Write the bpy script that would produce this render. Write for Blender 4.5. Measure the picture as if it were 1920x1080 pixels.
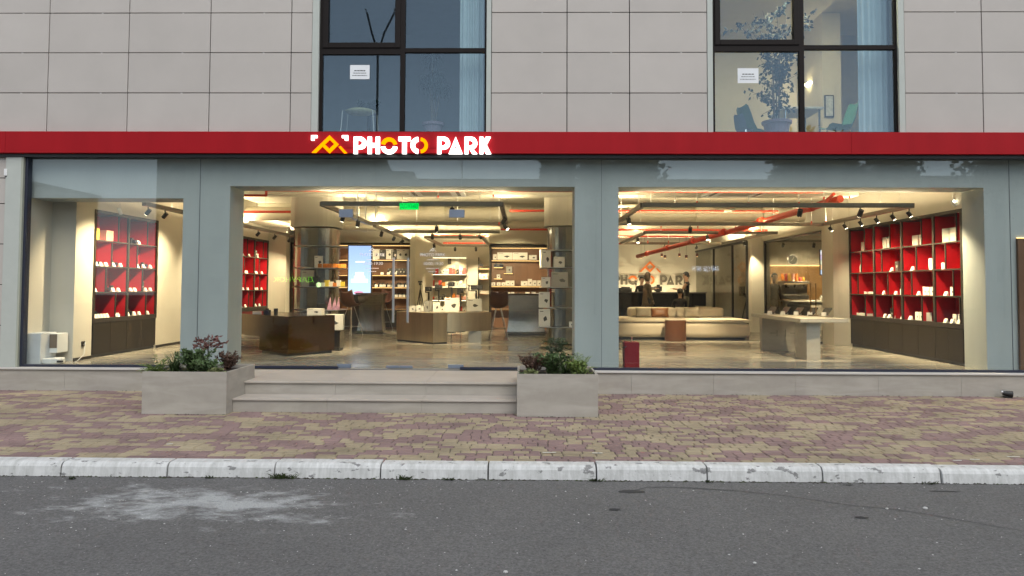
import bpy, bmesh, math, random
from mathutils import Vector, Matrix

random.seed(11)
R = math.radians
scene = bpy.context.scene
for o in list(bpy.data.objects):
    bpy.data.objects.remove(o, do_unlink=True)
COL = scene.collection

# ------------------------------------------------------------------ camera
FPX = 1387.0                       # focal length in photograph pixels (1920 wide)
PPX, PPY = 960.0, 482.0            # principal point of the (cropped) photograph
CAM = Vector((0.0, -11.37, 1.62))
CM = (Matrix.Rotation(R(0.9), 3, 'Z') @ Matrix.Rotation(R(90 + 2.3), 3, 'X') @ Matrix.Rotation(R(0.25), 3, 'Z'))
cd = bpy.data.cameras.new('camera')
cd.sensor_width = 36.0
cd.lens = FPX / 1920 * 36.0
cd.shift_y = (PPY - 540.0) / 1920.0
cd.clip_start = 0.05
cd.clip_end = 600
cam = bpy.data.objects.new('camera', cd)
COL.objects.link(cam)
cam.matrix_world = Matrix.Translation(CAM) @ CM.to_4x4()
scene.camera = cam

# ------------------------------------------------------------------ sky and sun
SUN_EL, SUN_ROT = R(50), R(160)
world = bpy.data.worlds.new('World')
scene.world = world
world.use_nodes = True
wn = world.node_tree.nodes
wl = world.node_tree.links
wn.clear()
w_out = wn.new('ShaderNodeOutputWorld')
w_bg = wn.new('ShaderNodeBackground')
w_sky = wn.new('ShaderNodeTexSky')
w_sky.sky_type = 'NISHITA'
w_sky.sun_disc = False
w_sky.sun_elevation = SUN_EL
w_sky.sun_rotation = SUN_ROT
w_sky.air_density = 1.0
w_sky.dust_density = 0.3
w_sky.ozone_density = 2.0
w_hs = wn.new('ShaderNodeHueSaturation')
w_hs.inputs['Saturation'].default_value = 0.36
wl.new(w_sky.outputs[0], w_hs.inputs['Color'])
wl.new(w_hs.outputs[0], w_bg.inputs['Color'])
w_bg.inputs['Strength'].default_value = 0.12
wl.new(w_bg.outputs[0], w_out.inputs[0])

sd = bpy.data.lights.new('sun', 'SUN')
sd.energy = 1.2
sd.angle = R(42)
sd.color = (1.0, 0.95, 0.88)
sun = bpy.data.objects.new('sun', sd)
COL.objects.link(sun)
# direction towards the sun (sky rotation is measured clockwise from +Y)
_s = Vector((math.sin(SUN_ROT) * math.cos(SUN_EL), math.cos(SUN_ROT) * math.cos(SUN_EL), math.sin(SUN_EL)))
sun.rotation_euler = _s.to_track_quat('Z', 'Y').to_euler()
sun.location = (0, -20, 30)

scene.view_settings.view_transform = 'Standard'
scene.view_settings.look = 'None'
scene.view_settings.gamma = 1.0
scene.view_settings.exposure = 0.68
scene.view_settings.use_curve_mapping = False
scene.render.filter_size = 1.15
scene.cycles.use_denoising = True
scene.cycles.max_bounces = 6
scene.cycles.diffuse_bounces = 3
scene.cycles.glossy_bounces = 4
scene.cycles.use_adaptive_sampling = True
scene.cycles.adaptive_threshold = 0.02
scene.cycles.transparent_max_bounces = 24
scene.cycles.sample_clamp_indirect = 4.0
scene.cycles.caustics_reflective = False
scene.cycles.caustics_refractive = False


def ray(px, py):
    return CM @ Vector(((px - PPX) / FPX, -(py - PPY) / FPX, -1.0))


def at(px, py, Y):
    """the point at depth plane Y that the photograph shows at pixel (px, py)"""
    d = ray(px, py)
    return CAM + d * ((Y - CAM.y) / d.y)


def fl(px, py, Z):
    """the point at height Z that the photograph shows at pixel (px, py)"""
    d = ray(px, py)
    return CAM + d * ((Z - CAM.z) / d.z)


def ax(px, Y, py=540):
    return at(px, py, Y).x


def az(py, Y, px=960):
    return at(px, py, Y).z


# ------------------------------------------------------------------ materials
MATS = {}


def nd(nt, t, **kw):
    n = nt.nodes.new(t)
    for k, v in kw.items():
        setattr(n, k, v)
    return n


def mat(name, col, rough=0.6, metal=0.0, var=0.08, scale=6.0, bump=0.0, bscale=80.0, emit=None, es=0.0, coat=0.0,
        spec=0.5, stretch=None, objvar=0.0, alpha_tr=0.0, rvar=0.0):
    if name in MATS:
        return MATS[name]
    m = bpy.data.materials.new(name)
    m.use_nodes = True
    nt = m.node_tree
    b = nt.nodes['Principled BSDF']
    L = nt.links.new
    b.inputs['Roughness'].default_value = rough
    b.inputs['Metallic'].default_value = metal
    b.inputs['Specular IOR Level'].default_value = spec
    b.inputs['Coat Weight'].default_value = coat
    geo = nd(nt, 'ShaderNodeNewGeometry')
    mp = nd(nt, 'ShaderNodeMapping')
    if stretch:
        mp.inputs['Scale'].default_value = stretch
    L(geo.outputs['Position'], mp.inputs['Vector'])
    no = nd(nt, 'ShaderNodeTexNoise')
    no.inputs['Scale'].default_value = scale
    no.inputs['Detail'].default_value = 6
    no.inputs['Roughness'].default_value = 0.6
    L(mp.outputs[0], no.inputs['Vector'])
    mr = nd(nt, 'ShaderNodeMapRange')
    mr.inputs[1].default_value = 0.25
    mr.inputs[2].default_value = 0.75
    mr.inputs[3].default_value = 1 - var
    mr.inputs[4].default_value = 1 + var
    L(no.outputs['Fac'], mr.inputs[0])
    fac = mr.outputs[0]
    if objvar:
        oi = nd(nt, 'ShaderNodeObjectInfo')
        m2 = nd(nt, 'ShaderNodeMapRange')
        m2.inputs[3].default_value = 1 - objvar
        m2.inputs[4].default_value = 1 + objvar
        L(oi.outputs['Random'], m2.inputs[0])
        mu = nd(nt, 'ShaderNodeMath', operation='MULTIPLY')
        L(fac, mu.inputs[0])
        L(m2.outputs[0], mu.inputs[1])
        fac = mu.outputs[0]
    vm = nd(nt, 'ShaderNodeVectorMath', operation='SCALE')
    vm.inputs[0].default_value = col[:3]
    L(fac, vm.inputs['Scale'])
    L(vm.outputs[0], b.inputs['Base Color'])
    if rvar:
        m3 = nd(nt, 'ShaderNodeMapRange')
        m3.inputs[1].default_value = 0.3
        m3.inputs[2].default_value = 0.7
        m3.inputs[3].default_value = max(0.02, rough - rvar)
        m3.inputs[4].default_value = rough + rvar
        L(no.outputs['Fac'], m3.inputs[0])
        L(m3.outputs[0], b.inputs['Roughness'])
    if bump:
        n2 = nd(nt, 'ShaderNodeTexNoise')
        n2.inputs['Scale'].default_value = bscale
        n2.inputs['Detail'].default_value = 4
        L(mp.outputs[0], n2.inputs['Vector'])
        bu = nd(nt, 'ShaderNodeBump')
        bu.inputs['Strength'].default_value = bump
        bu.inputs['Distance'].default_value = 0.01
        L(n2.outputs['Fac'], bu.inputs['Height'])
        L(bu.outputs[0], b.inputs['Normal'])
    if emit:
        b.inputs['Emission Color'].default_value = (*emit, 1)
        b.inputs['Emission Strength'].default_value = es
    MATS[name] = m
    return m


def emat(name, col, s):
    if name in MATS:
        return MATS[name]
    m = bpy.data.materials.new(name)
    m.use_nodes = True
    nt = m.node_tree
    nt.nodes.clear()
    e = nd(nt, 'ShaderNodeEmission')
    e.inputs[0].default_value = (*col, 1)
    e.inputs[1].default_value = s
    o = nd(nt, 'ShaderNodeOutputMaterial')
    nt.links.new(e.outputs[0], o.inputs[0])
    MATS[name] = m
    return m


def glass(name, f0=0.04, tint=(0.96, 0.98, 0.97), power=5.0, refl=(1, 1, 1)):
    """clear pane: what is behind it shows through, the sky and street mirror in it (Schlick's law per face)"""
    m = bpy.data.materials.new(name)
    m.use_nodes = True
    nt = m.node_tree
    nt.nodes.clear()
    L = nt.links.new
    g = nd(nt, 'ShaderNodeNewGeometry')
    dt = nd(nt, 'ShaderNodeVectorMath', operation='DOT_PRODUCT')
    L(g.outputs['Normal'], dt.inputs[0])
    L(g.outputs['Incoming'], dt.inputs[1])
    ab = nd(nt, 'ShaderNodeMath', operation='ABSOLUTE')
    L(dt.outputs['Value'], ab.inputs[0])
    su = nd(nt, 'ShaderNodeMath', operation='SUBTRACT')
    su.inputs[0].default_value = 1.0
    L(ab.outputs[0], su.inputs[1])
    pw = nd(nt, 'ShaderNodeMath', operation='POWER')
    L(su.outputs[0], pw.inputs[0])
    pw.inputs[1].default_value = power
    ma = nd(nt, 'ShaderNodeMath', operation='MULTIPLY_ADD')
    L(pw.outputs[0], ma.inputs[0])
    ma.inputs[1].default_value = 1 - f0
    ma.inputs[2].default_value = f0
    tr = nd(nt, 'ShaderNodeBsdfTransparent')
    tr.inputs[0].default_value = (*tint, 1)
    gl = nd(nt, 'ShaderNodeBsdfGlossy')
    gl.inputs['Roughness'].default_value = 0.0
    gl.inputs['Color'].default_value = (*refl, 1)
    mx = nd(nt, 'ShaderNodeMixShader')
    L(ma.outputs[0], mx.inputs[0])
    L(tr.outputs[0], mx.inputs[1])
    L(gl.outputs[0], mx.inputs[2])
    o = nd(nt, 'ShaderNodeOutputMaterial')
    L(mx.outputs[0], o.inputs[0])
    MATS[name] = m
    return m


# ------------------------------------------------------------------ mesh builder
WLOC = {}


class MB:
    def __init__(s):
        s.v, s.f, s.m = [], [], []
        s.mi = 0

    def add(s, vs, fs):
        b = len(s.v)
        s.v += [tuple(p) for p in vs]
        for f in fs:
            s.f.append(tuple(b + i for i in f))
            s.m.append(s.mi)
        return s

    def box(s, x0, x1, y0, y1, z0, z1):
        if x0 > x1: x0, x1 = x1, x0
        if y0 > y1: y0, y1 = y1, y0
        if z0 > z1: z0, z1 = z1, z0
        return s.add([(x0, y0, z0), (x1, y0, z0), (x1, y1, z0), (x0, y1, z0), (x0, y0, z1), (x1, y0, z1), (x1, y1, z1), (x0, y1, z1)],
                     [(0, 3, 2, 1), (4, 5, 6, 7), (0, 1, 5, 4), (1, 2, 6, 5), (2, 3, 7, 6), (3, 0, 4, 7)])

    def obox(s, c, size, rz=0.0, rx=0.0, ry=0.0):
        a, b, d = size[0] / 2, size[1] / 2, size[2] / 2
        M = Matrix.Rotation(rz, 3, 'Z') @ Matrix.Rotation(ry, 3, 'Y') @ Matrix.Rotation(rx, 3, 'X')
        c = Vector(c)
        pts = [c + M @ Vector(p) for p in ((-a, -b, -d), (a, -b, -d), (a, b, -d), (-a, b, -d), (-a, -b, d), (a, -b, d), (a, b, d), (-a, b, d))]
        return s.add(pts, [(0, 3, 2, 1), (4, 5, 6, 7), (0, 1, 5, 4), (1, 2, 6, 5), (2, 3, 7, 6), (3, 0, 4, 7)])

    def cyl(s, p0, p1, r0, r1=None, n=12, caps=True):
        p0, p1 = Vector(p0), Vector(p1)
        r1 = r0 if r1 is None else r1
        d = (p1 - p0)
        if d.length < 1e-6:
            return s
        q = d.normalized().to_track_quat('Z', 'Y').to_matrix()
        A = [p0 + q @ Vector((r0 * math.cos(2 * math.pi * i / n), r0 * math.sin(2 * math.pi * i / n), 0)) for i in range(n)]
        B = [p1 + q @ Vector((r1 * math.cos(2 * math.pi * i / n), r1 * math.sin(2 * math.pi * i / n), 0)) for i in range(n)]
        fs = [(i, (i + 1) % n, n + (i + 1) % n, n + i) for i in range(n)]
        if caps:
            fs += [tuple(range(n - 1, -1, -1)), tuple(range(n, 2 * n))]
        return s.add(A + B, fs)

    def tube(s, pts, r, n=8):
        for a, b in zip(pts[:-1], pts[1:]):
            s.cyl(a, b, r, n=n)
        for p in pts[1:-1]:
            s.ball(p, r * 1.02, 6, 4)
        return s

    def ball(s, c, r, n=12, k=8, sz=1.0):
        c = Vector(c)
        vs = [c + Vector((0, 0, -r * sz))]
        for j in range(1, k):
            t = -math.pi / 2 + math.pi * j / k
            for i in range(n):
                a = 2 * math.pi * i / n
                vs.append(c + Vector((r * math.cos(t) * math.cos(a), r * math.cos(t) * math.sin(a), r * sz * math.sin(t))))
        vs.append(c + Vector((0, 0, r * sz)))
        fs = [(0, 1 + (i + 1) % n, 1 + i) for i in range(n)]
        for j in range(k - 2):
            for i in range(n):
                fs.append((1 + j * n + i, 1 + j * n + (i + 1) % n, 1 + (j + 1) * n + (i + 1) % n, 1 + (j + 1) * n + i))
        e = len(vs) - 1
        fs += [(e, 1 + (k - 2) * n + i, 1 + (k - 2) * n + (i + 1) % n) for i in range(n)]
        return s.add(vs, fs)

    def lathe(s, c, prof, n=24, sx=1.0, sy=1.0, power=2.0):
        """profile of (radius, z); power > 2 gives a rounded-square section"""
        c = Vector(c)
        vs, fs = [], []
        for r, z in prof:
            for i in range(n):
                a = 2 * math.pi * i / n
                ca, sa = math.cos(a), math.sin(a)
                k = (abs(ca) ** power + abs(sa) ** power) ** (-1.0 / power)
                vs.append(c + Vector((r * k * ca * sx, r * k * sa * sy, z)))
        for j in range(len(prof) - 1):
            for i in range(n):
                fs.append((j * n + i, j * n + (i + 1) % n, (j + 1) * n + (i + 1) % n, (j + 1) * n + i))
        fs.append(tuple(range(n - 1, -1, -1)))
        e = (len(prof) - 1) * n
        fs.append(tuple(range(e, e + n)))
        return s.add(vs, fs)

    def prism(s, poly, z0, z1):
        """polygon in XY pulled up from z0 to z1"""
        n = len(poly)
        A = [(p[0], p[1], z0) for p in poly]
        B = [(p[0], p[1], z1) for p in poly]
        return s.add(A + B, [tuple(range(n - 1, -1, -1)), tuple(range(n, 2 * n))] + [(i, (i + 1) % n, n + (i + 1) % n, n + i) for i in range(n)])

    def prism_y(s, poly, y0, y1):
        """polygon in XZ pulled from y0 to y1"""
        n = len(poly)
        A = [(p[0], y0, p[1]) for p in poly]
        B = [(p[0], y1, p[1]) for p in poly]
        return s.add(A + B, [tuple(range(n)), tuple(range(2 * n - 1, n - 1, -1))] + [((i + 1) % n, i, n + i, n + (i + 1) % n) for i in range(n)])

    def prism_x(s, poly, x0, x1):
        """polygon in YZ pulled from x0 to x1"""
        n = len(poly)
        A = [(x0, p[0], p[1]) for p in poly]
        B = [(x1, p[0], p[1]) for p in poly]
        return s.add(A + B, [tuple(range(n - 1, -1, -1)), tuple(range(n, 2 * n))] + [(i, (i + 1) % n, n + (i + 1) % n, n + i) for i in range(n)])

    def build(s, name, mats, parent=None, smooth=False, bevel=0.0, seg=2, origin=None):
        me = bpy.data.meshes.new(name)
        if parent is not None:
            org = WLOC[parent.name]
        elif origin is not None:
            org = Vector(origin)
        else:
            xs = [p[0] for p in s.v]; ys = [p[1] for p in s.v]; zs = [p[2] for p in s.v]
            org = Vector(((min(xs) + max(xs)) / 2, (min(ys) + max(ys)) / 2, min(zs)))
        me.from_pydata([(p[0] - org.x, p[1] - org.y, p[2] - org.z) for p in s.v], [], s.f)
        if not isinstance(mats, (list, tuple)):
            mats = [mats]
        for m in mats:
            me.materials.append(m)
        if len(mats) > 1:
            me.polygons.foreach_set('material_index', s.m)
        if smooth:
            me.polygons.foreach_set('use_smooth', [True] * len(me.polygons))
        me.update()
        o = bpy.data.objects.new(name, me)
        COL.objects.link(o)
        if parent is not None:
            o.parent = parent
        else:
            o.location = org
        WLOC[o.name] = org
        if bevel:
            b = o.modifiers.new('bevel', 'BEVEL')
            b.width = bevel
            b.segments = seg
            b.limit_method = 'ANGLE'
            b.angle_limit = R(40)
            b.harden_normals = False
        return o


def tag(o, label, cat, group=None):
    o['label'] = label
    o['category'] = cat
    if group:
        o['group'] = group
    return o


def thing(name, label, cat, loc, group=None):
    o = bpy.data.objects.new(name, None)
    COL.objects.link(o)
    o.empty_display_size = 0.1
    o.location = loc
    WLOC[o.name] = Vector(loc)
    return tag(o, label, cat, group)


def struct(o):
    o['kind'] = 'structure'
    return o


def inst(src, loc, label=None, cat=None, group=None, rz=0.0, parent=None, scale=None, name=None):
    """copy of an object that shares its mesh"""
    c = src.copy()
    if name:
        c.name = name
    COL.objects.link(c)
    if parent is not None:
        c.parent = parent
        c.location = Vector(loc) - WLOC[parent.name]
    else:
        c.location = loc
    c.rotation_euler = (0, 0, rz)
    if scale:
        c.scale = scale
    for k in ('label', 'category', 'group', 'kind'):
        if k in c.keys():
            del c[k]
    if label:
        tag(c, label, cat, group)
    WLOC[c.name] = Vector(loc)
    return c


def copy_tree(root, loc, label, group=None, rz=0.0):
    c = inst(root, loc, label, root['category'], group, rz)
    for ch in list(root.children):
        d = ch.copy()
        COL.objects.link(d)
        d.parent = c
        for g in list(ch.children):
            e = g.copy()
            COL.objects.link(e)
            e.parent = d
    return c


def lamp(name, kind, loc, energy, col, parent=None, size=0.1, size_y=None, direction=(0, 0, -1), spot=60, blend=0.6):
    ld = bpy.data.lights.new(name, kind)
    ld.energy = energy
    ld.color = col
    if kind == 'AREA':
        ld.shape = 'RECTANGLE' if size_y else 'SQUARE'
        ld.size = size
        if size_y:
            ld.size_y = size_y
    elif kind == 'SPOT':
        ld.spot_size = R(spot)
        ld.spot_blend = blend
        ld.shadow_soft_size = size
    else:
        ld.shadow_soft_size = size
    o = bpy.data.objects.new(name, ld)
    COL.objects.link(o)
    o.rotation_euler = Vector(direction).to_track_quat('-Z', 'Y').to_euler()
    if parent is not None:
        o.parent = parent
        o.location = Vector(loc) - WLOC[parent.name]
    else:
        o.location = loc
    return o


def text_mesh(name, body, size, material, center, extrude=0.004, parent=None, mirror=False, width=None, facing='-Y'):
    """lettering as a mesh of its own, standing upright; facing -Y reads from the street"""
    cu = bpy.data.curves.new(name, 'FONT')
    cu.body = body
    cu.size = size
    cu.extrude = extrude
    cu.align_x = 'CENTER'
    cu.align_y = 'CENTER'
    cu.resolution_u = 3
    tmp = bpy.data.objects.new('tmp_text', cu)
    COL.objects.link(tmp)
    dg = bpy.context.evaluated_depsgraph_get()
    me = bpy.data.meshes.new_from_object(tmp.evaluated_get(dg))
    bpy.data.objects.remove(tmp, do_unlink=True)
    me.name = name
    xs = [v.co.x for v in me.vertices]
    k = 1.0
    if width and xs:
        k = width / (max(xs) - min(xs))
    sgn = -1.0 if (mirror != (facing == '+Y')) else 1.0
    org = WLOC[parent.name] if parent is not None else Vector(center)
    c = Vector(center)
    for v in me.vertices:
        x, y, z = v.co
        ysgn = -1.0 if facing == '-Y' else 1.0
        v.co = Vector((c.x + sgn * x * k, c.y + ysgn * z, c.z + y)) - org
    me.materials.clear()
    me.materials.append(material)
    o = bpy.data.objects.new(name, me)
    COL.objects.link(o)
    if parent is not None:
        o.parent = parent
    else:
        o.location = org
    WLOC[o.name] = Vector(org)
    return o


def fine_print(name, center, width, height, material, parent, seed=1):
    """a line of print too small to read: a row of word-length marks"""
    rr = random.Random(seed)
    m = MB()
    x, end = center[0] - width / 2, center[0] + width / 2
    while x < end:
        w = min(rr.uniform(0.6, 2.4) * height, end - x)
        m.box(x, x + w, center[1] - 0.0006, center[1] + 0.0006, center[2] - height * 0.35, center[2] + height * 0.35)
        x += w + height * 0.45
    return m.build(name, material, parent)

# ------------------------------------------------------------------ special materials
def asphalt():
    m = mat('asphalt', (0.118, 0.117, 0.115), rough=0.85, var=0.1, scale=0.9)
    nt = m.node_tree
    L = nt.links.new
    b = nt.nodes['Principled BSDF']
    base = b.inputs['Base Color'].links[0].from_socket
    geo = nd(nt, 'ShaderNodeNewGeometry')
    # aggregate: fine bright and dark grains
    n1 = nd(nt, 'ShaderNodeTexNoise'); n1.inputs['Scale'].default_value = 60; n1.inputs['Detail'].default_value = 5; n1.inputs['Roughness'].default_value = 0.75
    L(geo.outputs['Position'], n1.inputs['Vector'])
    r1 = nd(nt, 'ShaderNodeMapRange'); r1.inputs[1].default_value = 0.32; r1.inputs[2].default_value = 0.68; r1.inputs[3].default_value = 0.45; r1.inputs[4].default_value = 1.5
    L(n1.outputs['Fac'], r1.inputs[0])
    s1 = nd(nt, 'ShaderNodeVectorMath', operation='SCALE')
    L(base, s1.inputs[0]); L(r1.outputs[0], s1.inputs['Scale'])
    # spilled plaster dust: a worn pale patch beside the kerb
    c = fl(375, 945, -0.125)
    mp = nd(nt, 'ShaderNodeMapping'); mp.vector_type = 'POINT'
    mp.inputs['Location'].default_value = (-c.x / 1.25, -c.y / 0.5, 0)
    mp.inputs['Scale'].default_value = (1 / 1.25, 1 / 0.5, 0)
    L(geo.outputs['Position'], mp.inputs['Vector'])
    ln = nd(nt, 'ShaderNodeVectorMath', operation='LENGTH'); L(mp.outputs[0], ln.inputs[0])
    mp2 = nd(nt, 'ShaderNodeMapping'); mp2.inputs['Scale'].default_value = (1.7, 2.9, 1); mp2.inputs['Rotation'].default_value = (0, 0, -0.25)
    L(geo.outputs['Position'], mp2.inputs['Vector'])
    n2 = nd(nt, 'ShaderNodeTexNoise'); n2.inputs['Scale'].default_value = 1.5; n2.inputs['Detail'].default_value = 12; n2.inputs['Roughness'].default_value = 0.74; n2.inputs['Distortion'].default_value = 0.1
    L(mp2.outputs[0], n2.inputs['Vector'])
    a1 = nd(nt, 'ShaderNodeMath', operation='MULTIPLY_ADD')   # noise*2.2 - len + ...
    L(n2.outputs['Fac'], a1.inputs[0]); a1.inputs[1].default_value = 5.5; a1.inputs[2].default_value = -1.95
    a2 = nd(nt, 'ShaderNodeMath', operation='SUBTRACT'); L(a1.outputs[0], a2.inputs[0]); L(ln.outputs['Value'], a2.inputs[1])
    r2 = nd(nt, 'ShaderNodeMapRange'); r2.inputs[1].default_value = -0.15; r2.inputs[2].default_value = 0.75; r2.inputs[3].default_value = 0.0; r2.inputs[4].default_value = 0.95
    L(a2.outputs[0], r2.inputs[0])
    n3 = nd(nt, 'ShaderNodeTexNoise'); n3.inputs['Scale'].default_value = 42; n3.inputs['Detail'].default_value = 5; n3.inputs['Roughness'].default_value = 0.8
    L(mp2.outputs[0], n3.inputs['Vector'])
    r3 = nd(nt, 'ShaderNodeMapRange'); r3.inputs[1].default_value = 0.25; r3.inputs[2].default_value = 0.55
    L(n3.outputs['Fac'], r3.inputs[0])
    mm = nd(nt, 'ShaderNodeMath', operation='MULTIPLY'); L(r2.outputs[0], mm.inputs[0]); L(r3.outputs[0], mm.inputs[1])
    mx = nd(nt, 'ShaderNodeMix', data_type='RGBA')
    L(mm.outputs[0], mx.inputs['Factor']); L(s1.outputs[0], mx.inputs['A'])
    mx.inputs['B'].default_value = (0.42, 0.44, 0.44, 1)
    # scattered faint pale scuffs all over the road
    n4 = nd(nt, 'ShaderNodeTexNoise'); n4.inputs['Scale'].default_value = 2.3; n4.inputs['Detail'].default_value = 9; n4.inputs['Roughness'].default_value = 0.75
    L(mp2.outputs[0], n4.inputs['Vector'])
    r4 = nd(nt, 'ShaderNodeMapRange'); r4.inputs[1].default_value = 0.6; r4.inputs[2].default_value = 0.85; r4.inputs[4].default_value = 0.5
    L(n4.outputs['Fac'], r4.inputs[0])
    mx2 = nd(nt, 'ShaderNodeMix', data_type='RGBA')
    L(r4.outputs[0], mx2.inputs['Factor']); L(mx.outputs['Result'], mx2.inputs['A'])
    mx2.inputs['B'].default_value = (0.22, 0.225, 0.23, 1)
    L(mx2.outputs['Result'], b.inputs['Base Color'])
    bu = nd(nt, 'ShaderNodeBump'); bu.inputs['Strength'].default_value = 0.7; bu.inputs['Distance'].default_value = 0.008
    L(n1.outputs['Fac'], bu.inputs['Height']); L(bu.outputs[0], b.inputs['Normal'])
    return m


def kerb_paint():
    m = mat('kerb_paint', (0.6, 0.61, 0.6), rough=0.8, var=0.1, scale=3.0, bump=0.4, bscale=45)
    nt = m.node_tree
    L = nt.links.new
    b = nt.nodes['Principled BSDF']
    base = b.inputs['Base Color'].links[0].from_socket
    geo = nd(nt, 'ShaderNodeNewGeometry')
    mp = nd(nt, 'ShaderNodeMapping'); mp.inputs['Scale'].default_value = (1, 1.8, 1.8)
    L(geo.outputs['Position'], mp.inputs['Vector'])
    n = nd(nt, 'ShaderNodeTexNoise'); n.inputs['Scale'].default_value = 7; n.inputs['Detail'].default_value = 8; n.inputs['Roughness'].default_value = 0.62
    L(mp.outputs[0], n.inputs['Vector'])
    r = nd(nt, 'ShaderNodeMapRange'); r.inputs[1].default_value = 0.6; r.inputs[2].default_value = 0.625
    L(n.outputs['Fac'], r.inputs[0])
    mx = nd(nt, 'ShaderNodeMix', data_type='RGBA')
    L(r.outputs[0], mx.inputs['Factor']); L(base, mx.inputs['A']); mx.inputs['B'].default_value = (0.2, 0.2, 0.2, 1)
    # splashed road dirt in streaks
    n2 = nd(nt, 'ShaderNodeTexNoise'); n2.inputs['Scale'].default_value = 5; n2.inputs['Detail'].default_value = 9; n2.inputs['Roughness'].default_value = 0.7
    mp2 = nd(nt, 'ShaderNodeMapping'); mp2.inputs['Scale'].default_value = (3.5, 1, 0.8); L(geo.outputs['Position'], mp2.inputs['Vector']); L(mp2.outputs[0], n2.inputs['Vector'])
    r2 = nd(nt, 'ShaderNodeMapRange'); r2.inputs[1].default_value = 0.4; r2.inputs[2].default_value = 0.72; r2.inputs[4].default_value = 0.75
    L(n2.outputs['Fac'], r2.inputs[0])
    mx2 = nd(nt, 'ShaderNodeMix', data_type='RGBA')
    L(r2.outputs[0], mx2.inputs['Factor']); L(mx.outputs['Result'], mx2.inputs['A']); mx2.inputs['B'].default_value = (0.33, 0.34, 0.32, 1)
    L(mx2.outputs['Result'], b.inputs['Base Color'])
    return m


def veined(name, c0, c1, rough=0.5, scale=1.6, spec=0.4, rot=0.5):
    """stone-look tile with slanting pale veins"""
    m = mat(name, c0, rough=rough, var=0.06, scale=9, spec=spec)
    nt = m.node_tree
    L = nt.links.new
    b = nt.nodes['Principled BSDF']
    base = b.inputs['Base Color'].links[0].from_socket
    geo = nd(nt, 'ShaderNodeNewGeometry')
    mp = nd(nt, 'ShaderNodeMapping'); mp.inputs['Rotation'].default_value = (0, rot, 0.3); mp.inputs['Scale'].default_value = (1, 2, 5)
    L(geo.outputs['Position'], mp.inputs['Vector'])
    n = nd(nt, 'ShaderNodeTexNoise'); n.inputs['Scale'].default_value = scale; n.inputs['Detail'].default_value = 7; n.inputs['Distortion'].default_value = 0.6
    L(mp.outputs[0], n.inputs['Vector'])
    r = nd(nt, 'ShaderNodeMapRange'); r.inputs[1].default_value = 0.42; r.inputs[2].default_value = 0.72; r.inputs[4].default_value = 0.8
    L(n.outputs['Fac'], r.inputs[0])
    mx = nd(nt, 'ShaderNodeMix', data_type='RGBA')
    L(r.outputs[0], mx.inputs['Factor']); L(base, mx.inputs['A']); mx.inputs['B'].default_value = (*c1, 1)
    L(mx.outputs['Result'], b.inputs['Base Color'])
    return m


M_ASPH = asphalt()
M_KERB = kerb_paint()
M_PRED = mat('paver_mauve', (0.222, 0.152, 0.142), rough=0.9, var=0.3, scale=1.6, bump=0.5, bscale=120, objvar=0.1)
M_PYEL = mat('paver_ochre', (0.305, 0.256, 0.17), rough=0.9, var=0.28, scale=1.6, bump=0.5, bscale=120, objvar=0.1)
M_SAND = mat('joint_sand', (0.075, 0.066, 0.056), rough=0.95, var=0.3, scale=20)
M_PANEL = mat('cladding_panel', (0.462, 0.430, 0.395), rough=0.62, var=0.055, scale=1.3, bump=0.15, bscale=160, objvar=0.035)
M_DARKGAP = mat('dark_gap', (0.02, 0.02, 0.02), rough=0.9)
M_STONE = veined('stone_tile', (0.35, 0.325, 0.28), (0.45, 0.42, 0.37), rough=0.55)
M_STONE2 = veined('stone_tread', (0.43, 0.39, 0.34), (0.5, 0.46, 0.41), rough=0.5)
M_CAP = mat('sill_stone', (0.55, 0.53, 0.49), rough=0.5, var=0.05)
M_FASCIA = mat('fascia_red', (0.33, 0.007, 0.012), rough=0.5, var=0.1, scale=1.2, spec=0.15, stretch=(2.5, 1, 0.5))
M_PALE = mat('pale_aluminium', (0.44, 0.47, 0.43), rough=0.45, var=0.04)
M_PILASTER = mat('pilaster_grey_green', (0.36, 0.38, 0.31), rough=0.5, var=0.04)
M_NAVY = mat('frame_navy', (0.022, 0.026, 0.045), rough=0.4)
M_BLACK = mat('black_metal', (0.015, 0.015, 0.016), rough=0.45)
M_BROWNFR = mat('window_frame_brown', (0.012, 0.009, 0.008), rough=0.5, spec=0.15)
M_GLASS = glass('storefront_glass', 0.04, refl=(0.85, 0.95, 1.0))
M_GLASSW = glass('window_glass', 0.06, (0.88, 0.94, 0.96), refl=(0.68, 0.86, 1.0))
M_GLASSI = glass('partition_glass', 0.03, (0.97, 0.97, 0.95), refl=(0.4, 0.4, 0.4))
M_STEEL = mat('brushed_steel', (0.55, 0.55, 0.55), rough=0.3, metal=1.0, var=0.05)
M_FITTING = mat('patch_fitting', (0.2, 0.24, 0.3), rough=0.4, metal=0.5)
M_WHITEP = mat('white_plastic', (0.72, 0.73, 0.72), rough=0.45, var=0.03)
M_PAPER = mat('paper', (0.75, 0.78, 0.8), rough=0.8, var=0.03)
M_VINYL = mat('white_vinyl', (0.8, 0.8, 0.8), rough=0.6, var=0.02)
M_INK = mat('ink', (0.05, 0.05, 0.05), rough=0.7)

FZ = 0.36            # shop floor
PLY = -2.06          # front of the planters
PA = (ax(265, PLY, 777), ax(423.5, PLY, 777)); PB = (ax(969, PLY, 779), ax(1121.5, PLY, 779))
PV_Y0 = -4.415       # back edge of the kerb

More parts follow.
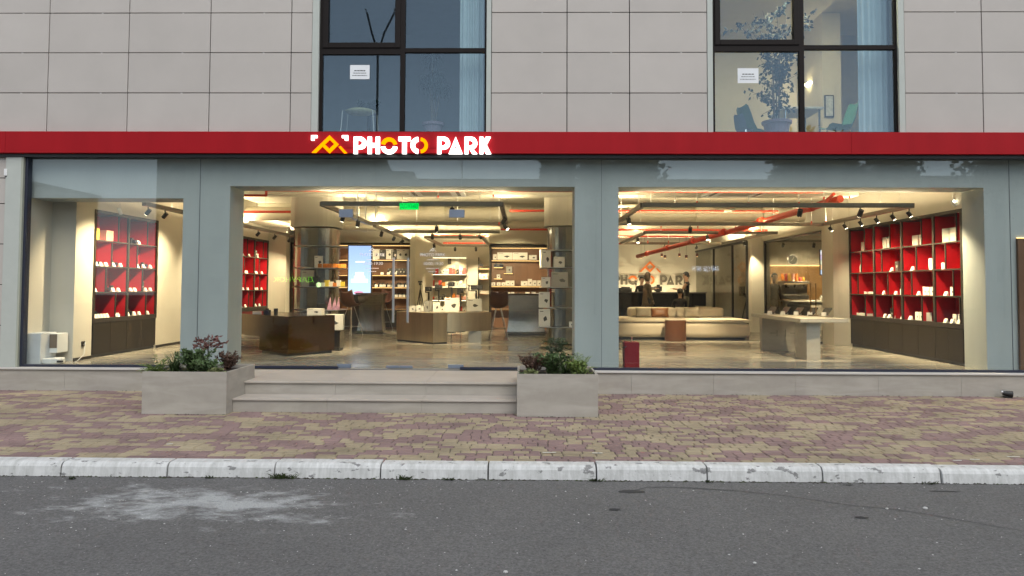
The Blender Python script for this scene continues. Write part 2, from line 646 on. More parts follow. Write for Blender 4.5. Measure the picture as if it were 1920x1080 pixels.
# ------------------------------------------------------------------ road
g = MB(); g.add([(-90, -120, -0.16), (90, -120, -0.16), (90, 60, -0.16), (-90, 60, -0.16)], [(0, 1, 2, 3)])
struct(g.build('ground', mat('far_ground', (0.12, 0.115, 0.1), rough=0.95, var=0.2, scale=0.5), origin=(0, 0, -0.16)))
g = MB(); g.add([(-60, -16, -0.125), (60, -16, -0.125), (60, -4.585, -0.125), (-60, -4.585, -0.125)], [(0, 1, 2, 3)])
road = struct(g.build('road', M_ASPH, origin=(0, -10, -0.125)))
M_TAR = mat('tar', (0.035, 0.035, 0.036), rough=0.8)


def blob(cx, cy, rx, ry, z, n=18, j=0.25, seed=1):
    rr = random.Random(seed)
    m = MB()
    ph = [rr.uniform(-j, j) for _ in range(n)]
    pts = [(cx + rx * (1 + ph[i]) * math.cos(2 * math.pi * i / n), cy + ry * (1 + ph[i]) * math.sin(2 * math.pi * i / n), z) for i in range(n)]
    m.add(pts, [tuple(range(n))])
    return m


for i, (px, py, rx, ry) in enumerate(((1183, 922, 0.1, 0.05), (1152, 956, 0.045, 0.03), (1615, 971, 0.05, 0.025), (1590, 910, 0.05, 0.02), (1770, 922, 0.13, 0.015))):
    p = fl(px, py, -0.125)
    blob(p.x, p.y, rx, ry, -0.121, seed=i).build('oil_spot', M_TAR, road)
pts = [(1190, 919), (1215, 913), (1280, 914), (1380, 920), (1470, 929), (1530, 938), (1600, 948), (1660, 953), (1720, 961), (1790, 973), (1850, 984), (1920, 995), (1990, 1010)]
m = MB()
pp = [fl(x, y, -0.121) for x, y in pts]
for k, (a, b_) in enumerate(zip(pp[:-1], pp[1:])):
    w = 0.003 + 0.003 * random.random()
    m.add([(a.x, a.y - w, -0.1208), (b_.x, b_.y - w, -0.1208), (b_.x, b_.y + w, -0.1208), (a.x, a.y + w, -0.1208)], [(0, 1, 2, 3)])
m.build('crack', mat('crack_fill', (0.055, 0.055, 0.056), rough=0.9), road)
m = MB()
for i in range(1700):
    x = random.uniform(-6, 6); y = random.uniform(-8.2, -4.66)
    if i < 350:
        x = random.uniform(-4.8, 0); y = random.uniform(-6.2, -4.65)
    r = random.choice((0.0025, 0.003, 0.003, 0.004, 0.004, 0.005, 0.007)) * random.uniform(0.7, 1.3)
    a = random.random() * 6.28
    vs = [(x + r * math.cos(a + k * 1.57) * random.uniform(0.7, 1.5), y + r * math.sin(a + k * 1.57), -0.1235) for k in range(4)] + [(x, y, -0.1235 + r * 0.7)]
    m.mi = 0 if random.random() < 0.6 else 1
    m.add(vs, [(0, 1, 4), (1, 2, 4), (2, 3, 4), (3, 0, 4)])
gv = m.build('loose_grit', [mat('grit_pale', (0.5, 0.5, 0.49), rough=0.9), mat('grit_grey', (0.25, 0.25, 0.25), rough=0.9)], road)
gv['kind'] = 'stuff'
for k, (px, py, r) in enumerate(((948, 1074, 0.016), (1415, 1057, 0.012), (1735, 954, 0.02), (1663, 955, 0.012))):
    p = fl(px, py, -0.125)
    m = MB(); m.ball((p.x, p.y, -0.119), r, 7, 5, sz=0.5)
    m.build('pebble', mat('grit_pale', (0.5, 0.5, 0.49)), road)

# ------------------------------------------------------------------ kerb
kerb = bpy.data.objects.new('kerb', None); COL.objects.link(kerb); kerb.location = (0, -4.5, -0.125); WLOC['kerb'] = Vector((0, -4.5, -0.125)); struct(kerb)
joints = [fl(p, 873, 0).x for p in (97, 303, 510, 712, 915, 1118, 1323, 1535, 1750)]
joints = [joints[0] - k for k in range(7, 0, -1)] + joints + [joints[-1] + k for k in range(1, 8)]
for a, b_ in zip(joints[:-1], joints[1:]):
    m = MB()
    dz = random.uniform(-0.006, 0.006); dy = random.uniform(-0.01, 0.01)
    y0, y1 = -4.605 + dy, PV_Y0 + 0.0
    prof = [(y1, -0.14), (y1, 0.004 + dz), (y0 + 0.055, 0.002 + dz), (y0 + 0.03, -0.012 + dz), (y0 + 0.014, -0.036 + dz), (y0, -0.14)]
    m.prism_x([(p[0], p[1]) for p in reversed(prof)], a + 0.006, b_ - 0.006)
    m.build('kerb_stone', M_KERB, kerb, bevel=0.006, seg=2)

# ------------------------------------------------------------------ pavement
g = MB(); g.add([(-30, PV_Y0, -0.012), (30, PV_Y0, -0.012), (30, 0.3, -0.012), (-30, 0.3, -0.012)], [(0, 1, 2, 3)])
pave = struct(g.build('pavement', M_SAND, origin=(0, -2.2, 0)))


def paver_shape(mb, x0, x1, y0, y1, z, tilt=0.0):
    """block with clipped corners and a worn bevel"""
    c, k = 0.008, 0.007

    def ring(i, zz):
        a0, a1, b0, b1 = x0 + i, x1 - i, y0 + i, y1 - i
        return [(x, y_, zz + tilt * (x - x0) / (x1 - x0)) for x, y_ in ((a0 + k, b0), (a1 - k, b0), (a1, b0 + k), (a1, b1 - k), (a1 - k, b1), (a0 + k, b1), (a0, b1 - k), (a0, b0 + k))]

    vs = ring(0, -0.025) + ring(0, z - 0.008) + ring(c, z)
    fs = [tuple(range(16, 24))]
    for lo in (0, 8):
        for i in range(8):
            fs.append((lo + i, lo + (i + 1) % 8, lo + 8 + (i + 1) % 8, lo + 8 + i))
    mb.add(vs, fs)


ROWD = 0.108
LENS = (0.105, 0.16, 0.2)
paver_src = {}
rest = MB()
row = 0
y = PV_Y0 + 0.004
n_own = 0


def colour_field(x, y):
    return 0.8 * math.sin(x * 4.7 + 2.3 * math.sin(y * 5.3)) + math.sin(y * 9.1 + 2.1 * math.sin(x * 1.9)) * 0.8 + random.uniform(-1.5, 1.5)


while y < 0.12:
    x = -11.5 + random.random() * 0.2
    own_row = row < 6
    while x < 11.5:
        ln = random.choice(LENS)
        yel = colour_field(x, y) > 0.05
        inview = own_row and abs(x) < 5.0 + 0.55 * (y - PV_Y0) and n_own < 300
        if inview:
            n_own += 1
            key = (ln, yel)
            loc = (x + ln / 2, y + ROWD / 2, random.uniform(-0.0015, 0.0015))
            if key not in paver_src:
                m = MB(); paver_shape(m, -ln / 2 + 0.0035, ln / 2 - 0.0035, -ROWD / 2 + 0.0035, ROWD / 2 - 0.0035, 0.0)
                o = m.build('paver', M_PYEL if yel else M_PRED, origin=(0, 0, 0))
                o.parent = pave
                paver_src[key] = o
                o.location = Vector(loc) - WLOC['pavement']
            else:
                inst(paver_src[key], loc, parent=pave)
        else:
            rest.mi = 1 if yel else 0
            paver_shape(rest, x + 0.0035, x + ln - 0.0035, y + 0.0035, y + ROWD - 0.0035, random.uniform(-0.0025, 0.0015), random.uniform(-0.0015, 0.0015))
        x += ln
    y += ROWD
    row += 1
rp = rest.build('pavers', [M_PRED, M_PYEL], pave)
rp['kind'] = 'stuff'

# dirt and moss gathered in the gutter, along the plinth and round the planters
def grime(name, spots, parent, z, seed):
    rr = random.Random(seed)
    m = MB()
    for (xa, ya, xb, yb, n, smax) in spots:
        for _ in range(n):
            u = rr.random()
            x, yy = xa + (xb - xa) * u + rr.gauss(0, 0.006), ya + (yb - ya) * u + rr.gauss(0, 0.006)
            r = smax * rr.random() ** 2 + 0.004
            a = rr.random() * 6.28
            vs = [(x + r * rr.uniform(0.6, 1.6) * math.cos(a + k * 1.26), yy + r * 0.7 * math.sin(a + k * 1.26), z) for k in range(5)] + [(x, yy, z + r * 0.55)]
            m.mi = 0 if rr.random() < 0.7 else 1
            m.add(vs, [(k, (k + 1) % 5, 5) for k in range(5)])
    o = m.build(name, [mat('grime', (0.045, 0.04, 0.034), rough=0.95), mat('moss', (0.045, 0.055, 0.025), rough=0.95)], parent)
    o['kind'] = 'stuff'


grime('gutter_dirt', [(-6.2, -4.618, 6.2, -4.618, 900, 0.016), (-6.2, -4.64, 6.2, -4.64, 250, 0.008)], road, -0.124, 3)
grime('moss_line', [(-9, -0.065, PA[0], -0.065, 70, 0.012), (PB[1], -0.065, 9, -0.065, 160, 0.014), (PA[0], PLY - 0.008, PA[1], PLY - 0.008, 30, 0.012), (PB[0], PLY - 0.018, PB[1], PLY - 0.018, 40, 0.014), (PB[1] + .01, PLY, PB[1] + .01, -0.9, 50, 0.016), (PA[1], -1.86, PB[0], -1.86, 40, 0.008)], pave, 0.0, 4)

# debris lying on the paving
m = MB()
for i in range(130):
    x = random.uniform(-7, 8); yy = random.uniform(-4.3, -0.1)
    if i < 60:
        x = random.uniform(0.9, 6); yy = random.uniform(-2.6, -0.1)
    r = random.uniform(0.006, 0.018); a = random.random() * 6.28
    m.add([(x, yy, 0.004), (x + r * math.cos(a), yy + r * math.sin(a), 0.012), (x + r * 1.6 * math.cos(a + 0.5), yy + r * 1.6 * math.sin(a + 0.5), 0.005), (x + r * math.cos(a + 1), yy + r * math.sin(a + 1), 0.004)], [(0, 1, 2, 3)])
deb = m.build('leaf_litter', mat('litter', (0.06, 0.045, 0.03), rough=0.9, var=0.3), pave)
deb['kind'] = 'stuff'
M_STRAW = mat('straw', (0.6, 0.6, 0.55), rough=0.8)
for k, (px, py, ln, rz) in enumerate(((1030, 849, 0.13, 0.05), (1120, 850, 0.1, 0.0), (1795, 864, 0.08, 0.1), (1828, 862, 0.09, -0.05), (1900, 857, 0.12, 0.02), (318, 833, 0.06, 0.5))):
    p = fl(px, py, 0.004)
    m = MB(); m.obox((p.x, p.y, 0.008), (ln, 0.012, 0.004), rz=rz)
    m.build('straw_scrap', M_STRAW, pave)

# ------------------------------------------------------------------ grass tufts at the kerb foot
M_GRASS = mat('grass_blade', (0.05, 0.075, 0.02), rough=0.7, var=0.4, scale=30)


def tuft(px, py, w, h, n, label, seed):
    rr = random.Random(seed)
    p = fl(px, py, -0.125)
    y0 = min(p.y, -4.625)
    m = MB()
    for i in range(n):
        bx = p.x + rr.gauss(0, w * 0.3); by = y0 + rr.uniform(-0.02, 0.012)
        hh = h * rr.uniform(0.4, 1.0); lx = rr.gauss(0, w * 0.45); ly = rr.uniform(-0.06, 0.0)
        t = 0.004
        m.add([(bx - t, by, -0.125), (bx + t, by, -0.125), (bx + lx * 0.5 + t, by + ly * 0.5, -0.125 + hh * 0.75), (bx + lx * 0.5 - t, by + ly * 0.5, -0.125 + hh * 0.75), (bx + lx, by + ly, -0.125 + hh)],
              [(0, 1, 2, 3), (3, 2, 4)])
    tag(m.build('grass_tuft', M_GRASS), label, 'grass', 'weeds along the kerb')


tuft(531, 896, 0.17, 0.062, 90, 'widest green grass tuft growing at the foot of the white kerb', 1)
tuft(760, 896, 0.1, 0.05, 40, 'small grass tuft at the kerb below the entrance steps', 2)
tuft(842, 896, 0.07, 0.03, 24, 'tiny grass tuft close beside a kerb joint, below the steps', 3)
tuft(136, 898, 0.06, 0.03, 20, 'tiny dark weed at the kerb foot near the far end of the chalky patch', 4)
tuft(394, 896, 0.06, 0.03, 20, 'tiny weed at the kerb above the white dusty patch', 5)
tuft(1118, 900, 0.12, 0.035, 36, 'flat dry weed in the kerb joint below the planter by the pillar', 6)
tuft(1738, 905, 0.1, 0.035, 24, 'dark weed lying against the kerb below the right display window', 7)
tuft(1325, 900, 0.05, 0.04, 14, 'thin weed rising in a dark kerb joint below the sofa', 8)

# ------------------------------------------------------------------ entrance steps
x0, x1 = PA[1] + 0.002, PB[0] - 0.002
st = thing('entrance_steps', 'two wide beige stone steps up to the glass door between the planters', 'steps', ((x0 + x1) / 2, -0.9, 0))
for k in range(3):
    a, b_ = x0 + (x1 - x0) * k / 3, x0 + (x1 - x0) * (k + 1) / 3
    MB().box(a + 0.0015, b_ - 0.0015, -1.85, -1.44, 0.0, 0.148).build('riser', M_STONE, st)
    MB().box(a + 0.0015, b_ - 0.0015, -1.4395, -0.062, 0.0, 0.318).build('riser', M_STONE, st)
for a, b_ in ((PA[0] + 0.1, x0 - 0.002), (x1 + 0.002, PB[1] - 0.1)):
    MB().box(a, b_, -1.06, -0.0631, 0.0, 0.343).build('platform_end', M_STONE2, st)
n_sl = 3
for k in range(n_sl):
    a = x0 + (x1 - x0) * k / n_sl; b_ = x0 + (x1 - x0) * (k + 1) / n_sl
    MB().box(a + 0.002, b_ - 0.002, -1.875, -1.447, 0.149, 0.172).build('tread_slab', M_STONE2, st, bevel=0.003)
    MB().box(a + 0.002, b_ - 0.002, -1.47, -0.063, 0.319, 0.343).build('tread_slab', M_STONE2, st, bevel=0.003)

# ------------------------------------------------------------------ the building
bld = thing('shop_building', 'grey panel clad building with red fascia band and glazed shop front', 'building', (0, 2, 0))
XL, XR = -12.0, 12.5
# plinth of tiles with a stone cap
m_ = MB(); m_.box(XL, XR, -0.03, 0.30, -0.1, 0.30)
m_.build('plinth_core', M_DARKGAP, bld)
xx = XL
while xx < XR:
    w = 1.24
    if not (xx > x0 and xx + w < x1):
        MB().box(xx + 0.0015, min(xx + w, XR) - 0.0015, -0.055, -0.031, -0.02, 0.318).build('plinth_tile', M_STONE, bld)
    xx += w
for a, b_ in ((XL, PA[0] + 0.098), (PB[1] - 0.098, XR)):
    MB().box(a, b_, -0.085, 0.06, 0.319, 0.352).build('sill_cap', M_CAP, bld, bevel=0.006)
# fascia
ZF0, ZF1 = 3.655, 3.99
xx = XL
for a, b_ in ((XL, ax(1, -.14)), (ax(1, -.14), ax(1600, -.14)), (ax(1600, -.14), XR)):
    MB().box(a + 0.001, b_ - 0.001, -0.14, 0.0, ZF0, ZF1).build('fascia_panel', M_FASCIA, bld, bevel=0.004)
MB().box(XL, XR, -0.075, 0.1, 3.603, 3.653).build('fascia_soffit', M_BLACK, bld)
# backing wall of the upper floor, with openings for the windows
W1 = (ax(598, 0, 150), ax(912, 0, 150)); W2 = (ax(1336, 0, 150), ax(1684, 0, 150))
ZT = 7.2
bk = MB()
for a, b_ in ((XL, W1[0]), (W1[1], W2[0]), (W2[1], XR)):
    bk.box(a, b_, 0.02, 0.3, 3.66, ZT)
bk.build('backing_wall', M_DARKGAP, bld)
# cladding panels
rows = [3.99, 4.62, 5.255, 5.885, 6.51, 7.14]
strip = 0.105
colsL = [ax(p, 0, 200) for p in (-360, -209, -58, 90, 240, 393, 545)]
seg1 = colsL + [W1[0] - strip]
seg2 = [W1[1] + 0.075, ax(1063, 0, 100), ax(1180, 0, 100), W2[0] - 0.085]
seg3 = [W2[1] + 0.09] + [ax(p, 0, 200) for p in (1842, 1990, 2140, 2290)]
for seg_ in (seg1, seg2, seg3):
    for i in range(len(seg_) - 1):
        for j in range(len(rows) - 1):
            dy = random.uniform(-0.0015, 0.0015)
            MB().box(seg_[i] + 0.0065, seg_[i + 1] - 0.0065, -0.022 + dy, 0.006 + dy, rows[j] + 0.006, rows[j + 1] - 0.006).build('cladding_panel', M_PANEL, bld, bevel=0.002, seg=1)
            # small clips in the joints
            if j > 0:
                xm = (seg_[i] + seg_[i + 1]) / 2 + 0.2
                if xm < seg_[i + 1]:
                    MB().box(xm - 0.011, xm + 0.011, -0.017, 0.012, rows[j] - 0.004, rows[j] + 0.004).build('panel_clip', M_WHITEP, bld)
# panels beside the pilaster at street level
XG0 = ax(48, 0.0, 480)      # glass front begins
xp0, xp1 = ax(8, -0.03, 480), ax(37, -0.03, 480)
for j, (z0, z1) in enumerate(((0.36, 0.99), (0.99, 1.62), (1.62, 2.25), (2.25, 2.88), (2.88, 3.28), (3.28, 3.65))):
    for c in range(3):
        MB().box(max(XL, xp0 - 1.22 * (c + 1)) + 0.0065, xp0 - 1.22 * c - 0.0065, -0.022, 0.006, z0 + 0.006, z1 - 0.006).build('cladding_panel', M_PANEL, bld, bevel=0.002, seg=1)
MB().box(XL, xp0 + 0.02, 0.02, 0.3, 0.3, 3.66).build('side_backing', M_DARKGAP, bld)
MB().box(xp0, xp1, -0.06, 0.12, 0.353, 3.602).build('pilaster', M_PALE, bld, bevel=0.004)
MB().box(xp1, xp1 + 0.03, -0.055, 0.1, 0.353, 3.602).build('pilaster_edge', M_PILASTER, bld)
# window reveals in pale aluminium
for a, b_ in ((W1[0] - strip, W1[0] - 0.001), (W1[1] + 0.001, W1[1] + 0.073), (W2[0] - 0.083, W2[0] - 0.001), (W2[1] + 0.001, W2[1] + 0.088)):
    MB().box(a, b_, -0.03, 0.1, 3.992, ZT).build('window_reveal', M_PALE, bld)


def upper_window(W, xm0, xm1, yt0, yt1, sash, label):
    """frame with casement above a fixed light, two fixed lights beside it"""
    Y0, Y1 = 0.03, 0.1
    zb, zt = 4.0, ZT
    win = bpy.data.objects.new('window', None); COL.objects.link(win); win.parent = bld
    win.location = Vector((W[0], 0.05, zb)) - WLOC['shop_building']; WLOC[win.name] = Vector((W[0], 0.05, zb))
    win['label'] = label
    zt0, zt1 = az(yt1, 0.03), az(yt0, 0.03)
    f = MB()
    f.box(W[0], W[0] + 0.045, Y0, Y1, zb, zt); f.box(W[1] - 0.03, W[1], Y0, Y1, zb, zt)
    f.box(W[0] + 0.045, W[1] - 0.03, Y0, Y1, zb, zb + 0.03)
    f.build('frame', M_BROWNFR, win)
    MB().box(xm0, xm1, Y0 - 0.004, Y1 - 0.004, zb + 0.03, zt).build('mullion', M_BROWNFR, win)
    MB().box(xm1, W[1] - 0.03, Y0 - 0.002, Y1 - 0.002, zt0, zt1).build('transom', M_BROWNFR, win)
    MB().box(W[0] + 0.045, xm0, Y0 - 0.002, Y1 - 0.002, zt0 - 0.03, zt1).build('transom', M_BROWNFR, win)
    # casement
    s = MB()
    a, b_, zs = W[0] + 0.045, xm0, zt1
    t = sash
    s.box(a, a + t, Y0 - 0.02, Y1 - 0.01, zs, zt); s.box(b_ - t, b_, Y0 - 0.02, Y1 - 0.01, zs, zt); s.box(a + t, b_ - t, Y0 - 0.02, Y1 - 0.01, zs, zs + t)
    s.build('casement', M_BROWNFR, win, bevel=0.006)
    yg = 0.06
    for (q0, q1, z0, z1) in ((W[0] + 0.045, xm0, zb + 0.03, zt0 - 0.03), (xm1, W[1] - 0.03, zb + 0.03, zt0), (xm1, W[1] - 0.03, zt1, zt), (a + t, b_ - t, zs + t, zt)):
        MB().box(q0, q1, yg, yg + 0.012, z0, z1).build('pane', M_GLASSW, win)
    return win


upper_window(W1, ax(750, 0.03, 150), ax(759, 0.03, 150), 90, 98, 0.085, 'dark window above the sign with curtain and potted palm')
upper_window(W2, ax(1499, 0.03, 150), ax(1508, 0.03, 150), 85, 93, 0.085, 'lit window with a ficus and chairs behind it')

# ------------------------------------------------------------------ shop front
front = bpy.data.objects.new('storefront', None); COL.objects.link(front); front.parent = bld
front.location = Vector((0, 0.03, 0.35)) - WLOC['shop_building']; WLOC['storefront'] = Vector((0, 0.03, 0.35))
XD0, XDM, XD1 = ax(637, 0.04), ax(750.5, 0.04), ax(864, 0.04)
ZG0, ZG1 = 0.353, 3.602
GY = 0.04
MB().box(xp1 + 0.031, XG0, -0.01, 0.1, ZG0, ZG1).build('jamb', M_NAVY, front)
MB().box(XG0, XD0, 0.0, 0.085, ZG0, ZG0 + 0.036).build('bottom_rail', M_NAVY, front)
MB().box(XD1, XR, 0.0, 0.085, ZG0, ZG0 + 0.036).build('bottom_rail', M_NAVY, front)
ZD = az(400, GY, 750)
seams = [XG0, ax(371, GY), XD0]
for a, b_ in zip(seams[:-1], seams[1:]):
    MB().box(a + 0.003, b_ - 0.003, GY, GY + 0.012, ZG0 + 0.034, ZG1).build('glass_pane', M_GLASS, front)
MB().box(XD0 + 0.003, XD1 - 0.003, GY, GY + 0.012, ZD + 0.004, ZG1).build('glass_pane', M_GLASS, front)
seams = [XD1, ax(1128, GY), ax(1515, GY), ax(1897, GY), ax(2290, GY), XR]
for a, b_ in zip(seams[:-1], seams[1:]):
    MB().box(a + 0.003, b_ - 0.003, GY, GY + 0.012, ZG0 + 0.034, ZG1).build('glass_pane', M_GLASS, front)
M_SIL = mat('silicone_joint', (0.11, 0.13, 0.14), rough=0.5)
for x in (ax(371, GY), ax(1128, GY), ax(1897, GY)):
    MB().box(x - 0.003, x + 0.003, GY - 0.001, GY + 0.013, ZG0 + 0.034, ZG1).build('silicone_joint', M_SIL, front)
# glass doors
MB().box(XD0, XD1, -0.02, 0.1, 0.344, 0.353).build('threshold', mat('threshold', (0.3, 0.29, 0.27), rough=0.5), front)


def door(a, b_, hx, hinge_left, label):
    d = bpy.data.objects.new('glass_door', None); COL.objects.link(d); d.parent = bld
    d.location = Vector((a, GY, 0.36)) - WLOC['shop_building']; WLOC[d.name] = Vector((a, GY, 0.36))
    d['label'] = label
    MB().box(a + 0.004, b_ - 0.004, GY, GY + 0.012, 0.362, ZD).build('pane', M_GLASS, d)
    h = MB(); h.cyl((hx, -0.045, az(606, -0.05)), (hx, -0.045, az(484, -0.05)), 0.019, n=12)
    h.cyl((hx, -0.03, az(590, -0.05)), (hx, GY, az(590, -0.05)), 0.008, n=8); h.cyl((hx, -0.03, az(500, -0.05)), (hx, GY, az(500, -0.05)), 0.008, n=8)
    h.build('handle', M_STEEL, d, smooth=False)
    for z0, z1 in ((ZD - 0.065, ZD + 0.06), (0.362, 0.42)):
        if hinge_left:
            MB().box(a + 0.006 - 0.03, a + 0.19, GY - 0.014, GY + 0.026, z0, z1).build('patch_fitting', M_FITTING, d, bevel=0.003)
        else:
            MB().box(b_ - 0.19, b_ - 0.006 + 0.055, GY - 0.014, GY + 0.026, z0, z1).build('patch_fitting', M_FITTING, d, bevel=0.003)
    MB().box((XDM + 0.004) if not hinge_left else XDM - 0.2, (XDM + 0.2) if not hinge_left else XDM - 0.004, GY - 0.014, GY + 0.026, 0.362, 0.40).build('lock', M_FITTING, d, bevel=0.003)
    cx = (a + b_) / 2 + 0.03
    yv = GY - 0.006
    text_mesh('lettering', 'PHOTO PARK', 0.072, M_VINYL, (cx, yv, az(478.5, 0)), 0.001, d, width=0.385)
    text_mesh('lettering', '10:00-19:30', 0.066, M_VINYL, (cx + 0.01, yv, az(495, 0)), 0.001, d, width=0.3)
    fine_print('small_print', (cx, yv, az(487.5, 0)), 0.17, 0.014, M_VINYL, d, 1)
    fine_print('small_print', (cx, yv, az(504, 0)), 0.2, 0.014, M_VINYL, d, 2)
    fine_print('small_print', (cx, yv, az(510, 0)), 0.13, 0.014, M_VINYL, d, 3)
    e = MB()
    z0 = az(472, 0); k = 0.0017
    for poly in LOGO_POLYS:
        e.prism_y([(cx + (p[0] - 33.5) * k, z0 + p[1] * k) for p in poly], yv - 0.001, yv + 0.001)
    e.build('emblem', M_VINYL, d)


# ------------------------------------------------------------------ lettering of the shop's name (units: photograph pixels of the fascia sign)
def arc(cx, cy, ro, ri, a0, a1, n=14):
    o = [(cx + ro * math.cos(R(a0 + (a1 - a0) * i / n)), cy + ro * math.sin(R(a0 + (a1 - a0) * i / n))) for i in range(n + 1)]
    i_ = [(cx + ri * math.cos(R(a1 + (a0 - a1) * i / n)), cy + ri * math.sin(R(a1 + (a0 - a1) * i / n))) for i in range(n + 1)]
    out = []
    for k in range(n):
        out.append([o[k], o[k + 1], i_[n - k - 1], i_[n - k]])
    return out


def bar(x0, y0, x1, y1):
    return [(x0, y0), (x1, y0), (x1, y1), (x0, y1)]


# mountain / camera mark: 67 wide, 34 high
LOGO_POLYS = [
    [(0.5, 1), (8, 1), (20, 13), (24.3, 17), (33.6, 25.8), (33.6, 33.7)],
    [(33.6, 33.7), (33.6, 25.8), (43, 17), (50.5, 17)],
    [(50.5, 17), (43, 17), (33.6, 8), (33.6, 0)],
    [(33.6, 0), (33.6, 8), (24.3, 17), (20, 13)],
    [(51, 11.5), (54.5, 13.6), (67, 0.5), (61, 0)],
]


def letters(H=32.0, S=7.2):
    """(name, colour key, polygons) of each character, x from 0 to 257, y from 0 to H"""
    out = []
    r = 10.5

    def P(x, w=24):
        return [bar(x, 0, x + S, H)] + [bar(x + S, H - S + 0.6, x + w - 12, H), bar(x + S, H - 23.5, x + w - 12, H - 23.5 + S - 0.6)] + arc(x + w - 12, H - 11.75, 11.75, 4.1, -90, 90)

    out.append(('letter', 'w', P(0)))
    out.append(('letter', 'w', [bar(26.3, 0, 26.3 + S, H), bar(41.5, 0, 41.5 + S, H), bar(26.3 + S, 12, 41.5, 20)]))
    out.append(('letter_arc', 'o', arc(66.5, 15.5, 15.2, 8.2, 12, 168)))
    out.append(('letter_arc', 'w', arc(66.5, 15, 15.6, 7.8, 188, 352)))
    out.append(('letter', 'w', [bar(84, H - 7.6, 106.5, H), bar(91.3, 0, 99.3, H - 7.6)]))
    out.append(('letter_arc', 'w', arc(122.5, 16, 15.8, 7.6, 97, 263)))
    out.append(('letter_arc', 'o', arc(124.5, 16, 14.6, 8.6, -83, 83)))
    out.append(('letter', 'w', P(157)))
    out.append(('letter', 'w', [[(178.5, 0), (204.5, 0), (194.2, 9.5), (188.8, 9.5)], [(178.5, 0), (188.8, 9.5), (191.5, 17), (191.5, H)], [(204.5, 0), (191.5, H), (191.5, 17), (194.2, 9.5)]]))
    out.append(('letter', 'w', P(208) + [[(218, 8.4), (225, 8.4), (232, 0), (222.5, 0)]]))
    out.append(('letter', 'w', [bar(236, 0, 236 + S, H), [(244.3, 12), (246.5, 12), (257, H), (247.5, H), (244.3, 25)], [(244.3, 19), (248, 20), (258, 0), (248.3, 0), (244.3, 8)]]))
    return out


def put_letters(parent, xl, zb, k, yf, depth, mw, mo, with_mark=None):
    for nm, c, polys in letters():
        m = MB()
        for i, poly in enumerate(polys):
            m.prism_y([(xl + p[0] * k, zb + p[1] * k) for p in poly], yf - 0.0005 * i, yf + depth)
        m.build(nm, mw if c == 'w' else mo, parent)
    if with_mark:
        mx, mz, kk = with_mark
        m = MB()
        for i, poly in enumerate(LOGO_POLYS):
            m.prism_y([(mx + p[0] * kk, mz + p[1] * kk) for p in poly], yf - 0.0005 * i, yf + depth)
        m.build('mountain_emblem', mo, parent)


door(XD0, XDM, ax(737.5, -0.05), True, 'glass door leaf on the side of the blue screen')
door(XDM, XD1, ax(764.5, -0.05), False, 'glass door leaf on the side of the metal table')

# illuminated sign on the fascia
E_WHITE = emat('sign_white', (1.0, 0.97, 0.93), 2.6)
E_AMBER = emat('sign_amber', (1.0, 0.25, 0.0), 1.5)
ys = -0.185
k = (ax(920, ys, 270) - ax(663, ys, 270)) / 257.0
zb = az(288.2, ys, 790)
sg = thing('shop_sign', 'glowing white and amber PHOTO PARK lettering with mountain emblem on red fascia', 'sign', (ax(750, ys, 270), ys + 0.045, zb))
put_letters(sg, ax(663, ys, 270), zb, k, ys, 0.035, E_WHITE, E_AMBER, (ax(584, ys, 270), az(287, ys, 617), k))
xb0, xb1, zt = ax(583.3, ys, 258), ax(652, ys, 258), az(253.5, ys, 617)
m = MB(); m.box(xb0, xb0 + 11 * k, ys, ys + 0.035, zt - 4.6 * k, zt); m.box(xb0, xb0 + 5.5 * k, ys, ys + 0.035, zt - 9.5 * k, zt - 4.6 * k); m.build('corner_bracket', E_WHITE, sg)
m = MB(); m.box(xb1 - 11 * k, xb1, ys, ys + 0.035, zt - 4.6 * k, zt); m.box(xb1 - 5.5 * k, xb1, ys, ys + 0.035, zt - 9.5 * k, zt - 4.6 * k); m.build('corner_bracket', E_WHITE, sg)
m = MB(); m.box(ax(586, ys, 270), ax(918, ys, 270), ys + 0.036, -0.141, zb + 0.1, zb + 0.13); m.build('mounting_rail', M_FASCIA, sg)

# small white sensor on the pilaster edge
m_s = thing('alarm_sensor', 'small white alarm sensor at the edge of the pale pilaster', 'sensor', (ax(5.5, -0.04, 323), -0.04, az(330, -0.04, 5)))
MB().box(ax(3, -.04), ax(8.5, -.04), -0.075, -0.022, az(330, -0.04, 5), az(317, -0.04, 5)).build('casing', M_WHITEP, m_s, bevel=0.006)
MB().box(ax(4.5, -.04), ax(7.5, -.04), -0.06, -0.03, az(332.5, -0.04, 5), az(330, -0.04, 5) - 0.001).build('lens', M_BLACK, m_s)

# dark garden floodlight lying by the plinth
p = fl(1882, 744, 0.0)
fl_ = thing('spot_lamp', 'small black spot lamp on the paving against the plinth', 'lamp', (p.x, -0.14, 0))
m = MB(); m.cyl((p.x - 0.07, -0.15, 0.07), (p.x + 0.05, -0.19, 0.055), 0.035, 0.045, n=14); m.build('head', M_BLACK, fl_, smooth=False)
m = MB(); m.obox((p.x, -0.15, 0.012), (0.1, 0.08, 0.02)); m.cyl((p.x, -0.15, 0.02), (p.x - 0.02, -0.155, 0.045), 0.012); m.build('bracket', M_BLACK, fl_)
m = MB(); m.cyl((p.x - 0.09, -0.145, 0.085), (p.x - 0.03, -0.16, 0.085), 0.022, n=10); m.build('driver', M_STEEL, fl_)

# ------------------------------------------------------------------ planters and plants
M_SOIL = mat('soil', (0.03, 0.022, 0.016), rough=0.95, var=0.4, scale=25)


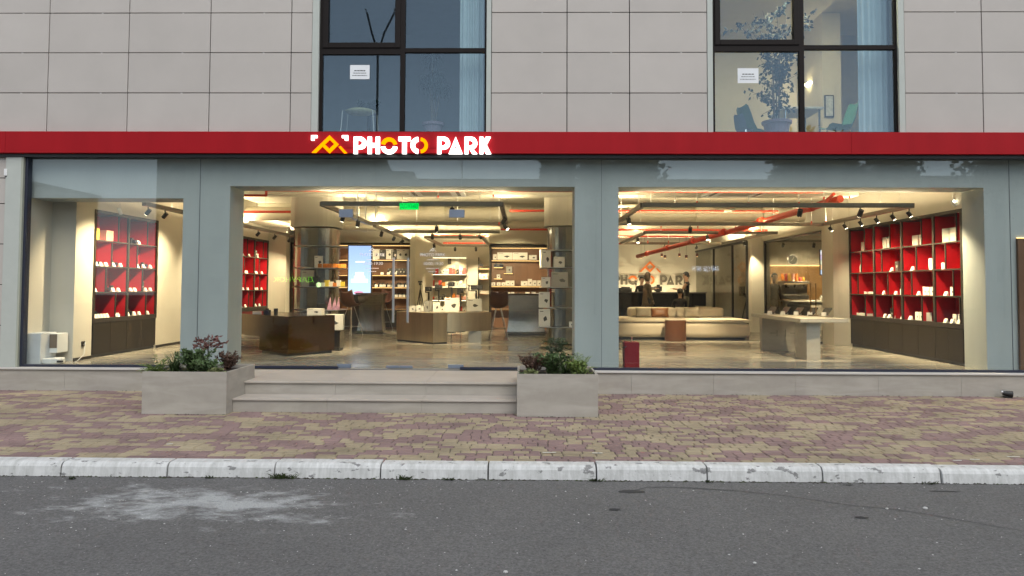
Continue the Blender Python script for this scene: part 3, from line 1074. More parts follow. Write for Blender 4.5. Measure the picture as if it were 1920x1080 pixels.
def planter(xa, xb, yf, yb, h, label):
    o = thing('planter', label, 'planter', ((xa + xb) / 2, (yf + yb) / 2, 0), 'stone planters beside the steps')
    t = 0.028
    MB().box(xa, xb, yf, yf + t, 0, h).build('front_slab', M_STONE, o, bevel=0.002)
    MB().box(xa, xb, yb - t, yb, 0, h).build('back_slab', M_STONE, o, bevel=0.002)
    MB().box(xa, xa + t, yf + t + 0.001, yb - t - 0.001, 0, h - 0.001).build('side_slab', M_STONE, o, bevel=0.002)
    MB().box(xb - t, xb, yf + t + 0.001, yb - t - 0.001, 0, h - 0.001).build('side_slab', M_STONE, o, bevel=0.002)
    MB().box(xa + t, xb - t, yf + t, yb - t, 0.05, h - 0.05).build('soil', M_SOIL, o)
    return o


PH = 0.53
planter(PA[0], PA[1], PLY, PLY + 0.98, PH, 'stone planter with red leaved sapling, on the side of the screen')
planter(PB[0], PB[1], PLY - 0.01, PLY + 0.97, PH, 'stone planter with dark fir sapling, in front of the pillar')

M_LGREEN = mat('leaf_green', (0.075, 0.125, 0.04), rough=0.6, var=0.45, scale=18)
M_LDARK = mat('leaf_dark_green', (0.05, 0.085, 0.036), rough=0.6, var=0.45, scale=18)
M_LBRIGHT = mat('leaf_bright_green', (0.13, 0.19, 0.04), rough=0.6, var=0.4, scale=18)
M_LRED = mat('leaf_red', (0.15, 0.06, 0.05), rough=0.55, var=0.5, scale=18)
M_LBROWN = mat('leaf_russet', (0.105, 0.055, 0.035), rough=0.6, var=0.5, scale=18)
M_LPALE = mat('leaf_pale', (0.2, 0.23, 0.09), rough=0.6, var=0.35, scale=25)
M_STEM = mat('stem', (0.09, 0.07, 0.05), rough=0.8, var=0.3, scale=20)


def leaf(mb, p, d, ln, w, rr):
    """one pointed leaf from p along d"""
    d = d.normalized()
    s = d.cross(Vector((rr.uniform(-1, 1), rr.uniform(-1, 1), rr.uniform(0.2, 1)))).normalized() * w
    nrm = d.cross(s).normalized()
    mid = p + d * ln * 0.45 + nrm * ln * 0.06
    mb.add([p, mid + s, p + d * ln, mid - s], [(0, 1, 2), (0, 2, 3)])


def shrub(name, label, base, spread, height, n_st, leaves, lsize, ml, seed, droop=0.2, stem_r=0.004, lw=0.28, upright=0.6, group=None):
    rr = random.Random(seed)
    base = Vector(base)
    o = thing(name, label, 'plant', base, group)
    st_, lf = MB(), MB()
    for i in range(n_st):
        a = rr.random() * 6.28
        d = Vector((math.cos(a) * spread * rr.uniform(0.2, 1), math.sin(a) * spread * rr.uniform(0.2, 1), height * rr.uniform(upright, 1)))
        p0 = base + Vector((rr.uniform(-.03, .03), rr.uniform(-.03, .03), 0))
        prev = p0
        for k in range(1, 5):
            t = k / 4
            q = p0 + Vector((d.x * t, d.y * t, d.z * (t - droop * t * t)))
            st_.cyl(prev, q, stem_r * (1.1 - t * 0.6), n=5, caps=False)
            for _ in range(leaves):
                u = rr.random()
                pp_ = prev.lerp(q, u)
                dd = Vector((rr.gauss(0, 1), rr.gauss(0, 1), rr.gauss(0.25, 0.6))) + d.normalized() * 0.5
                leaf(lf, pp_, dd, lsize * rr.uniform(0.6, 1.25), lsize * lw, rr)
            prev = q
    st_.build('stem', M_STEM, o)
    lf.build('foliage', ml, o)
    return o


def blades(name, label, base, n, length, spread, ml, seed, w=0.008, side=False, group=None):
    """plant of long narrow arching leaves; side adds fern leaflets"""
    rr = random.Random(seed)
    base = Vector(base)
    o = thing(name, label, 'plant', base, group)
    lf = MB()
    for i in range(n):
        a = rr.random() * 6.28
        el = rr.uniform(0.25, 1.35)
        L_ = length * rr.uniform(0.6, 1.0)
        h = Vector((math.cos(a), math.sin(a), 0))
        prev = base + Vector((rr.uniform(-.04, .04), rr.uniform(-.04, .04), 0)); ang = el
        s = Vector((-h.y, h.x, 0))
        steps = 6
        for k in range(steps):
            nx = prev + (h * math.cos(ang) * spread + Vector((0, 0, math.sin(ang)))) * L_ / steps
            ang -= 0.16
            w0 = w * (1 - k / steps * 0.8); w1 = w * (1 - (k + 1) / steps * 0.85)
            if side:
                lf.add([prev - s * 0.0015, prev + s * 0.0015, nx + s * 0.0015, nx - s * 0.0015], [(0, 1, 2, 3)])
                for sg_ in (-1, 1):
                    for q in range(2):
                        pp_ = prev.lerp(nx, q * 0.5)
                        leaf(lf, pp_, s * sg_ + (nx - prev).normalized() * 0.7 + Vector((0, 0, rr.uniform(-.2, .3))), L_ * 0.24 * (1.1 - k / steps), 0.006, rr)
            else:
                lf.add([prev - s * w0, prev + s * w0, nx + s * w1, nx - s * w1], [(0, 1, 2, 3)])
            prev = nx
    lf.build('foliage', ml, o)
    return o


ZS = PH - 0.05


def pp(px, yy, py=690):
    q = at(px, py, yy)
    return (q.x, yy, ZS)


# left planter
def sapling(label, base, trunk_h, crown_w, crown_h, ml, seed, tiers, lsize, flat=0.5, n=26, lw=0.27, per=3):
    rr = random.Random(seed)
    base = Vector(base)
    o = thing('sapling', label, 'plant', base)
    t_, lf = MB(), MB()
    top = base + Vector((0.02, 0, trunk_h + crown_h))
    fork = base + Vector((0.012, 0, trunk_h))
    t_.cyl(base, fork, 0.008, 0.006, n=6); t_.cyl(fork, top, 0.006, 0.002, n=6)
    for i in range(n):
        t = (i + 0.5) / n
        z = trunk_h * 0.98 + crown_h * t
        a = i * 2.4 + rr.uniform(-.3, .3)
        w = crown_w * (1 - abs(t - 0.55) * flat) * rr.uniform(0.7, 1.05)
        p0 = base + Vector((0.015, 0, z - crown_h * 0.25))
        e = base + Vector((0.015 + math.cos(a) * w, math.sin(a) * w, z + rr.uniform(0, .05)))
        m1 = p0.lerp(e, 0.55) + Vector((0, 0, 0.03))
        t_.cyl(p0, m1, 0.0022, n=4, caps=False); t_.cyl(m1, e, 0.0016, n=4, caps=False)
        for k in range(tiers):
            u = 0.35 + 0.65 * k / tiers
            q = p0.lerp(m1, u / 0.55) if u < 0.55 else m1.lerp(e, (u - 0.55) / 0.45)
            for _ in range(per):
                leaf(lf, q, (e - p0).normalized() * 0.8 + Vector((rr.gauss(0, .6), rr.gauss(0, .6), rr.gauss(-0.1, .35))), lsize * rr.uniform(.7, 1.2), lsize * lw, rr)
    t_.build('trunk', M_STEM, o)
    lf.build('crown', ml, o)
    return o


sapling('slender red leaved sapling rising from the planter before the grey pillar', pp(388, -1.45), 0.27, 0.25, 0.16, M_LRED, 5, 7, 0.055, n=17, per=2)
sapling('dark fir like sapling rising from the planter with mixed shrubs', pp(1041, -1.45), 0.24, 0.19, 0.2, M_LDARK, 8, 8, 0.05, flat=0.9, n=24, lw=0.14, per=3)
blades('fern', 'bright green fern leaning out of the planter at its outer corner', pp(293, -1.8, 697), 26, 0.38, 0.85, M_LBRIGHT, 3, side=True)
blades('juniper', 'dark spiky juniper beside the bright fern in the planter', pp(328, -1.6), 190, 0.4, 0.9, M_LGREEN, 4, w=0.006)
shrub('shrub', 'leafy green shrub in the middle of the planter under the red sapling', pp(362, -1.6), 0.28, 0.36, 38, 10, 0.052, M_LGREEN, 6, lw=0.33)
shrub('shrub', 'second green shrub at the front of the planter with the red sapling', pp(385, -1.85, 697), 0.22, 0.24, 28, 9, 0.042, M_LGREEN, 7, lw=0.33)
shrub('russet_shrub', 'russet brown shrub at the step side of the planter with the red sapling', pp(427, -1.35, 686), 0.2, 0.32, 28, 9, 0.038, M_LBROWN, 9, lw=0.3)
shrub('ground_cover_plant', 'pale yellow green low plant at the front rim below the russet shrub', pp(408, -1.93, 699), 0.12, 0.11, 28, 9, 0.028, M_LPALE, 10, lw=0.4, upright=0.4)
# right planter
shrub('russet_shrub', 'russet twiggy shrub overhanging the step edge of the fir planter', pp(1000, -1.6), 0.28, 0.33, 30, 8, 0.04, M_LBROWN, 19, lw=0.3)
shrub('ground_cover_plant', 'pale green low plant at the front rim of the fir planter', pp(993, -1.93, 699), 0.12, 0.11, 28, 9, 0.028, M_LPALE, 20, lw=0.4, upright=0.4)
blades('fern', 'thin fern frond drooping over the step side of the fir planter', pp(982, -1.9, 697), 9, 0.22, 1.0, M_LGREEN, 21, side=True)
shrub('shrub', 'dark green spreading shrub under the fir sapling', pp(1035, -1.6), 0.3, 0.34, 38, 10, 0.052, M_LGREEN, 22, lw=0.25)
blades('juniper', 'dark spiky juniper in the middle of the fir planter', pp(1058, -1.7), 170, 0.36, 0.9, M_LGREEN, 23, w=0.006)
blades('fern', 'tall bright fern at the outer corner of the fir planter', pp(1088, -1.65), 30, 0.45, 0.65, M_LBRIGHT, 24, side=True)
shrub('shrub', 'bright green low shrub at the outer corner of the fir planter', pp(1083, -1.88, 697), 0.17, 0.25, 30, 10, 0.044, M_LBRIGHT, 25, lw=0.33)

# ================================================================== inside the shop
WARM = (1.0, 0.78, 0.47)
M_PLAST = mat('plaster', (0.56, 0.53, 0.46), rough=0.8, var=0.05, scale=1.5, bump=0.15, bscale=60)
M_PORTAL = mat('portal_plaster', (0.375, 0.41, 0.41), rough=0.75, var=0.06, scale=2.5, bump=0.2, bscale=35, stretch=(1, 1, 0.35))
M_CEIL = mat('ceiling_paint', (0.60, 0.57, 0.48), rough=0.85, var=0.04)
M_FLOOR = mat('polished_concrete', (0.37, 0.345, 0.29), rough=0.17, var=0.2, scale=1.3, spec=0.5, rvar=0.08, stretch=(0.5, 1.6, 1))
M_BRONZE = mat('bronze_laminate', (0.021, 0.016, 0.009), rough=0.45, var=0.15, scale=3, spec=0.2)
M_FRAME = mat('cabinet_frame', (0.027, 0.021, 0.016), rough=0.5, var=0.08, spec=0.25)
M_RED = mat('red_lining', (0.38, 0.002, 0.009), rough=0.55, var=0.05)
M_REDPIPE = mat('red_pipe', (0.55, 0.05, 0.02), rough=0.4, var=0.05)
M_DUCT = mat('painted_duct', (0.58, 0.54, 0.43), rough=0.4, var=0.05)
M_ALU = mat('track_aluminium', (0.19, 0.175, 0.15), rough=0.38, metal=0.7, var=0.05)
M_INOX = mat('wavy_steel', (0.36, 0.34, 0.30), rough=0.2, metal=1.0, var=0.15, scale=2, bump=0.5, bscale=2.2)
M_DKMIR = mat('bronze_mirror', (0.13, 0.085, 0.035), rough=0.22, metal=1.0, var=0.1, scale=2)
M_WOOD = mat('walnut', (0.14, 0.065, 0.028), rough=0.5, var=0.25, scale=3, stretch=(1, 1, 0.2))
M_BOXW = mat('box_white', (0.7, 0.68, 0.62), rough=0.6, var=0.04, objvar=0.06)
M_BOXG = mat('box_grey', (0.3, 0.29, 0.26), rough=0.6, var=0.05, objvar=0.15)
M_BOXD = mat('box_dark', (0.04, 0.038, 0.036), rough=0.5, var=0.1)
M_BOXO = mat('box_orange', (0.62, 0.2, 0.03), rough=0.6, var=0.1, objvar=0.2)
M_BOXR = mat('box_red', (0.55, 0.06, 0.05), rough=0.6, objvar=0.2)
M_CAMB = mat('camera_black', (0.012, 0.012, 0.013), rough=0.45)
M_LEDW = emat('led_warm', (1.0, 0.6, 0.22), 3.0)
M_LEDS = emat('led_spot', (1.0, 0.88, 0.66), 14.0)

# ---- shell
XLW, XRW, YB = -7.42, 7.15, 16.5
CZ = 3.62
MB().box(-7.8, 11.5, 0.09, YB, 0.2, FZ).build('shop_floor', M_FLOOR, origin=(0, 6, FZ))
struct(bpy.data.objects['shop_floor'])
m = MB(); m.box(-8.2, XR, 0.11, YB + 0.3, CZ, 3.94)
struct(m.build('ceiling', M_CEIL))
for k, (yb, z) in enumerate(((2.9, 3.4), (6.4, 3.24), (9.4, 3.3), (12.6, 3.3))):
    struct(MB().box(XLW, 6.45, yb, yb + 0.42, z, CZ - 0.002).build('ceiling_beam', M_CEIL))
struct(MB().box(XLW + .002, -6.45, 4.8, 9.3, 3.32, CZ - 0.002).build('ceiling_beam', M_CEIL))
# portal behind the glass
YP0, YP1 = 0.17, 0.75
ZL, ZL2 = az(350, YP0), az(371.5, YP0, 200)
pxs = [(340, 428), (1077.5, 1160)]
pm = MB()
xa, xb_ = ax(340, YP0), ax(428, YP0)
xc, xd = ax(1077.5, YP0), ax(1160, YP0)
xe = ax(1848, YP0)
pm.box(xa, xb_, YP0, YP1, FZ, CZ); pm.box(xc, xd, YP0, YP1, FZ, CZ); pm.box(xe, XR, YP0, YP1, FZ, CZ)
pm.box(xb_, xc, YP0 + 0.0, YP1, ZL, CZ); pm.box(xd, xe, YP0, YP1, ZL, CZ); pm.box(-7.8, xa, YP0, YP1, ZL2, CZ)
struct(pm.build('portal_wall', M_PORTAL))
# left side wall with niches
CABL1, CABL2 = (1.27, 3.5), (4.6, 10.0)
CZT = 2.93
wm = MB()
wm.box(-7.82, XLW, YP1, CABL1[0], FZ, CZ); wm.box(-7.82, XLW, CABL1[1], CABL2[0], FZ, CZ)
wm.box(-7.82, XLW, CABL1[0], CABL1[1], CZT, CZ); wm.box(-7.82, XLW, CABL2[0], CABL2[1], CZT, CZ)
wm.box(-7.95, -7.82, 0.1, YB, FZ, CZ)
wm.box(-7.82, -6.9, CABL2[1], CABL2[1] + 0.35, FZ, CZ)
struct(wm.build('wall_left', M_PLAST))
wb = MB(); wb.box(-7.8, 11.5, YB, YB + 0.2, FZ, CZ)
struct(wb.build('wall_back', M_PLAST))
# right side: niche wall, piers, cafe
wr = MB()
wr.box(7.54, 7.7, YP1, 4.98, FZ, CZ); wr.box(XRW, 7.54, YP1, 4.98, CZT, CZ)
wr.box(6.8, 7.7, 4.98, 5.6, FZ, CZ)
wr.box(6.5, 6.85, 9.8, 10.15, FZ, CZ)
wr.box(6.8, 6.95, 5.6, 9.8, 2.95, CZ)
wr.box(7.02, 7.1, 10.15, YB, FZ, CZ); wr.box(6.85, 7.1, 10.05, 10.15, FZ, CZ)
wr.box(11.3, 11.5, 0.75, YB, FZ, CZ)
wr.box(7.1, 11.3, 13.0, 13.15, FZ, CZ)
wr.box(7.7, 11.3, 4.98, 5.1, FZ, CZ)
struct(wr.build('wall_right', M_PLAST))
# dark skirting line
sk = MB(); sk.box(XLW - 0.002, XLW + 0.012, CABL1[1] + .002, CABL2[0] - .002, FZ, FZ + 0.05); sk.box(XLW - .002, XLW + .012, YP1 + .01, CABL1[0] - .002, FZ, FZ + 0.05)
struct(sk.build('skirting', M_BRONZE))
# divider where the lit shelving and the passage meet
XS0, XS1, YS = -6.9, ax(771, 10.4), 10.4
struct(MB().box(XS1, ax(781, 10.4), 10.1, 14.6, FZ, CZ).build('passage_wall', M_PLAST))
XB0, XB1, YBK = ax(917, 9.9), 2.2, 9.9
struct(MB().box(XB0, XB1, YBK + 0.42, YB, FZ, CZ).build('core_wall', M_PLAST))
struct(MB().box(XB0, XB1, YBK - 0.35, YBK + 0.418, az(458, YBK), CZ).build('bulkhead', M_CEIL))
struct(MB().box(XS0, XS1, YS + 0.40, YS + 0.5, FZ, CZ).build('shelving_wall', M_PLAST))
struct(MB().box(ax(781, 10.4), XB0, 14.6, 14.75, FZ, CZ).build('accessory_wall', M_PLAST))

# ------------------------------------------------------------------ small goods (prototypes sit at the origin, front towards -Y)
ORD = ['first', 'second', 'third', 'fourth', 'fifth', 'sixth', 'seventh', 'eighth', 'ninth', 'tenth', 'eleventh', 'twelfth']
PROTO = {}


def proto(key, fn, mats, name):
    if key not in PROTO:
        m = MB(); fn(m)
        me = m.build(name, mats, origin=(0, 0, 0))
        PROTO[key] = [me, False]
    return PROTO[key]


def g_card(m):
    m.prism_x([(-0.024, 0), (0.024, 0), (0.014, 0.07), (0.006, 0.07)], -0.042, 0.042)


def g_camera(m):
    m.mi = 0
    m.box(-0.07, 0.07, -0.025, 0.025, 0.0, 0.085); m.box(-0.03, 0.03, -0.022, 0.02, 0.086, 0.115); m.box(0.035, 0.071, -0.05, -0.024, 0.0, 0.08)
    m.cyl((-0.005, -0.026, 0.045), (-0.005, -0.095, 0.045), 0.036, n=14); m.mi = 1
    m.cyl((-0.005, -0.0955, 0.045), (-0.005, -0.098, 0.045), 0.03, n=14)


def g_lens(m):
    m.mi = 0
    m.lathe((0, 0, 0), [(0.034, 0), (0.034, 0.05), (0.04, 0.055), (0.04, 0.11), (0.036, 0.115)], 16); m.mi = 1
    m.lathe((0, 0, 0.1151), [(0.0, 0), (0.03, 0.0005), (0.0, 0.001)], 16)


def g_bottle(m):
    m.lathe((0, 0, 0), [(0.03, 0), (0.032, 0.01), (0.032, 0.13), (0.016, 0.16), (0.016, 0.18), (0.0, 0.181)], 14)


def g_box(w, d, h, pic=True):
    def f(m):
        m.mi = 0
        m.box(-w / 2, w / 2, -d / 2, d / 2, 0, h)
        if pic:
            m.mi = 1
            rr = random.Random(int(w * 1000 + h * 77))
            cx, cz = w * rr.uniform(0.05, 0.18), h * 0.45
            n = 9
            pts = [(cx + w * 0.2 * rr.uniform(0.5, 1.1) * math.cos(6.28 * i / n), cz + h * 0.17 * rr.uniform(0.5, 1.1) * math.sin(6.28 * i / n)) for i in range(n)]
            m.prism_y(pts, -d / 2 - 0.002, -d / 2 - 0.0005)
            m.prism_y([(-w * 0.4, h * 0.86), (-w * 0.1, h * 0.86), (-w * 0.1, h * 0.9), (-w * 0.4, h * 0.9)], -d / 2 - 0.002, -d / 2 - 0.0005)
    return f


GLASSDOT = mat('lens_glass', (0.03, 0.03, 0.05), rough=0.08)
KINDS = {
    'card': ('price_card', g_card, [M_BOXW], 'price card'),
    'camera': ('camera', g_camera, [M_CAMB, GLASSDOT], 'camera'),
    'lens': ('lens', g_lens, [M_CAMB, GLASSDOT], 'lens'),
    'bottle': ('bottle', g_bottle, [M_BOXG], 'bottle'),
}


def boxkind(w, d, h, colour='white', pic=True):
    key = 'box_%.3f_%.3f_%.3f_%s_%d' % (w, d, h, colour, pic)
    if key not in KINDS:
        base = {'white': M_BOXW, 'grey': M_BOXG, 'black': M_BOXD, 'orange': M_BOXO, 'red': M_BOXR, 'yellow': mat('box_yellow', (0.65, 0.5, 0.06), rough=0.6), 'pink': mat('box_pink', (0.65, 0.32, 0.26), rough=0.6)}[colour]
        KINDS[key] = ('product_box', g_box(w, d, h, pic), [base, M_INK if colour != 'black' else M_BOXW], 'box')
    return key


def put(key, loc, label, rz=0.0, group=None):
    nm, fn, mats, cat = KINDS[key]
    pr = proto(key, fn, mats, nm)
    if not pr[1]:
        o = pr[0]
        pr[1] = True
        o.location = loc
        o.rotation_euler = (0, 0, rz)
        return tag(o, label, cat, group)
    return inst(pr[0], loc, label, cat, group, rz, name=nm)


DESC = {'card': 'white price card', 'camera': 'black camera', 'lens': 'black lens', 'bottle': 'pale bottle'}


class Shelfload:
    """collects goods of one shelf and words their labels so that each can be pointed at"""

    def __init__(s, where, frm):
        s.where, s.frm, s.items = where, frm, []

    def add(s, key, desc, loc, rz, order):
        s.items.append((order, key, desc, loc, rz))

    def flush(s):
        by = {}
        for it in s.items:
            by.setdefault(it[2], []).append(it)
        for desc, its in by.items():
            its.sort(key=lambda t: t[0])
            for i, (o_, key, d_, loc, rz) in enumerate(its):
                if len(its) == 1:
                    lb = 'only %s %s' % (desc, s.where)
                else:
                    lb = '%s %s from %s %s' % (ORD[min(i, 11)], desc, s.frm, s.where)
                put(key, loc, lb, rz, 'goods ' + s.where)


def red_cabinet(label, xw, side, edges, zs, divs, where, load, depth=0.36, near_first=True, door_handle=True):
    """wall cabinet with lit red compartments over cupboard doors; side +1 stands on the wall at +X"""
    ya, yb = edges[0], edges[-1]
    c = thing('display_cabinet', label, 'cabinet', (xw + side * depth / 2, (ya + yb) / 2, FZ))
    xf, xk = xw - side * 0.012, xw + side * depth
    MB().box(xk - side * 0.012, xk, ya, yb, zs[0], zs[-1]).build('back_panel', M_RED, c)
    for e in edges:
        u = MB(); u.box(xf, xf + side * 0.03, e - 0.028, e + 0.028, zs[0], zs[-1]); u.mi = 1; u.box(xf + side * 0.0305, xk - side * 0.013, e - 0.027, e + 0.027, zs[0], zs[-1])
        u.build('upright', [M_FRAME, M_RED], c)
    MB().box(xf, xk, ya - 0.028, yb + 0.028, zs[-1] + 0.001, CZT).build('top_rail', M_FRAME, c)
    MB().box(xf, xk, ya - 0.028, yb + 0.028, zs[0] - 0.075, zs[0] - 0.001).build('base_rail', M_FRAME, c)
    nb = len(edges) - 1
    for b in range(nb):
        y0, y1 = edges[b] + 0.029, edges[b + 1] - 0.029
        for r_ in range(len(zs) - 1):
            if r_ > 0:
                u = MB(); u.box(xf + side * 0.004, xf + side * 0.03, y0, y1, zs[r_] - 0.024, zs[r_]); u.mi = 1; u.box(xf + side * 0.0305, xk - side * 0.014, y0, y1, zs[r_] - 0.023, zs[r_] - 0.001)
                u.build('shelf', [M_FRAME, M_RED], c)
            f = divs[r_][b]
            yd = y1 - f * (y1 - y0) if side > 0 else y0 + f * (y1 - y0)
            zt = zs[r_ + 1] - (0.025 if r_ < len(zs) - 2 else 0)
            u = MB(); u.box(xf + side * 0.008, xf + side * 0.026, yd - 0.011, yd + 0.011, zs[r_] + 0.001, zt - 0.001); u.mi = 1; u.box(xf + side * 0.0265, xk - side * 0.014, yd - 0.01, yd + 0.01, zs[r_] + 0.001, zt - 0.001)
            u.build('divider', [M_FRAME, M_RED], c)
        for h in range(2):
            q0 = y0 - 0.029 + (y1 - y0 + 0.058) * h / 2; q1 = y0 - 0.029 + (y1 - y0 + 0.058) * (h + 1) / 2
            MB().box(xf + side * 0.006, xf + side * 0.03, q0 + 0.003, q1 - 0.003, FZ + 0.06, zs[0] - 0.078).build('cupboard_door', M_BRONZE, c)
    MB().box(xf + side * 0.04, xk, ya, yb, FZ, zs[0] - 0.08).build('carcass', M_BLACK, c)
    rz = -math.pi / 2 if side > 0 else math.pi / 2
    names = ['lowest', 'third', 'second', 'top']
    loads = {}
    for (r_, b, f, key, desc, inset) in load:
        y0, y1 = edges[b] + 0.029, edges[b + 1] - 0.029
        yy = y1 - f * (y1 - y0) if side > 0 else y0 + f * (y1 - y0)
        ld = loads.setdefault(r_, Shelfload('on the %s shelf, %s' % (names[r_], where), 'the window'))
        ld.add(key, desc, (xf + side * inset, yy, zs[r_] + 0.001), rz + random.uniform(-0.12, 0.12), yy)
    for ld in loads.values():
        ld.flush()
    return c


M_LEDCAB = emat('led_cabinet', (1.0, 0.78, 0.55), 7.0)
ZSH = [1.04, 1.5, 1.955, 2.41, 2.875]
# ---- right cabinet: load rows are (shelf, bay, fraction from the far end, kind, description, distance from the front)
bw = boxkind(0.1, 0.09, 0.15); bg = boxkind(0.2, 0.12, 0.2, 'grey', False); bgt = boxkind(0.17, 0.1, 0.24, 'grey', False)
bd = boxkind(0.13, 0.1, 0.19, 'black'); bws = boxkind(0.08, 0.06, 0.11); bwt = boxkind(0.06, 0.06, 0.2); bfl = boxkind(0.16, 0.12, 0.05, 'white', False); bwl = boxkind(0.17, 0.1, 0.2, 'white', False)
WB, GB, GT, DB, SB, TB, FB, LB = 'white box', 'wide grey box', 'tall grey box', 'black box', 'small white box', 'thin tall white box', 'flat white carton', 'plain white box'
Lr = []


def L3(b, seq, row):
    for f, k_, d_, ins in seq:
        Lr.append((row, b, f, k_, d_, ins))


# bays are indexed from the window (small y): bay 3 is the far one
L3(3, [(0.33, bg, GB, .2), (0.52, bg, GB, .22), (0.93, bgt, GT, .2)], 3)
L3(2, [(0.12, bgt, GT, .2), (0.33, bg, GB, .2), (0.47, bgt, GT, .15), (0.9, bgt, GT, .15)], 3)
L3(1, [(0.2, bg, GB, .2), (0.38, bg, GB, .22), (0.93, 'bottle', 'dark bottle', .2)], 3)
L3(0, [(0.2, bgt, GT, .14), (0.42, bgt, GT, .14), (0.94, bg, GB, .2)], 3)
L3(3, [(0.25, 'bottle', 'pale bottle', .12), (0.35, 'bottle', 'pale bottle', .12), (0.43, 'bottle', 'pale bottle', .12), (0.93, bwt, TB, .12)], 2)
L3(2, [(0.58, 'card', 'white price card', .05), (0.73, bd, DB, .12), (0.9, bws, SB, .12)], 2)
L3(1, [(0.27, 'card', 'white price card', .05), (0.38, bd, DB, .14), (0.84, bwl, LB, .13)], 2)
L3(0, [(0.14, bws, SB, .1), (0.27, bwt, TB, .12), (0.76, bwl, LB, .14)], 2)
L3(3, [(0.18, 'bottle', 'pale bottle', .12), (0.55, bfl, FB, .12), (0.74, bfl, FB, .12), (0.91, bfl, FB, .12)], 1)
L3(2, [(0.26, 'card', 'white price card', .05), (0.34, bws, SB, .14), (0.43, bws, SB, .14), (0.72, 'card', 'white price card', .05), (0.82, bws, SB, .13), (0.94, bws, SB, .13)], 1)
L3(1, [(0.24, bwt, TB, .1), (0.46, 'card', 'white price card', .05), (0.55, bw, WB, .15), (0.7, bw, WB, .13), (0.82, bw, WB, .13), (0.94, bw, WB, .13)], 1)
L3(0, [(0.26, 'card', 'white price card', .05), (0.34, bw, WB, .15), (0.46, bw, WB, .15), (0.78, 'card', 'white price card', .05), (0.86, bw, WB, .15)], 1)
L3(3, [(0.27, bfl, FB, .1), (0.43, bfl, FB, .1), (0.57, bfl, FB, .1)], 0)
L3(2, [(0.3, 'card', 'white price card', .05), (0.37, bd, DB, .2), (0.47, 'card', 'white price card', .05), (0.55, bd, DB, .2), (0.64, 'card', 'white price card', .05), (0.95, 'card', 'white price card', .05)], 0)
L3(1, [(0.17, 'card', 'white price card', .05), (0.3, bw, WB, .14), (0.4, bw, WB, .16), (0.5, bw, WB, .16), (0.6, bw, WB, .13), (0.92, bw, WB, .14)], 0)
L3(0, [(0.24, 'card', 'white price card', .05), (0.35, bw, WB, .18), (0.43, 'card', 'white price card', .05), (0.53, bw, WB, .17), (0.63, 'card', 'white price card', .05), (0.68, bw, WB, .15), (0.96, 'card', 'white price card', .05)], 0)
red_cabinet('long red lined display cabinet with cupboards on the right wall', XRW, 1, [0.8, 1.63, 2.72, 3.83, 4.94], ZSH,
            [[0.93, 0.63, 0.67, 0.63], [0.7, 0.3, 0.5, 0.32], [0.42, 0.47, 0.28, 0.48], [0.85, 0.65, 0.6, 0.63]],
            'right wall cabinet', [t if t[1] != 0 else (t[0], 0, t[2] * 1.28, t[3], t[4], t[5]) for t in Lr if not (t[1] == 0 and t[2] > 0.74)])
# ---- left cabinet nearest the window; fractions count from the window
yb_ = boxkind(0.13, 0.1, 0.2, 'yellow', False); pk = boxkind(0.24, 0.12, 0.19, 'pink', False)
Ll = [(3, 0, 0.13, yb_, 'yellow box', .12), (3, 0, 0.5, pk, 'pink box', .12), (3, 1, 0.1, 'lens', 'black lens', .12), (3, 1, 0.28, 'camera', 'black camera', .12), (3, 1, 0.4, 'card', 'white price card', .05)]
for f, k_ in ((0.08, 'card'), (0.15, 'camera'), (0.22, 'card'), (0.38, 'card'), (0.62, 'card'), (0.72, 'camera'), (0.85, 'card')):
    Ll.append((2, 0, f, k_, DESC[k_], .05 if k_ == 'card' else .14))
for f, k_ in ((0.36, 'lens'), (0.38, 'card'), (0.6, 'card'), (0.72, 'camera'), (0.86, 'card')):
    Ll.append((2, 1, f, k_, DESC[k_], .05 if k_ == 'card' else .14))
for f, k_ in ((0.06, 'card'), (0.42, bws), (0.52, 'camera'), (0.62, 'card'), (0.72, 'lens'), (0.8, 'card')):
    Ll.append((1, 0, f, k_, DESC.get(k_, SB), .05 if k_ == 'card' else .14))
for f, k_ in ((0.1, 'camera'), (0.15, 'card'), (0.3, 'card'), (0.68, bd), (0.7, 'card'), (0.88, 'card')):
    Ll.append((1, 1, f, k_, DESC.get(k_, DB), .05 if k_ == 'card' else .16))
for f, k_ in ((0.1, 'card'), (0.19, 'card'), (0.28, 'card'), (0.37, 'card'), (0.46, 'card'), (0.28, 'camera'), (0.72, 'card'), (0.8, 'card'), (0.7, 'lens')):
    Ll.append((0, 0, f, k_, DESC[k_], .05 if k_ == 'card' else .17))
for f, k_ in ((0.08, 'card'), (0.14, 'camera'), (0.28, 'camera'), (0.3, 'card'), (0.48, 'card'), (0.8, 'card')):
    Ll.append((0, 1, f, k_, DESC[k_], .05 if k_ == 'card' else .17))
red_cabinet('two bay red lined display cabinet with cupboards behind the left window', XLW, -1, [CABL1[0] + .03, 2.385, CABL1[1] - .03], ZSH,
            [[0.65, 0.65], [0.33, 0.5], [0.5, 0.3], [0.7, 0.66]], 'left window cabinet', Ll)
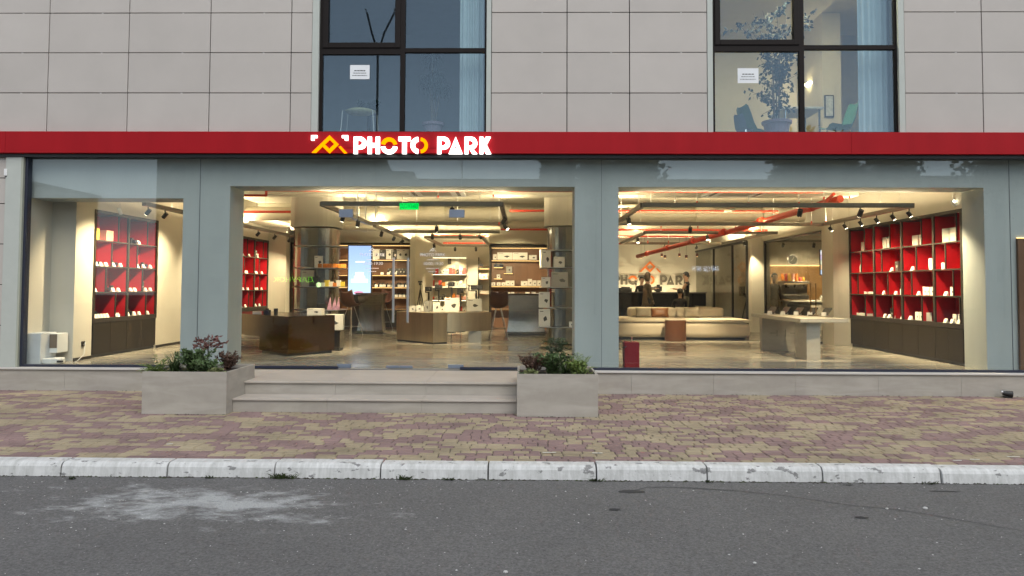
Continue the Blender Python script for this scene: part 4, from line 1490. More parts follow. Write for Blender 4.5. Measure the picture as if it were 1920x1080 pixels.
# ---- second left cabinet, seen past the pillar
E5 = [4.63, 5.7, 6.77, 7.84, 8.91, 9.97]
Lm = []
for b in (3, 4):
    for f, k_ in ((0.5, 'card'), (0.62, 'card')) if b == 3 else ((0.2, 'card'), (0.3, 'card'), (0.7, 'card')):
        Lm.append((2, b, f, k_, DESC[k_], .06))
    for f, k_ in ((0.2, 'card'), (0.35, 'card'), (0.7, 'card')):
        Lm.append((1, b, f, k_, DESC[k_], .06))
    for f, k_ in ((0.3, 'camera'), (0.25, 'card'), (0.55, 'card')):
        Lm.append((0, b, f, k_, DESC[k_], .06 if k_ == 'card' else .16))
Lm += [(3, 3, 0.3, 'card', DESC['card'], .06), (3, 3, 0.75, 'card', DESC['card'], .06), (3, 4, 0.25, bd, DB, .12), (3, 4, 0.4, bws, SB, .1), (3, 4, 0.8, bws, SB, .1)]
red_cabinet('second red lined display cabinet on the left wall behind the brown counter', XLW, -1, E5, ZSH,
            [[.65] * 5, [.4] * 5, [.5, .3, .5, .3, .35], [.6, .6, .6, .5, .65]], 'cabinet past the pillar', Lm)

# ------------------------------------------------------------------ front facing lit shelving
def lit_shelving(label, x0, x1, yf, depth, zlist, ztop, name, cab_to=None, back=M_WOOD):
    s = thing('shelving_unit', label, 'shelving', ((x0 + x1) / 2, yf + depth / 2, FZ))
    MB().box(x0, x1, yf + depth - 0.02, yf + depth, FZ, ztop).build('back_panel', back, s)
    for x in (x0, x1 - 0.04):
        MB().box(x, x + 0.04, yf, yf + depth - 0.021, FZ, ztop).build('side_panel', M_BRONZE, s)
    MB().box(x0 + 0.041, x1 - 0.041, yf, yf + depth - 0.021, ztop - 0.05, ztop).build('top_panel', M_BRONZE, s)
    zz = list(zlist) + [ztop - 0.05]
    for z in zlist:
        MB().box(x0 + 0.041, x1 - 0.041, yf + 0.02, yf + depth - 0.021, z - 0.022, z).build('shelf', M_WOOD, s)
    for z in zz:
        MB().box(x0 + 0.06, x1 - 0.06, yf + 0.24, yf + 0.252, z - 0.03, z - 0.0225).build('led_strip', M_LEDW, s)
    if cab_to:
        n = max(1, round((x1 - x0) / 0.6))
        for i in range(n):
            a = x0 + 0.041 + (x1 - x0 - 0.082) * i / n; b_ = x0 + 0.041 + (x1 - x0 - 0.082) * (i + 1) / n
            MB().box(a + 0.003, b_ - 0.003, yf, yf + 0.02, FZ + 0.05, cab_to).build('cupboard_door', M_BRONZE, s)
    return s


ztL = az(455, YS, 720)
zl = [az(y_, YS, 720) for y_ in (574, 557, 538, 515, 486)]
lit_shelving('tall warm lit wooden shelving behind the blue screen', XS0, XS1, YS, 0.4, [FZ + 0.6] + zl[1:], ztL, 'L', cab_to=FZ + 0.55)
zl2 = [FZ + 0.6, az(557, YS, 720), az(538, YS, 720), az(486, YS, 720)]
big = [(boxkind(0.2, 0.14, 0.3), 'white boxed set'), (boxkind(0.2, 0.14, 0.28, 'black'), 'black boxed set')]
sh = Shelfload('on the top lit shelf behind the blue screen', 'the screen')
for i, px in enumerate((706, 719, 731, 741, 751, 761)):
    k_, d_ = big[1] if i in (1, 3) else big[0]
    sh.add(k_, d_, (ax(px, YS + .2, 475), YS + 0.17, zl[4] + 0.001), random.uniform(-.05, .05), px)
sh.flush()
sh = Shelfload('on the middle lit shelf behind the blue screen', 'the screen')
for i, px in enumerate((703, 712, 718, 727, 735, 746, 752, 760)):
    k_, d_ = (('lens', 'black lens'), ('camera', 'black camera'))[i % 2]
    sh.add(k_, d_, (ax(px, YS + .2, 530), YS + 0.2, zl[2] + 0.001), 0, px)
    sh.add('card', 'white price card', (ax(px + 2, YS + .05, 535), YS + 0.07, zl[2] + 0.001), 0, px)
sh.flush()
sh = Shelfload('on the lit shelf above the door handles', 'the screen')
for i, px in enumerate((731, 743, 751, 757)):
    sh.add(bd, 'black box', (ax(px, YS + .2, 508), YS + 0.2, zl[3] + 0.001), 0, px)
for px in (716, 728, 741):
    sh.add('card', 'white price card', (ax(px, YS + .05, 511), YS + 0.07, zl[3] + 0.001), 0, px)
sh.flush()
sh = Shelfload('on the lower lit shelf behind the blue screen', 'the screen')
for i, px in enumerate((724, 733, 741, 748, 755, 762)):
    sh.add('camera', 'black camera', (ax(px, YS + .2, 552), YS + 0.2, zl[1] + 0.001), 0, px)
    sh.add('card', 'white price card', (ax(px + 2, YS + .05, 555), YS + 0.07, zl[1] + 0.001), 0, px)
sh.flush()
sh = Shelfload('on the lit shelving past the round column', 'the wall')
for i, (px, zi) in enumerate(((534, 4), (541, 4), (535, 3), (541, 3), (534, 2), (541, 2), (535, 1), (541, 1))):
    sh.add((bd, bwl)[i % 2], (DB, LB)[i % 2], (ax(px, YS + .2), YS + 0.18, zl[zi] + 0.001), 0, i)
sh.flush()

zr = [az(y_, YBK, 960) for y_ in (556, 536, 487)]
zrt = az(459.5, YBK, 960)
lit_shelving('dark wooden lit shelving with gimbal boxes beside the passage', XB0, XB1, YBK, 0.4, [FZ + 0.62] + zr, zrt, 'R')
sh = Shelfload('on the top shelf beside the passage', 'the passage')
for px, w, h, d_ in ((928, .1, .16, 'narrow white box'), (946.5, .43, .21, 'wide white gimbal box'), (975, .43, .21, 'wide white gimbal box'), (999, .22, .14, 'low white box')):
    sh.add(boxkind(w, .16, h), d_, (ax(px, YBK + .15, 480), YBK + 0.14, zr[2] + 0.001), 0, px)
sh.flush()
sh = Shelfload('on the middle shelf beside the passage', 'the passage')
for i, (px, w, h) in enumerate(((925, .11, .1), (935, .11, .1), (944, .11, .1), (952, .12, .15), (960.5, .12, .15), (983, .19, .14), (993.5, .12, .2), (1002, .12, .16), (1010.5, .1, .16))):
    sh.add(boxkind(w, .12, h), 'small white box' if h < .12 else 'white product box', (ax(px, YBK + .15, 530), YBK + 0.14, zr[1] + 0.001), 0, px)
sh.flush()
sh = Shelfload('on the shelf above the bar counter', 'the passage')
for i, (px, w, h) in enumerate(((923, .06, .1), (930.5, .11, .13), (953, .11, .12), (961, .1, .13), (989, .12, .13), (1000.5, .12, .13), (1009, .1, .1))):
    sh.add(boxkind(w, .12, h), 'small white carton', (ax(px, YBK + .15, 550), YBK + 0.14, zr[0] + 0.001), 0, px)
for px in (940, 946, 972):
    sh.add('camera', 'black camera', (ax(px, YBK + .15, 550), YBK + 0.16, zr[0] + 0.001), 0, px)
sh.flush()
# little floating ledges between the shelves
for i, (px0, px1, py) in enumerate(((925.5, 943.5, 501), (944, 962, 512), (925.5, 942, 522))):
    x0_, x1_, z_ = ax(px0, YBK + .3), ax(px1, YBK + .3), az(py, YBK + .3, 930)
    w = thing('wall_ledge', ['short glowing ledge high on the dark shelf wall beside the passage', 'short glowing ledge with a camera on the dark shelf wall', 'lowest short glowing ledge on the dark shelf wall'][i], 'ledge', ((x0_ + x1_) / 2, YBK + .3, z_))
    MB().box(x0_, x1_, YBK + .2, YBK + .379, z_ - .012, z_).build('board', M_WOOD, w)
    MB().box(x0_ + .01, x1_ - .01, YBK + .21, YBK + .225, z_ - .022, z_ - .0125).build('led_strip', M_LEDW, w)
    zz = z_ + 0.001
    if i == 0:
        put('camera', (ax(930, YBK + .28), YBK + .28, zz), 'black camera on the high glowing ledge, nearer the passage'); put('camera', (ax(939, YBK + .28), YBK + .28, zz), 'black camera on the high glowing ledge, farther from the passage')
    elif i == 1:
        put(boxkind(.17, .1, .19, 'grey'), (ax(954.5, YBK + .28), YBK + .28, zz), 'grey boxed gadget on the middle glowing ledge')
    else:
        put(boxkind(.1, .08, .12), (ax(934.5, YBK + .28), YBK + .28, zz), 'small white box alone on the lowest glowing ledge')

# ------------------------------------------------------------------ accessory wall at the end of the passage
YA = 14.58
xw0, xw1 = ax(797, YA), ax(875, YA)
aw = thing('accessory_rack', 'bright accessory rack with hanging packs at the end of the passage', 'rack', ((xw0 + xw1) / 2, YA - .2, FZ))
ncol = 6
zA = [az(y_, YA, 840) for y_ in (483, 514, 537, 562, 590)]
for i in range(ncol):
    a = xw0 + (xw1 - xw0) * i / ncol; b_ = xw0 + (xw1 - xw0) * (i + 1) / ncol
    MB().box(a + .008, b_ - .008, YA - .02, YA, FZ + .1, zA[0]).build('back_panel', mat('rack_cream', (0.62, 0.58, 0.45), rough=.6), aw)
for i in range(ncol + 1):
    a = xw0 + (xw1 - xw0) * i / ncol
    MB().box(a - .007, a + .007, YA - .05, YA - .021, FZ + .1, zA[0]).build('upright', M_STEEL, aw)
for z_ in zA[1:4]:
    MB().box(xw0, xw1, YA - .3, YA - .051, z_ - .03, z_).build('shelf', M_BLACK, aw)
for z_ in zA[:4]:
    MB().box(xw0, xw1, YA - .33, YA - .305, z_ - .03, z_ - .015).build('led_strip', emat('led_rack', (1.0, 0.78, 0.45), 3.5), aw)
rr = random.Random(5)
sh_n = ['top', 'second', 'third', 'lowest']
for r_ in range(4):
    sh = Shelfload('in the %s row of the accessory rack' % sh_n[r_], 'the lit shelving')
    for i in range(ncol * 2):
        xm = xw0 + (xw1 - xw0) * (i + 0.5) / ncol / 2
        z_ = (zA[r_ + 1] if r_ < 3 else FZ + .35)
        c_ = rr.choice(('white', 'red', 'orange', 'white', 'black', 'pink'))
        h = rr.uniform(.1, .22)
        sh.add(boxkind(.1, .06, round(h, 2), c_, c_ in ('white', 'black')), c_ + ' pack', (xm + rr.uniform(-.01, .01), YA - .2, z_ + .001), 0, i)
    sh.flush()
for i, (px, py, c_) in enumerate(((843, 490, 'black'), (857, 489, 'white'), (857, 502, 'pink'), (839, 508, 'red'), (853, 510, 'orange'))):
    m = MB(); q = at(px, py, YA - .04); m.box(q.x - .06, q.x + .06, YA - .055, YA - .03, q.z - .1, q.z + .1)
    tag(m.build('blister_pack', [M_BOXD, M_BOXW, mat('box_pink', (0.65, 0.32, 0.26)), M_BOXR, M_BOXO][i]), c_ + ' blister pack hanging high on the accessory rack', 'pack', 'packs on the accessory rack')
# narrow shelf niche right of the rack
xn0, xn1 = ax(897, YA), ax(917, YA)
nn = thing('niche_shelf', 'narrow shelf niche beside the accessory rack with a white drone box', 'shelf', ((xn0 + xn1) / 2, YA - .15, FZ))
MB().box(xn0, xn0 + .03, YA - .3, YA, FZ, zA[0]).build('side_panel', M_BRONZE, nn)
for y_ in (500, 524, 551):
    z_ = az(y_, YA, 900)
    MB().box(xn0 + .031, xn1, YA - .3, YA, z_ - .025, z_).build('shelf', M_WOOD, nn)
MB().box(xn0 + .031, xn1 + .3, YA - .29, YA - .275, az(505, YA, 900), az(504, YA, 900)).build('led_strip', M_LEDW, nn)
put(boxkind(.3, .12, .2), (ax(906, YA - .15), YA - .17, az(524, YA, 900) + .001), 'white drone box in the narrow niche by the accessory rack')
put('camera', (ax(902, YA - .15), YA - .17, az(500, YA, 900) + .001), 'black camera on the upper board of the narrow niche')

# tripods and mannequins of gear standing in the passage
def tripod(label, x, y, h, spread, head=True):
    t = thing('tripod', label, 'tripod', (x, y, FZ))
    top = Vector((x, y, FZ + h))
    for i in range(3):
        a = 0.5 + i * 2.094
        m = MB(); m.cyl(top, (x + math.cos(a) * spread, y + math.sin(a) * spread, FZ), 0.016, 0.011, n=6)
        m.build('leg', M_BLACK, t)
    m = MB(); m.cyl(top - Vector((0, 0, .35)), top + Vector((0, 0, .12)), 0.014, n=8); m.build('centre_column', M_BLACK, t)
    if head:
        m = MB(); m.ball(top + Vector((0, 0, .15)), .045, 10, 6); m.box(x - .06, x + .06, y - .05, y + .05, FZ + h + .19, FZ + h + .24); m.build('head', M_BLACK, t)
    return t


def gimbal_display(label, px, yy, h, w):
    x = ax(px, yy)
    t = thing('gimbal_stand', label, 'stabilizer', (x, yy, FZ))
    m = MB(); m.cyl((x, yy, FZ), (x, yy, FZ + .02), .12, n=14); m.cyl((x, yy, FZ + .02), (x, yy, FZ + h - .25), .015, n=8); m.build('stand', M_BLACK, t)
    m = MB(); m.cyl((x, yy, FZ + h - .25), (x, yy, FZ + h - .05), .025, n=8); m.box(x - w / 2, x - w / 2 + .03, yy - .03, yy + .03, FZ + h - .06, FZ + h + .1); m.box(x - w / 2, x + .02, yy - .03, yy + .03, FZ + h - .065, FZ + h - .035); m.build('gimbal_arm', M_BLACK, t)
    m = MB(); m.box(x - w * .35, x + w * .4, yy - .05, yy + .05, FZ + h - .02, FZ + h + .1); m.cyl((x, yy - .05, FZ + h + .04), (x, yy - .15, FZ + h + .04), .04, n=12); m.build('camera_body', M_BLACK, t)


tripod('slim black tripod standing in the passage past the door handle', ax(788, 10.2), 10.2, 1.18, .26)
gimbal_display('black gimbal stand second from the tripod before the accessory rack', 804, 9.0, 1.15, .2)
gimbal_display('black gimbal stand third from the tripod before the accessory rack', 823, 8.6, 1.2, .22)
gimbal_display('black gimbal stand fourth from the tripod, tallest head', 847, 8.8, 1.28, .2)
gimbal_display('black video rig on a stand beside the narrow niche, seat side', 893, 8.4, 1.2, .42)
gimbal_display('black gimbal stand on the table side of the video rig', 864, 9.4, 1.1, .2)

# ------------------------------------------------------------------ clad columns with shelves
def column(label, cx, cy, zm, shelf_z, arms):
    c = thing('clad_column', label, 'column', (cx, cy, FZ))
    m = MB(); m.lathe((cx, cy, 0), [(.5, zm), (.5, CZ - .002)], 40, power=3.5); m.build('plaster_shaft', M_PLAST, c, smooth=False)
    zz = [FZ + .09] + list(shelf_z) + [zm - .004]
    for a, b_ in zip(zz[:-1], zz[1:]):
        m = MB(); m.lathe((cx, cy, 0), [(.43, a + .006), (.44, a + .02), (.44, b_ - .02), (.43, b_ - .006)], 40, power=3.2)
        m.build('steel_cladding', M_INOX, c, smooth=False)
    for z in shelf_z:
        m = MB(); m.lathe((cx + arms, cy - .06, z), [(.5, -.006), (.5, .006)], 40, power=3.0); m.build('shelf_plate', M_STEEL, c)
    m = MB(); m.lathe((cx, cy, 0), [(.6, FZ), (.6, FZ + .05), (.56, FZ + .085)], 40, power=3.0); m.build('base', M_INOX, c)
    return c


YC = 4.15
cxL, cxR = -4.36, 0.93
szL = [az(y_, YC - .3, 600) for y_ in (581, 538, 503, 462)]
szR = [az(y_, YC - .4, 1040) for y_ in (613.5, 577, 539, 502, 470)]
column('thick steel clad column behind the brown counter', cxL, YC, az(425, YC - .4, 590), szL, .14)
column('thick steel clad column beside the grey pillar', cxR, YC, az(423, YC - .4, 1040), szR, -.1)


def onshelf(key, px, yy, z, label, rz=0.0):
    put(key, (ax(px, yy), yy, z + .0085), label, rz)


# goods on the column beside the pillar
yq = YC - .49
onshelf(boxkind(.1, .1, .36, 'white'), 1017.5, YC - .42, szR[3], 'tall narrow white box, outermost on the upper column shelf', .3)
onshelf(boxkind(.17, .08, .34, 'white'), 1024.5, yq - .02, szR[3], 'glowing white tall box on the upper shelf of the pillar column')
onshelf(boxkind(.22, .08, .21, 'white'), 1048, yq - .02, szR[3], 'square white box with earphones picture on the pillar column')
onshelf(boxkind(.18, .08, .2, 'white'), 1023.5, yq - .02, szR[2], 'white box beside the large drone box on the pillar column')
onshelf(boxkind(.34, .08, .3, 'grey'), 1049, yq - .02, szR[2], 'large grey drone box on the pillar column')
onshelf(boxkind(.22, .08, .31, 'white'), 1020.5, YC - .45, szR[1], 'white gimbal box on the middle shelf of the pillar column')
onshelf(boxkind(.23, .08, .36, 'white'), 1021, YC - .45, szR[0], 'white gimbal box on the lowest shelf of the pillar column')
onshelf(bws, 1071, yq - .02, szR[0], 'small white gadget at the pillar end of the lowest column shelf')
# goods on the column behind the counter
YQ = YC - .46
onshelf(boxkind(.16, .06, .24, 'white'), 597, YQ, szL[2], 'framed white print standing on the counter column')
for i, px in enumerate((600, 609, 617.5, 627, 636, 643)):
    put(boxkind(.08, .08, .08, 'orange', False), (ax(px, YQ), YQ + .01 * i, szL[2] + .0085), '%s small orange film box along the upper column shelf' % ORD[i], 0, 'film boxes on the counter column')
rr = random.Random(9)
for i, px in enumerate((606, 613, 620, 627, 634, 641)):
    put(boxkind(.085, .07, (.08, .13, .1)[i % 3], ('white', 'yellow', 'white', 'orange')[i % 4], False), (ax(px, YQ), YQ + .01 * i, szL[1] + .0085), '%s small bright box along the middle column shelf' % ORD[i], 0, 'bright boxes on the counter column')
onshelf(boxkind(.25, .08, .33, 'grey', True), 577, YC - .5, szL[1], 'grey boxed gadget on the counter column, wall side')
onshelf(boxkind(.17, .12, .2, 'black', False), 589, YC - .5, szL[1], 'black speaker box on the middle column shelf')
onshelf(boxkind(.19, .12, .12, 'black', False), 604, YQ, szL[0], 'low black box on the lowest column shelf')
m = MB()
for k_, (px, w) in enumerate(((618, .09), (627, .1), (634, .08))):
    x = ax(px, YQ - .04); m.add([(x - w / 2, YQ - .06, szL[0] + .009), (x + w / 2, YQ - .06, szL[0] + .009), (x + w * .1, YQ - .01, szL[0] + .27), (x - w / 2, YQ - .02, szL[0] + .009), (x + w / 2, YQ - .02, szL[0] + .009), (x + w * .1, YQ, szL[0] + .27)],
          [(0, 1, 2), (5, 4, 3), (0, 2, 5, 3), (1, 4, 5, 2), (0, 3, 4, 1)])
tag(m.build('photo_fan', mat('pink_print', (0.55, 0.3, 0.42), rough=.4, var=.5, scale=14)), 'fan of pink photo prints on the lowest column shelf', 'prints')
# round tag and white leaflet box by the column foot
m = MB(); q = at(597, 534, YC - .56); m.cyl((q.x, q.y, q.z), (q.x, q.y + .02, q.z), .05, n=20)
onr = tag(m.build('round_badge', emat('badge_green', (0.75, 1.0, 0.45), 0.9)), 'round pale green glowing badge on the counter column', 'badge')

# paper bag and white box on the tall pedestal beyond the counter
def pedestal(label, x0_, x1_, y0_, y1_, h, mt):
    t = thing('pedestal', label, 'pedestal', ((x0_ + x1_) / 2, (y0_ + y1_) / 2, FZ))
    MB().box(x0_, x1_, y0_, y1_, FZ + .05, FZ + h - .03).build('body', mt, t, bevel=.004)
    MB().box(x0_ + .02, x1_ - .02, y0_ + .02, y1_ - .02, FZ, FZ + .049).build('toe_base', M_BLACK, t)
    MB().box(x0_ - .01, x1_ + .01, y0_ - .01, y1_ + .01, FZ + h - .029, FZ + h).build('top', mt, t)
    return t


pedestal('small steel pedestal holding white boxes beside the brown counter', ax(612, 3.1), ax(640, 3.1), 3.05, 3.4, .4, M_INOX)
put(boxkind(.35, .22, .3, 'white'), (ax(628, 3.2), 3.22, FZ + .401), 'large white box on the steel pedestal beside the brown counter', .12)
put(boxkind(.28, .2, .12, 'white'), (ax(588, 2.6, 585), 2.75, FZ + .711), 'low white box on top of the brown counter')

# ------------------------------------------------------------------ brown mirror counter
zt = FZ + .71
A_, B_, C_ = fl(540, 669, FZ), fl(627, 661, FZ), fl(486, 661, FZ)
bc = thing('display_counter', 'low bronze mirrored counter with cantilevered end near the planter window', 'counter', (A_.x, A_.y + .3, FZ))
dv = (B_ - A_); nv = (C_ - A_)
foot = [A_, B_, B_ + nv, C_]
ctr = sum(foot, Vector()) / 4
inner = [ctr + (p - ctr) * .93 for p in foot]
MB().prism([(p.x, p.y) for p in foot], FZ + .05, FZ + .3).build('foot_block', M_DKMIR, bc)
MB().prism([(p.x, p.y) for p in inner], FZ, FZ + .049).build('toe_base', M_BLACK, bc)
D_ = A_ + nv * 2.6
E_ = B_ + nv * 2.6
MB().prism([(p.x, p.y) for p in (A_, B_, E_, D_)], FZ + .301, zt).build('cabinet_body', M_DKMIR, bc)
# glass topped tray at the wall end
t0, t1 = A_ + nv * 1.25, B_ + nv * 1.25
put(bfl, (A_.x - 1.0, A_.y + 1.2, zt + .001), 'flat white card on the wall end of the brown counter', .4)
put('camera', (A_.x - .75, A_.y + 1.05, zt + .001), 'black camera on the wall end of the brown counter', .3)
put('lens', (A_.x - .55, A_.y + .95, zt + .001), 'black lens on the wall end of the brown counter', .3)

# ------------------------------------------------------------------ central steel table
zt2 = FZ + .68
P0, P1, P2 = fl(812, 646, FZ), fl(743, 639.5, FZ), fl(838, 644.5, FZ)
ct = thing('display_table', 'faceted brushed steel display table in the middle of the shop', 'table', (P0.x, P0.y + .4, FZ))
Mst = mat('satin_bronze_steel', (0.62, 0.53, 0.38), rough=.33, metal=1.0, var=.15, scale=2, stretch=(3, 3, .2))
body = [(P1.x, P1.y), (P0.x, P0.y), (P2.x, P2.y), (P2.x - .35, P2.y + .9), (P1.x + .15, P1.y + .6)]
MB().prism(body, FZ + .04, zt2).build('main_block', Mst, ct)
MB().prism([(x * .97 + P0.x * .03, y * .97 + P0.y * .03 + .02) for x, y in body], FZ, FZ + .039).build('toe_base', M_BLACK, ct)
xr_ = ax(921, 5.5)
MB().prism([(P2.x + .003, P2.y), (xr_, P2.y + .6), (xr_ - .3, P2.y + 1.4), (P2.x - .345, P2.y + .903)], zt2 - .42, zt2 + .0).build('cantilever_body', Mst, ct)
l0, l1 = fl(878, 642, FZ), fl(903, 641, FZ)
MB().box(l0.x, l1.x, l0.y + .02, l0.y + .32, FZ, zt2 - .421).build('leg', mat('steel_grey_leg', (0.4, 0.4, 0.39), rough=.35, metal=.8), ct)
for px, yy, w, h, lb in ((773.5, 5.6, .15, .13, 'white drone box at the door end of the steel table'), (786, 5.55, .12, .15, 'white camera box second along the steel table'), (801, 5.35, .12, .23, 'grey upright box with camera picture on the steel table'), (790, 5.9, .11, .12, 'plain small white box behind the front row on the steel table'), (803.5, 5.9, .17, .24, 'plain white box behind the grey upright box on the steel table'), (818.5, 5.6, .17, .22, 'white box with two figures on the steel table'), (829.5, 5.7, .1, .12, 'small white carton beside the large earphone box on the steel table')):
    put(boxkind(w, .06, h, 'grey' if 'grey' in lb else 'white', 'plain' not in lb), (ax(px, yy, 580), yy, zt2 + .001), lb, random.uniform(-.1, .1))
put(boxkind(.34, .1, .32), (ax(848, 5.7), 5.7, zt2 + .001), 'large white box with gimbal picture standing on the steel table')
put(boxkind(.35, .1, .29), (ax(889.5, 6.1), 6.1, zt2 + .001), 'large white box with goggles picture at the far end of the steel table')

# ------------------------------------------------------------------ bar counters and stools
def bar_counter(label, x0_, x1_, y0_, h, d=.5):
    t = thing('bar_counter', label, 'counter', ((x0_ + x1_) / 2, y0_ + d / 2, FZ))
    n = 14
    pts = []
    for i in range(n + 1):
        u = i / n
        pts.append((.045 * math.sin(math.pi * u), FZ + .09 + (h - .13) * u))
    m = MB()
    vs, fs = [], []
    for ins, z in pts:
        vs += [(x0_ + ins, y0_ + ins, z), (x1_ - ins, y0_ + ins, z), (x1_ - ins, y0_ + d - ins, z), (x0_ + ins, y0_ + d - ins, z)]
    for j in range(n):
        for i in range(4):
            fs.append((j * 4 + i, j * 4 + (i + 1) % 4, j * 4 + 4 + (i + 1) % 4, j * 4 + 4 + i))
    m.add(vs, fs); m.build('steel_body', M_INOX, t)
    MB().box(x0_ - .03, x1_ + .03, y0_ - .03, y0_ + d + .03, FZ + .03, FZ + .088).build('plinth', M_INOX, t)
    MB().box(x0_, x1_, y0_, y0_ + d, FZ, FZ + .029).build('toe_base', M_BLACK, t)
    MB().box(x0_ - .04, x1_ + .04, y0_ - .04, y0_ + d + .04, FZ + h - .035, FZ + h).build('top', mat('dark_top', (0.05, 0.035, 0.025), rough=.35), t)
    return t


bar_counter('waisted steel bar counter below the blue screen', ax(671, 8.1), ax(719, 8.1), 8.05, 1.08)
bar_counter('wide steel bar counter beside the pillar column', ax(951, 8.0), ax(1022, 8.0), 7.95, 1.08)


def stool(label, x, y, rz, col):
    t = thing('bar_stool', label, 'stool', (x, y, FZ))
    M_ = Matrix.Rotation(rz, 3, 'Z'); o = Vector((x, y, FZ))
    W = lambda p: o + M_ @ Vector(p)
    sh_ = .74
    ml = mat('stool_leg', (0.35, 0.34, 0.32), rough=.3, metal=1.0)
    ft = [(-.22, -.22, 0), (.22, -.22, 0), (.22, .22, 0), (-.22, .22, 0)]
    for p in ft:
        m = MB(); m.cyl(W((p[0] * .25, p[1] * .25, sh_)), W(p), .012, .009, n=6); m.build('leg', ml, t)
    m = MB()
    rg = [W((p[0] * .78, p[1] * .78, sh_ * .3)) for p in ft]
    for i in range(4):
        m.cyl(rg[i], rg[(i + 1) % 4], .008, n=6)
    m.build('footrest', ml, t)
    # bucket shell: seat bends up into the backrest
    m = MB()
    rows_ = [(-.2, sh_ + .02, .19), (-.05, sh_, .21), (.1, sh_ + .01, .22), (.18, sh_ + .08, .225), (.21, sh_ + .2, .22), (.235, sh_ + .34, .205), (.24, sh_ + .37, .19)]
    vs, fs = [], []
    nn = 8
    for (yy, zz, hw) in rows_:
        for i in range(nn + 1):
            u = -1 + 2 * i / nn
            vs.append(W((u * hw, yy - .05 * u * u, zz + .07 * u * u)))
    k_ = len(vs)
    for (yy, zz, hw) in rows_:
        for i in range(nn + 1):
            u = -1 + 2 * i / nn
            vs.append(W((u * hw * 1.03, yy - .05 * u * u + .022, zz + .07 * u * u - .022)))
    for j in range(len(rows_) - 1):
        for i in range(nn):
            a = j * (nn + 1) + i
            fs.append((a, a + 1, a + nn + 2, a + nn + 1)); fs.append((k_ + a, k_ + a + nn + 1, k_ + a + nn + 2, k_ + a + 1))
    for i in range(nn):
        fs.append((i, k_ + i, k_ + i + 1, i + 1)); a = (len(rows_) - 1) * (nn + 1) + i; fs.append((a, a + 1, k_ + a + 1, k_ + a))
    for j in range(len(rows_) - 1):
        a = j * (nn + 1); fs.append((a, a + nn + 1, k_ + a + nn + 1, k_ + a)); b_ = a + nn; fs.append((b_, k_ + b_, k_ + b_ + nn + 1, b_ + nn + 1))
    m.add(vs, fs); m.build('bucket_seat', col, t, smooth=True)
    m = MB(); m.add([W((-.16, -.15, sh_ + .03)), W((.16, -.15, sh_ + .03)), W((.17, .1, sh_ + .04)), W((-.17, .1, sh_ + .04)), W((-.16, -.15, sh_ + .06)), W((.16, -.15, sh_ + .06)), W((.17, .1, sh_ + .07)), W((-.17, .1, sh_ + .07))], [(0, 3, 2, 1), (4, 5, 6, 7), (0, 1, 5, 4), (1, 2, 6, 5), (2, 3, 7, 6), (3, 0, 4, 7)])
    m.build('seat_pad', mat('stool_pad', (0.3, 0.29, 0.26), rough=.8), t, bevel=.012)


M_STOOL = mat('stool_maroon', (0.055, 0.022, 0.018), rough=.5, var=.1)
q = fl(934, 633, FZ); stool('maroon bar stool at the wide steel counter, its back to the street', q.x, q.y + .1, math.pi + .15, M_STOOL)
q = fl(655, 629, FZ); stool('maroon bar stool at the waisted counter below the blue screen', q.x, q.y + .15, math.pi - .5, M_STOOL)
q = fl(724, 618, FZ); stool('bar stool half hidden behind the waisted counter by the lit shelves', q.x - .1, q.y - .1, -.6, M_STOOL)

# ------------------------------------------------------------------ blue advertising screen
YSC = 9.0
sx0, sx1, sz0, sz1 = ax(651.5, YSC, 500), ax(697.5, YSC, 500), az(554, YSC, 675), az(459, YSC, 675)
scn = thing('advertising_screen', 'tall portrait advertising screen glowing pale blue beside the column', 'screen', ((sx0 + sx1) / 2, YSC + .05, FZ))
MB().box(sx0, sx1, YSC, YSC + .07, sz0, sz1).build('housing', M_BLACK, scn, bevel=.005)


def screen_mat():
    m = bpy.data.materials.new('screen_blue'); m.use_nodes = True
    nt = m.node_tree; nt.nodes.clear(); L = nt.links.new
    tc = nd(nt, 'ShaderNodeTexCoord'); se = nd(nt, 'ShaderNodeSeparateXYZ'); L(tc.outputs['Generated'], se.inputs[0])
    cr = nd(nt, 'ShaderNodeValToRGB'); L(se.outputs['Z'], cr.inputs[0])
    cr.color_ramp.elements[0].color = (0.62, 0.8, 1.0, 1); cr.color_ramp.elements[1].color = (0.36, 0.5, 0.95, 1)
    e = nd(nt, 'ShaderNodeEmission'); L(cr.outputs[0], e.inputs[0]); e.inputs[1].default_value = 0.95
    o = nd(nt, 'ShaderNodeOutputMaterial'); L(e.outputs[0], o.inputs[0])
    return m


MB().box(sx0 + .03, sx1 - .03, YSC - .004, YSC - .001, sz0 + .03, sz1 - .03).build('display', screen_mat(), scn)
E_SCW = emat('screen_print', (1, 1, 1), 1.3)
xm, wsc = (sx0 + sx1) / 2, sx1 - sx0
for k_, (py, w, h) in enumerate(((514, .42, .1), (520.5, .55, .09), (526.5, .85, .1))):
    z_ = az(py, YSC, 675); MB().box(xm - wsc * w * .4, xm + wsc * w * .4, YSC - .0065, YSC - .0045, z_ - h / 2, z_ + h / 2).build('printed_line', E_SCW, scn)
MB().box(xm - wsc * .17, xm + wsc * .2, YSC - .0065, YSC - .0045, az(492, YSC, 675), az(490, YSC, 675)).build('printed_line', E_SCW, scn)
m = MB(); m.ball((xm, YSC - .006, az(548.5, YSC, 675)), .07, 12, 6); MB_ = m
m2 = MB(); z_ = az(549, YSC, 675); m2.prism_y([(xm - .02 + .13 * math.cos(6.28 * i / 14), z_ + .045 * math.sin(6.28 * i / 14)) for i in range(14)], YSC - .0065, YSC - .0045); m2.build('printed_flower', emat('screen_pink', (0.85, 0.3, 0.45), 0.9), scn)
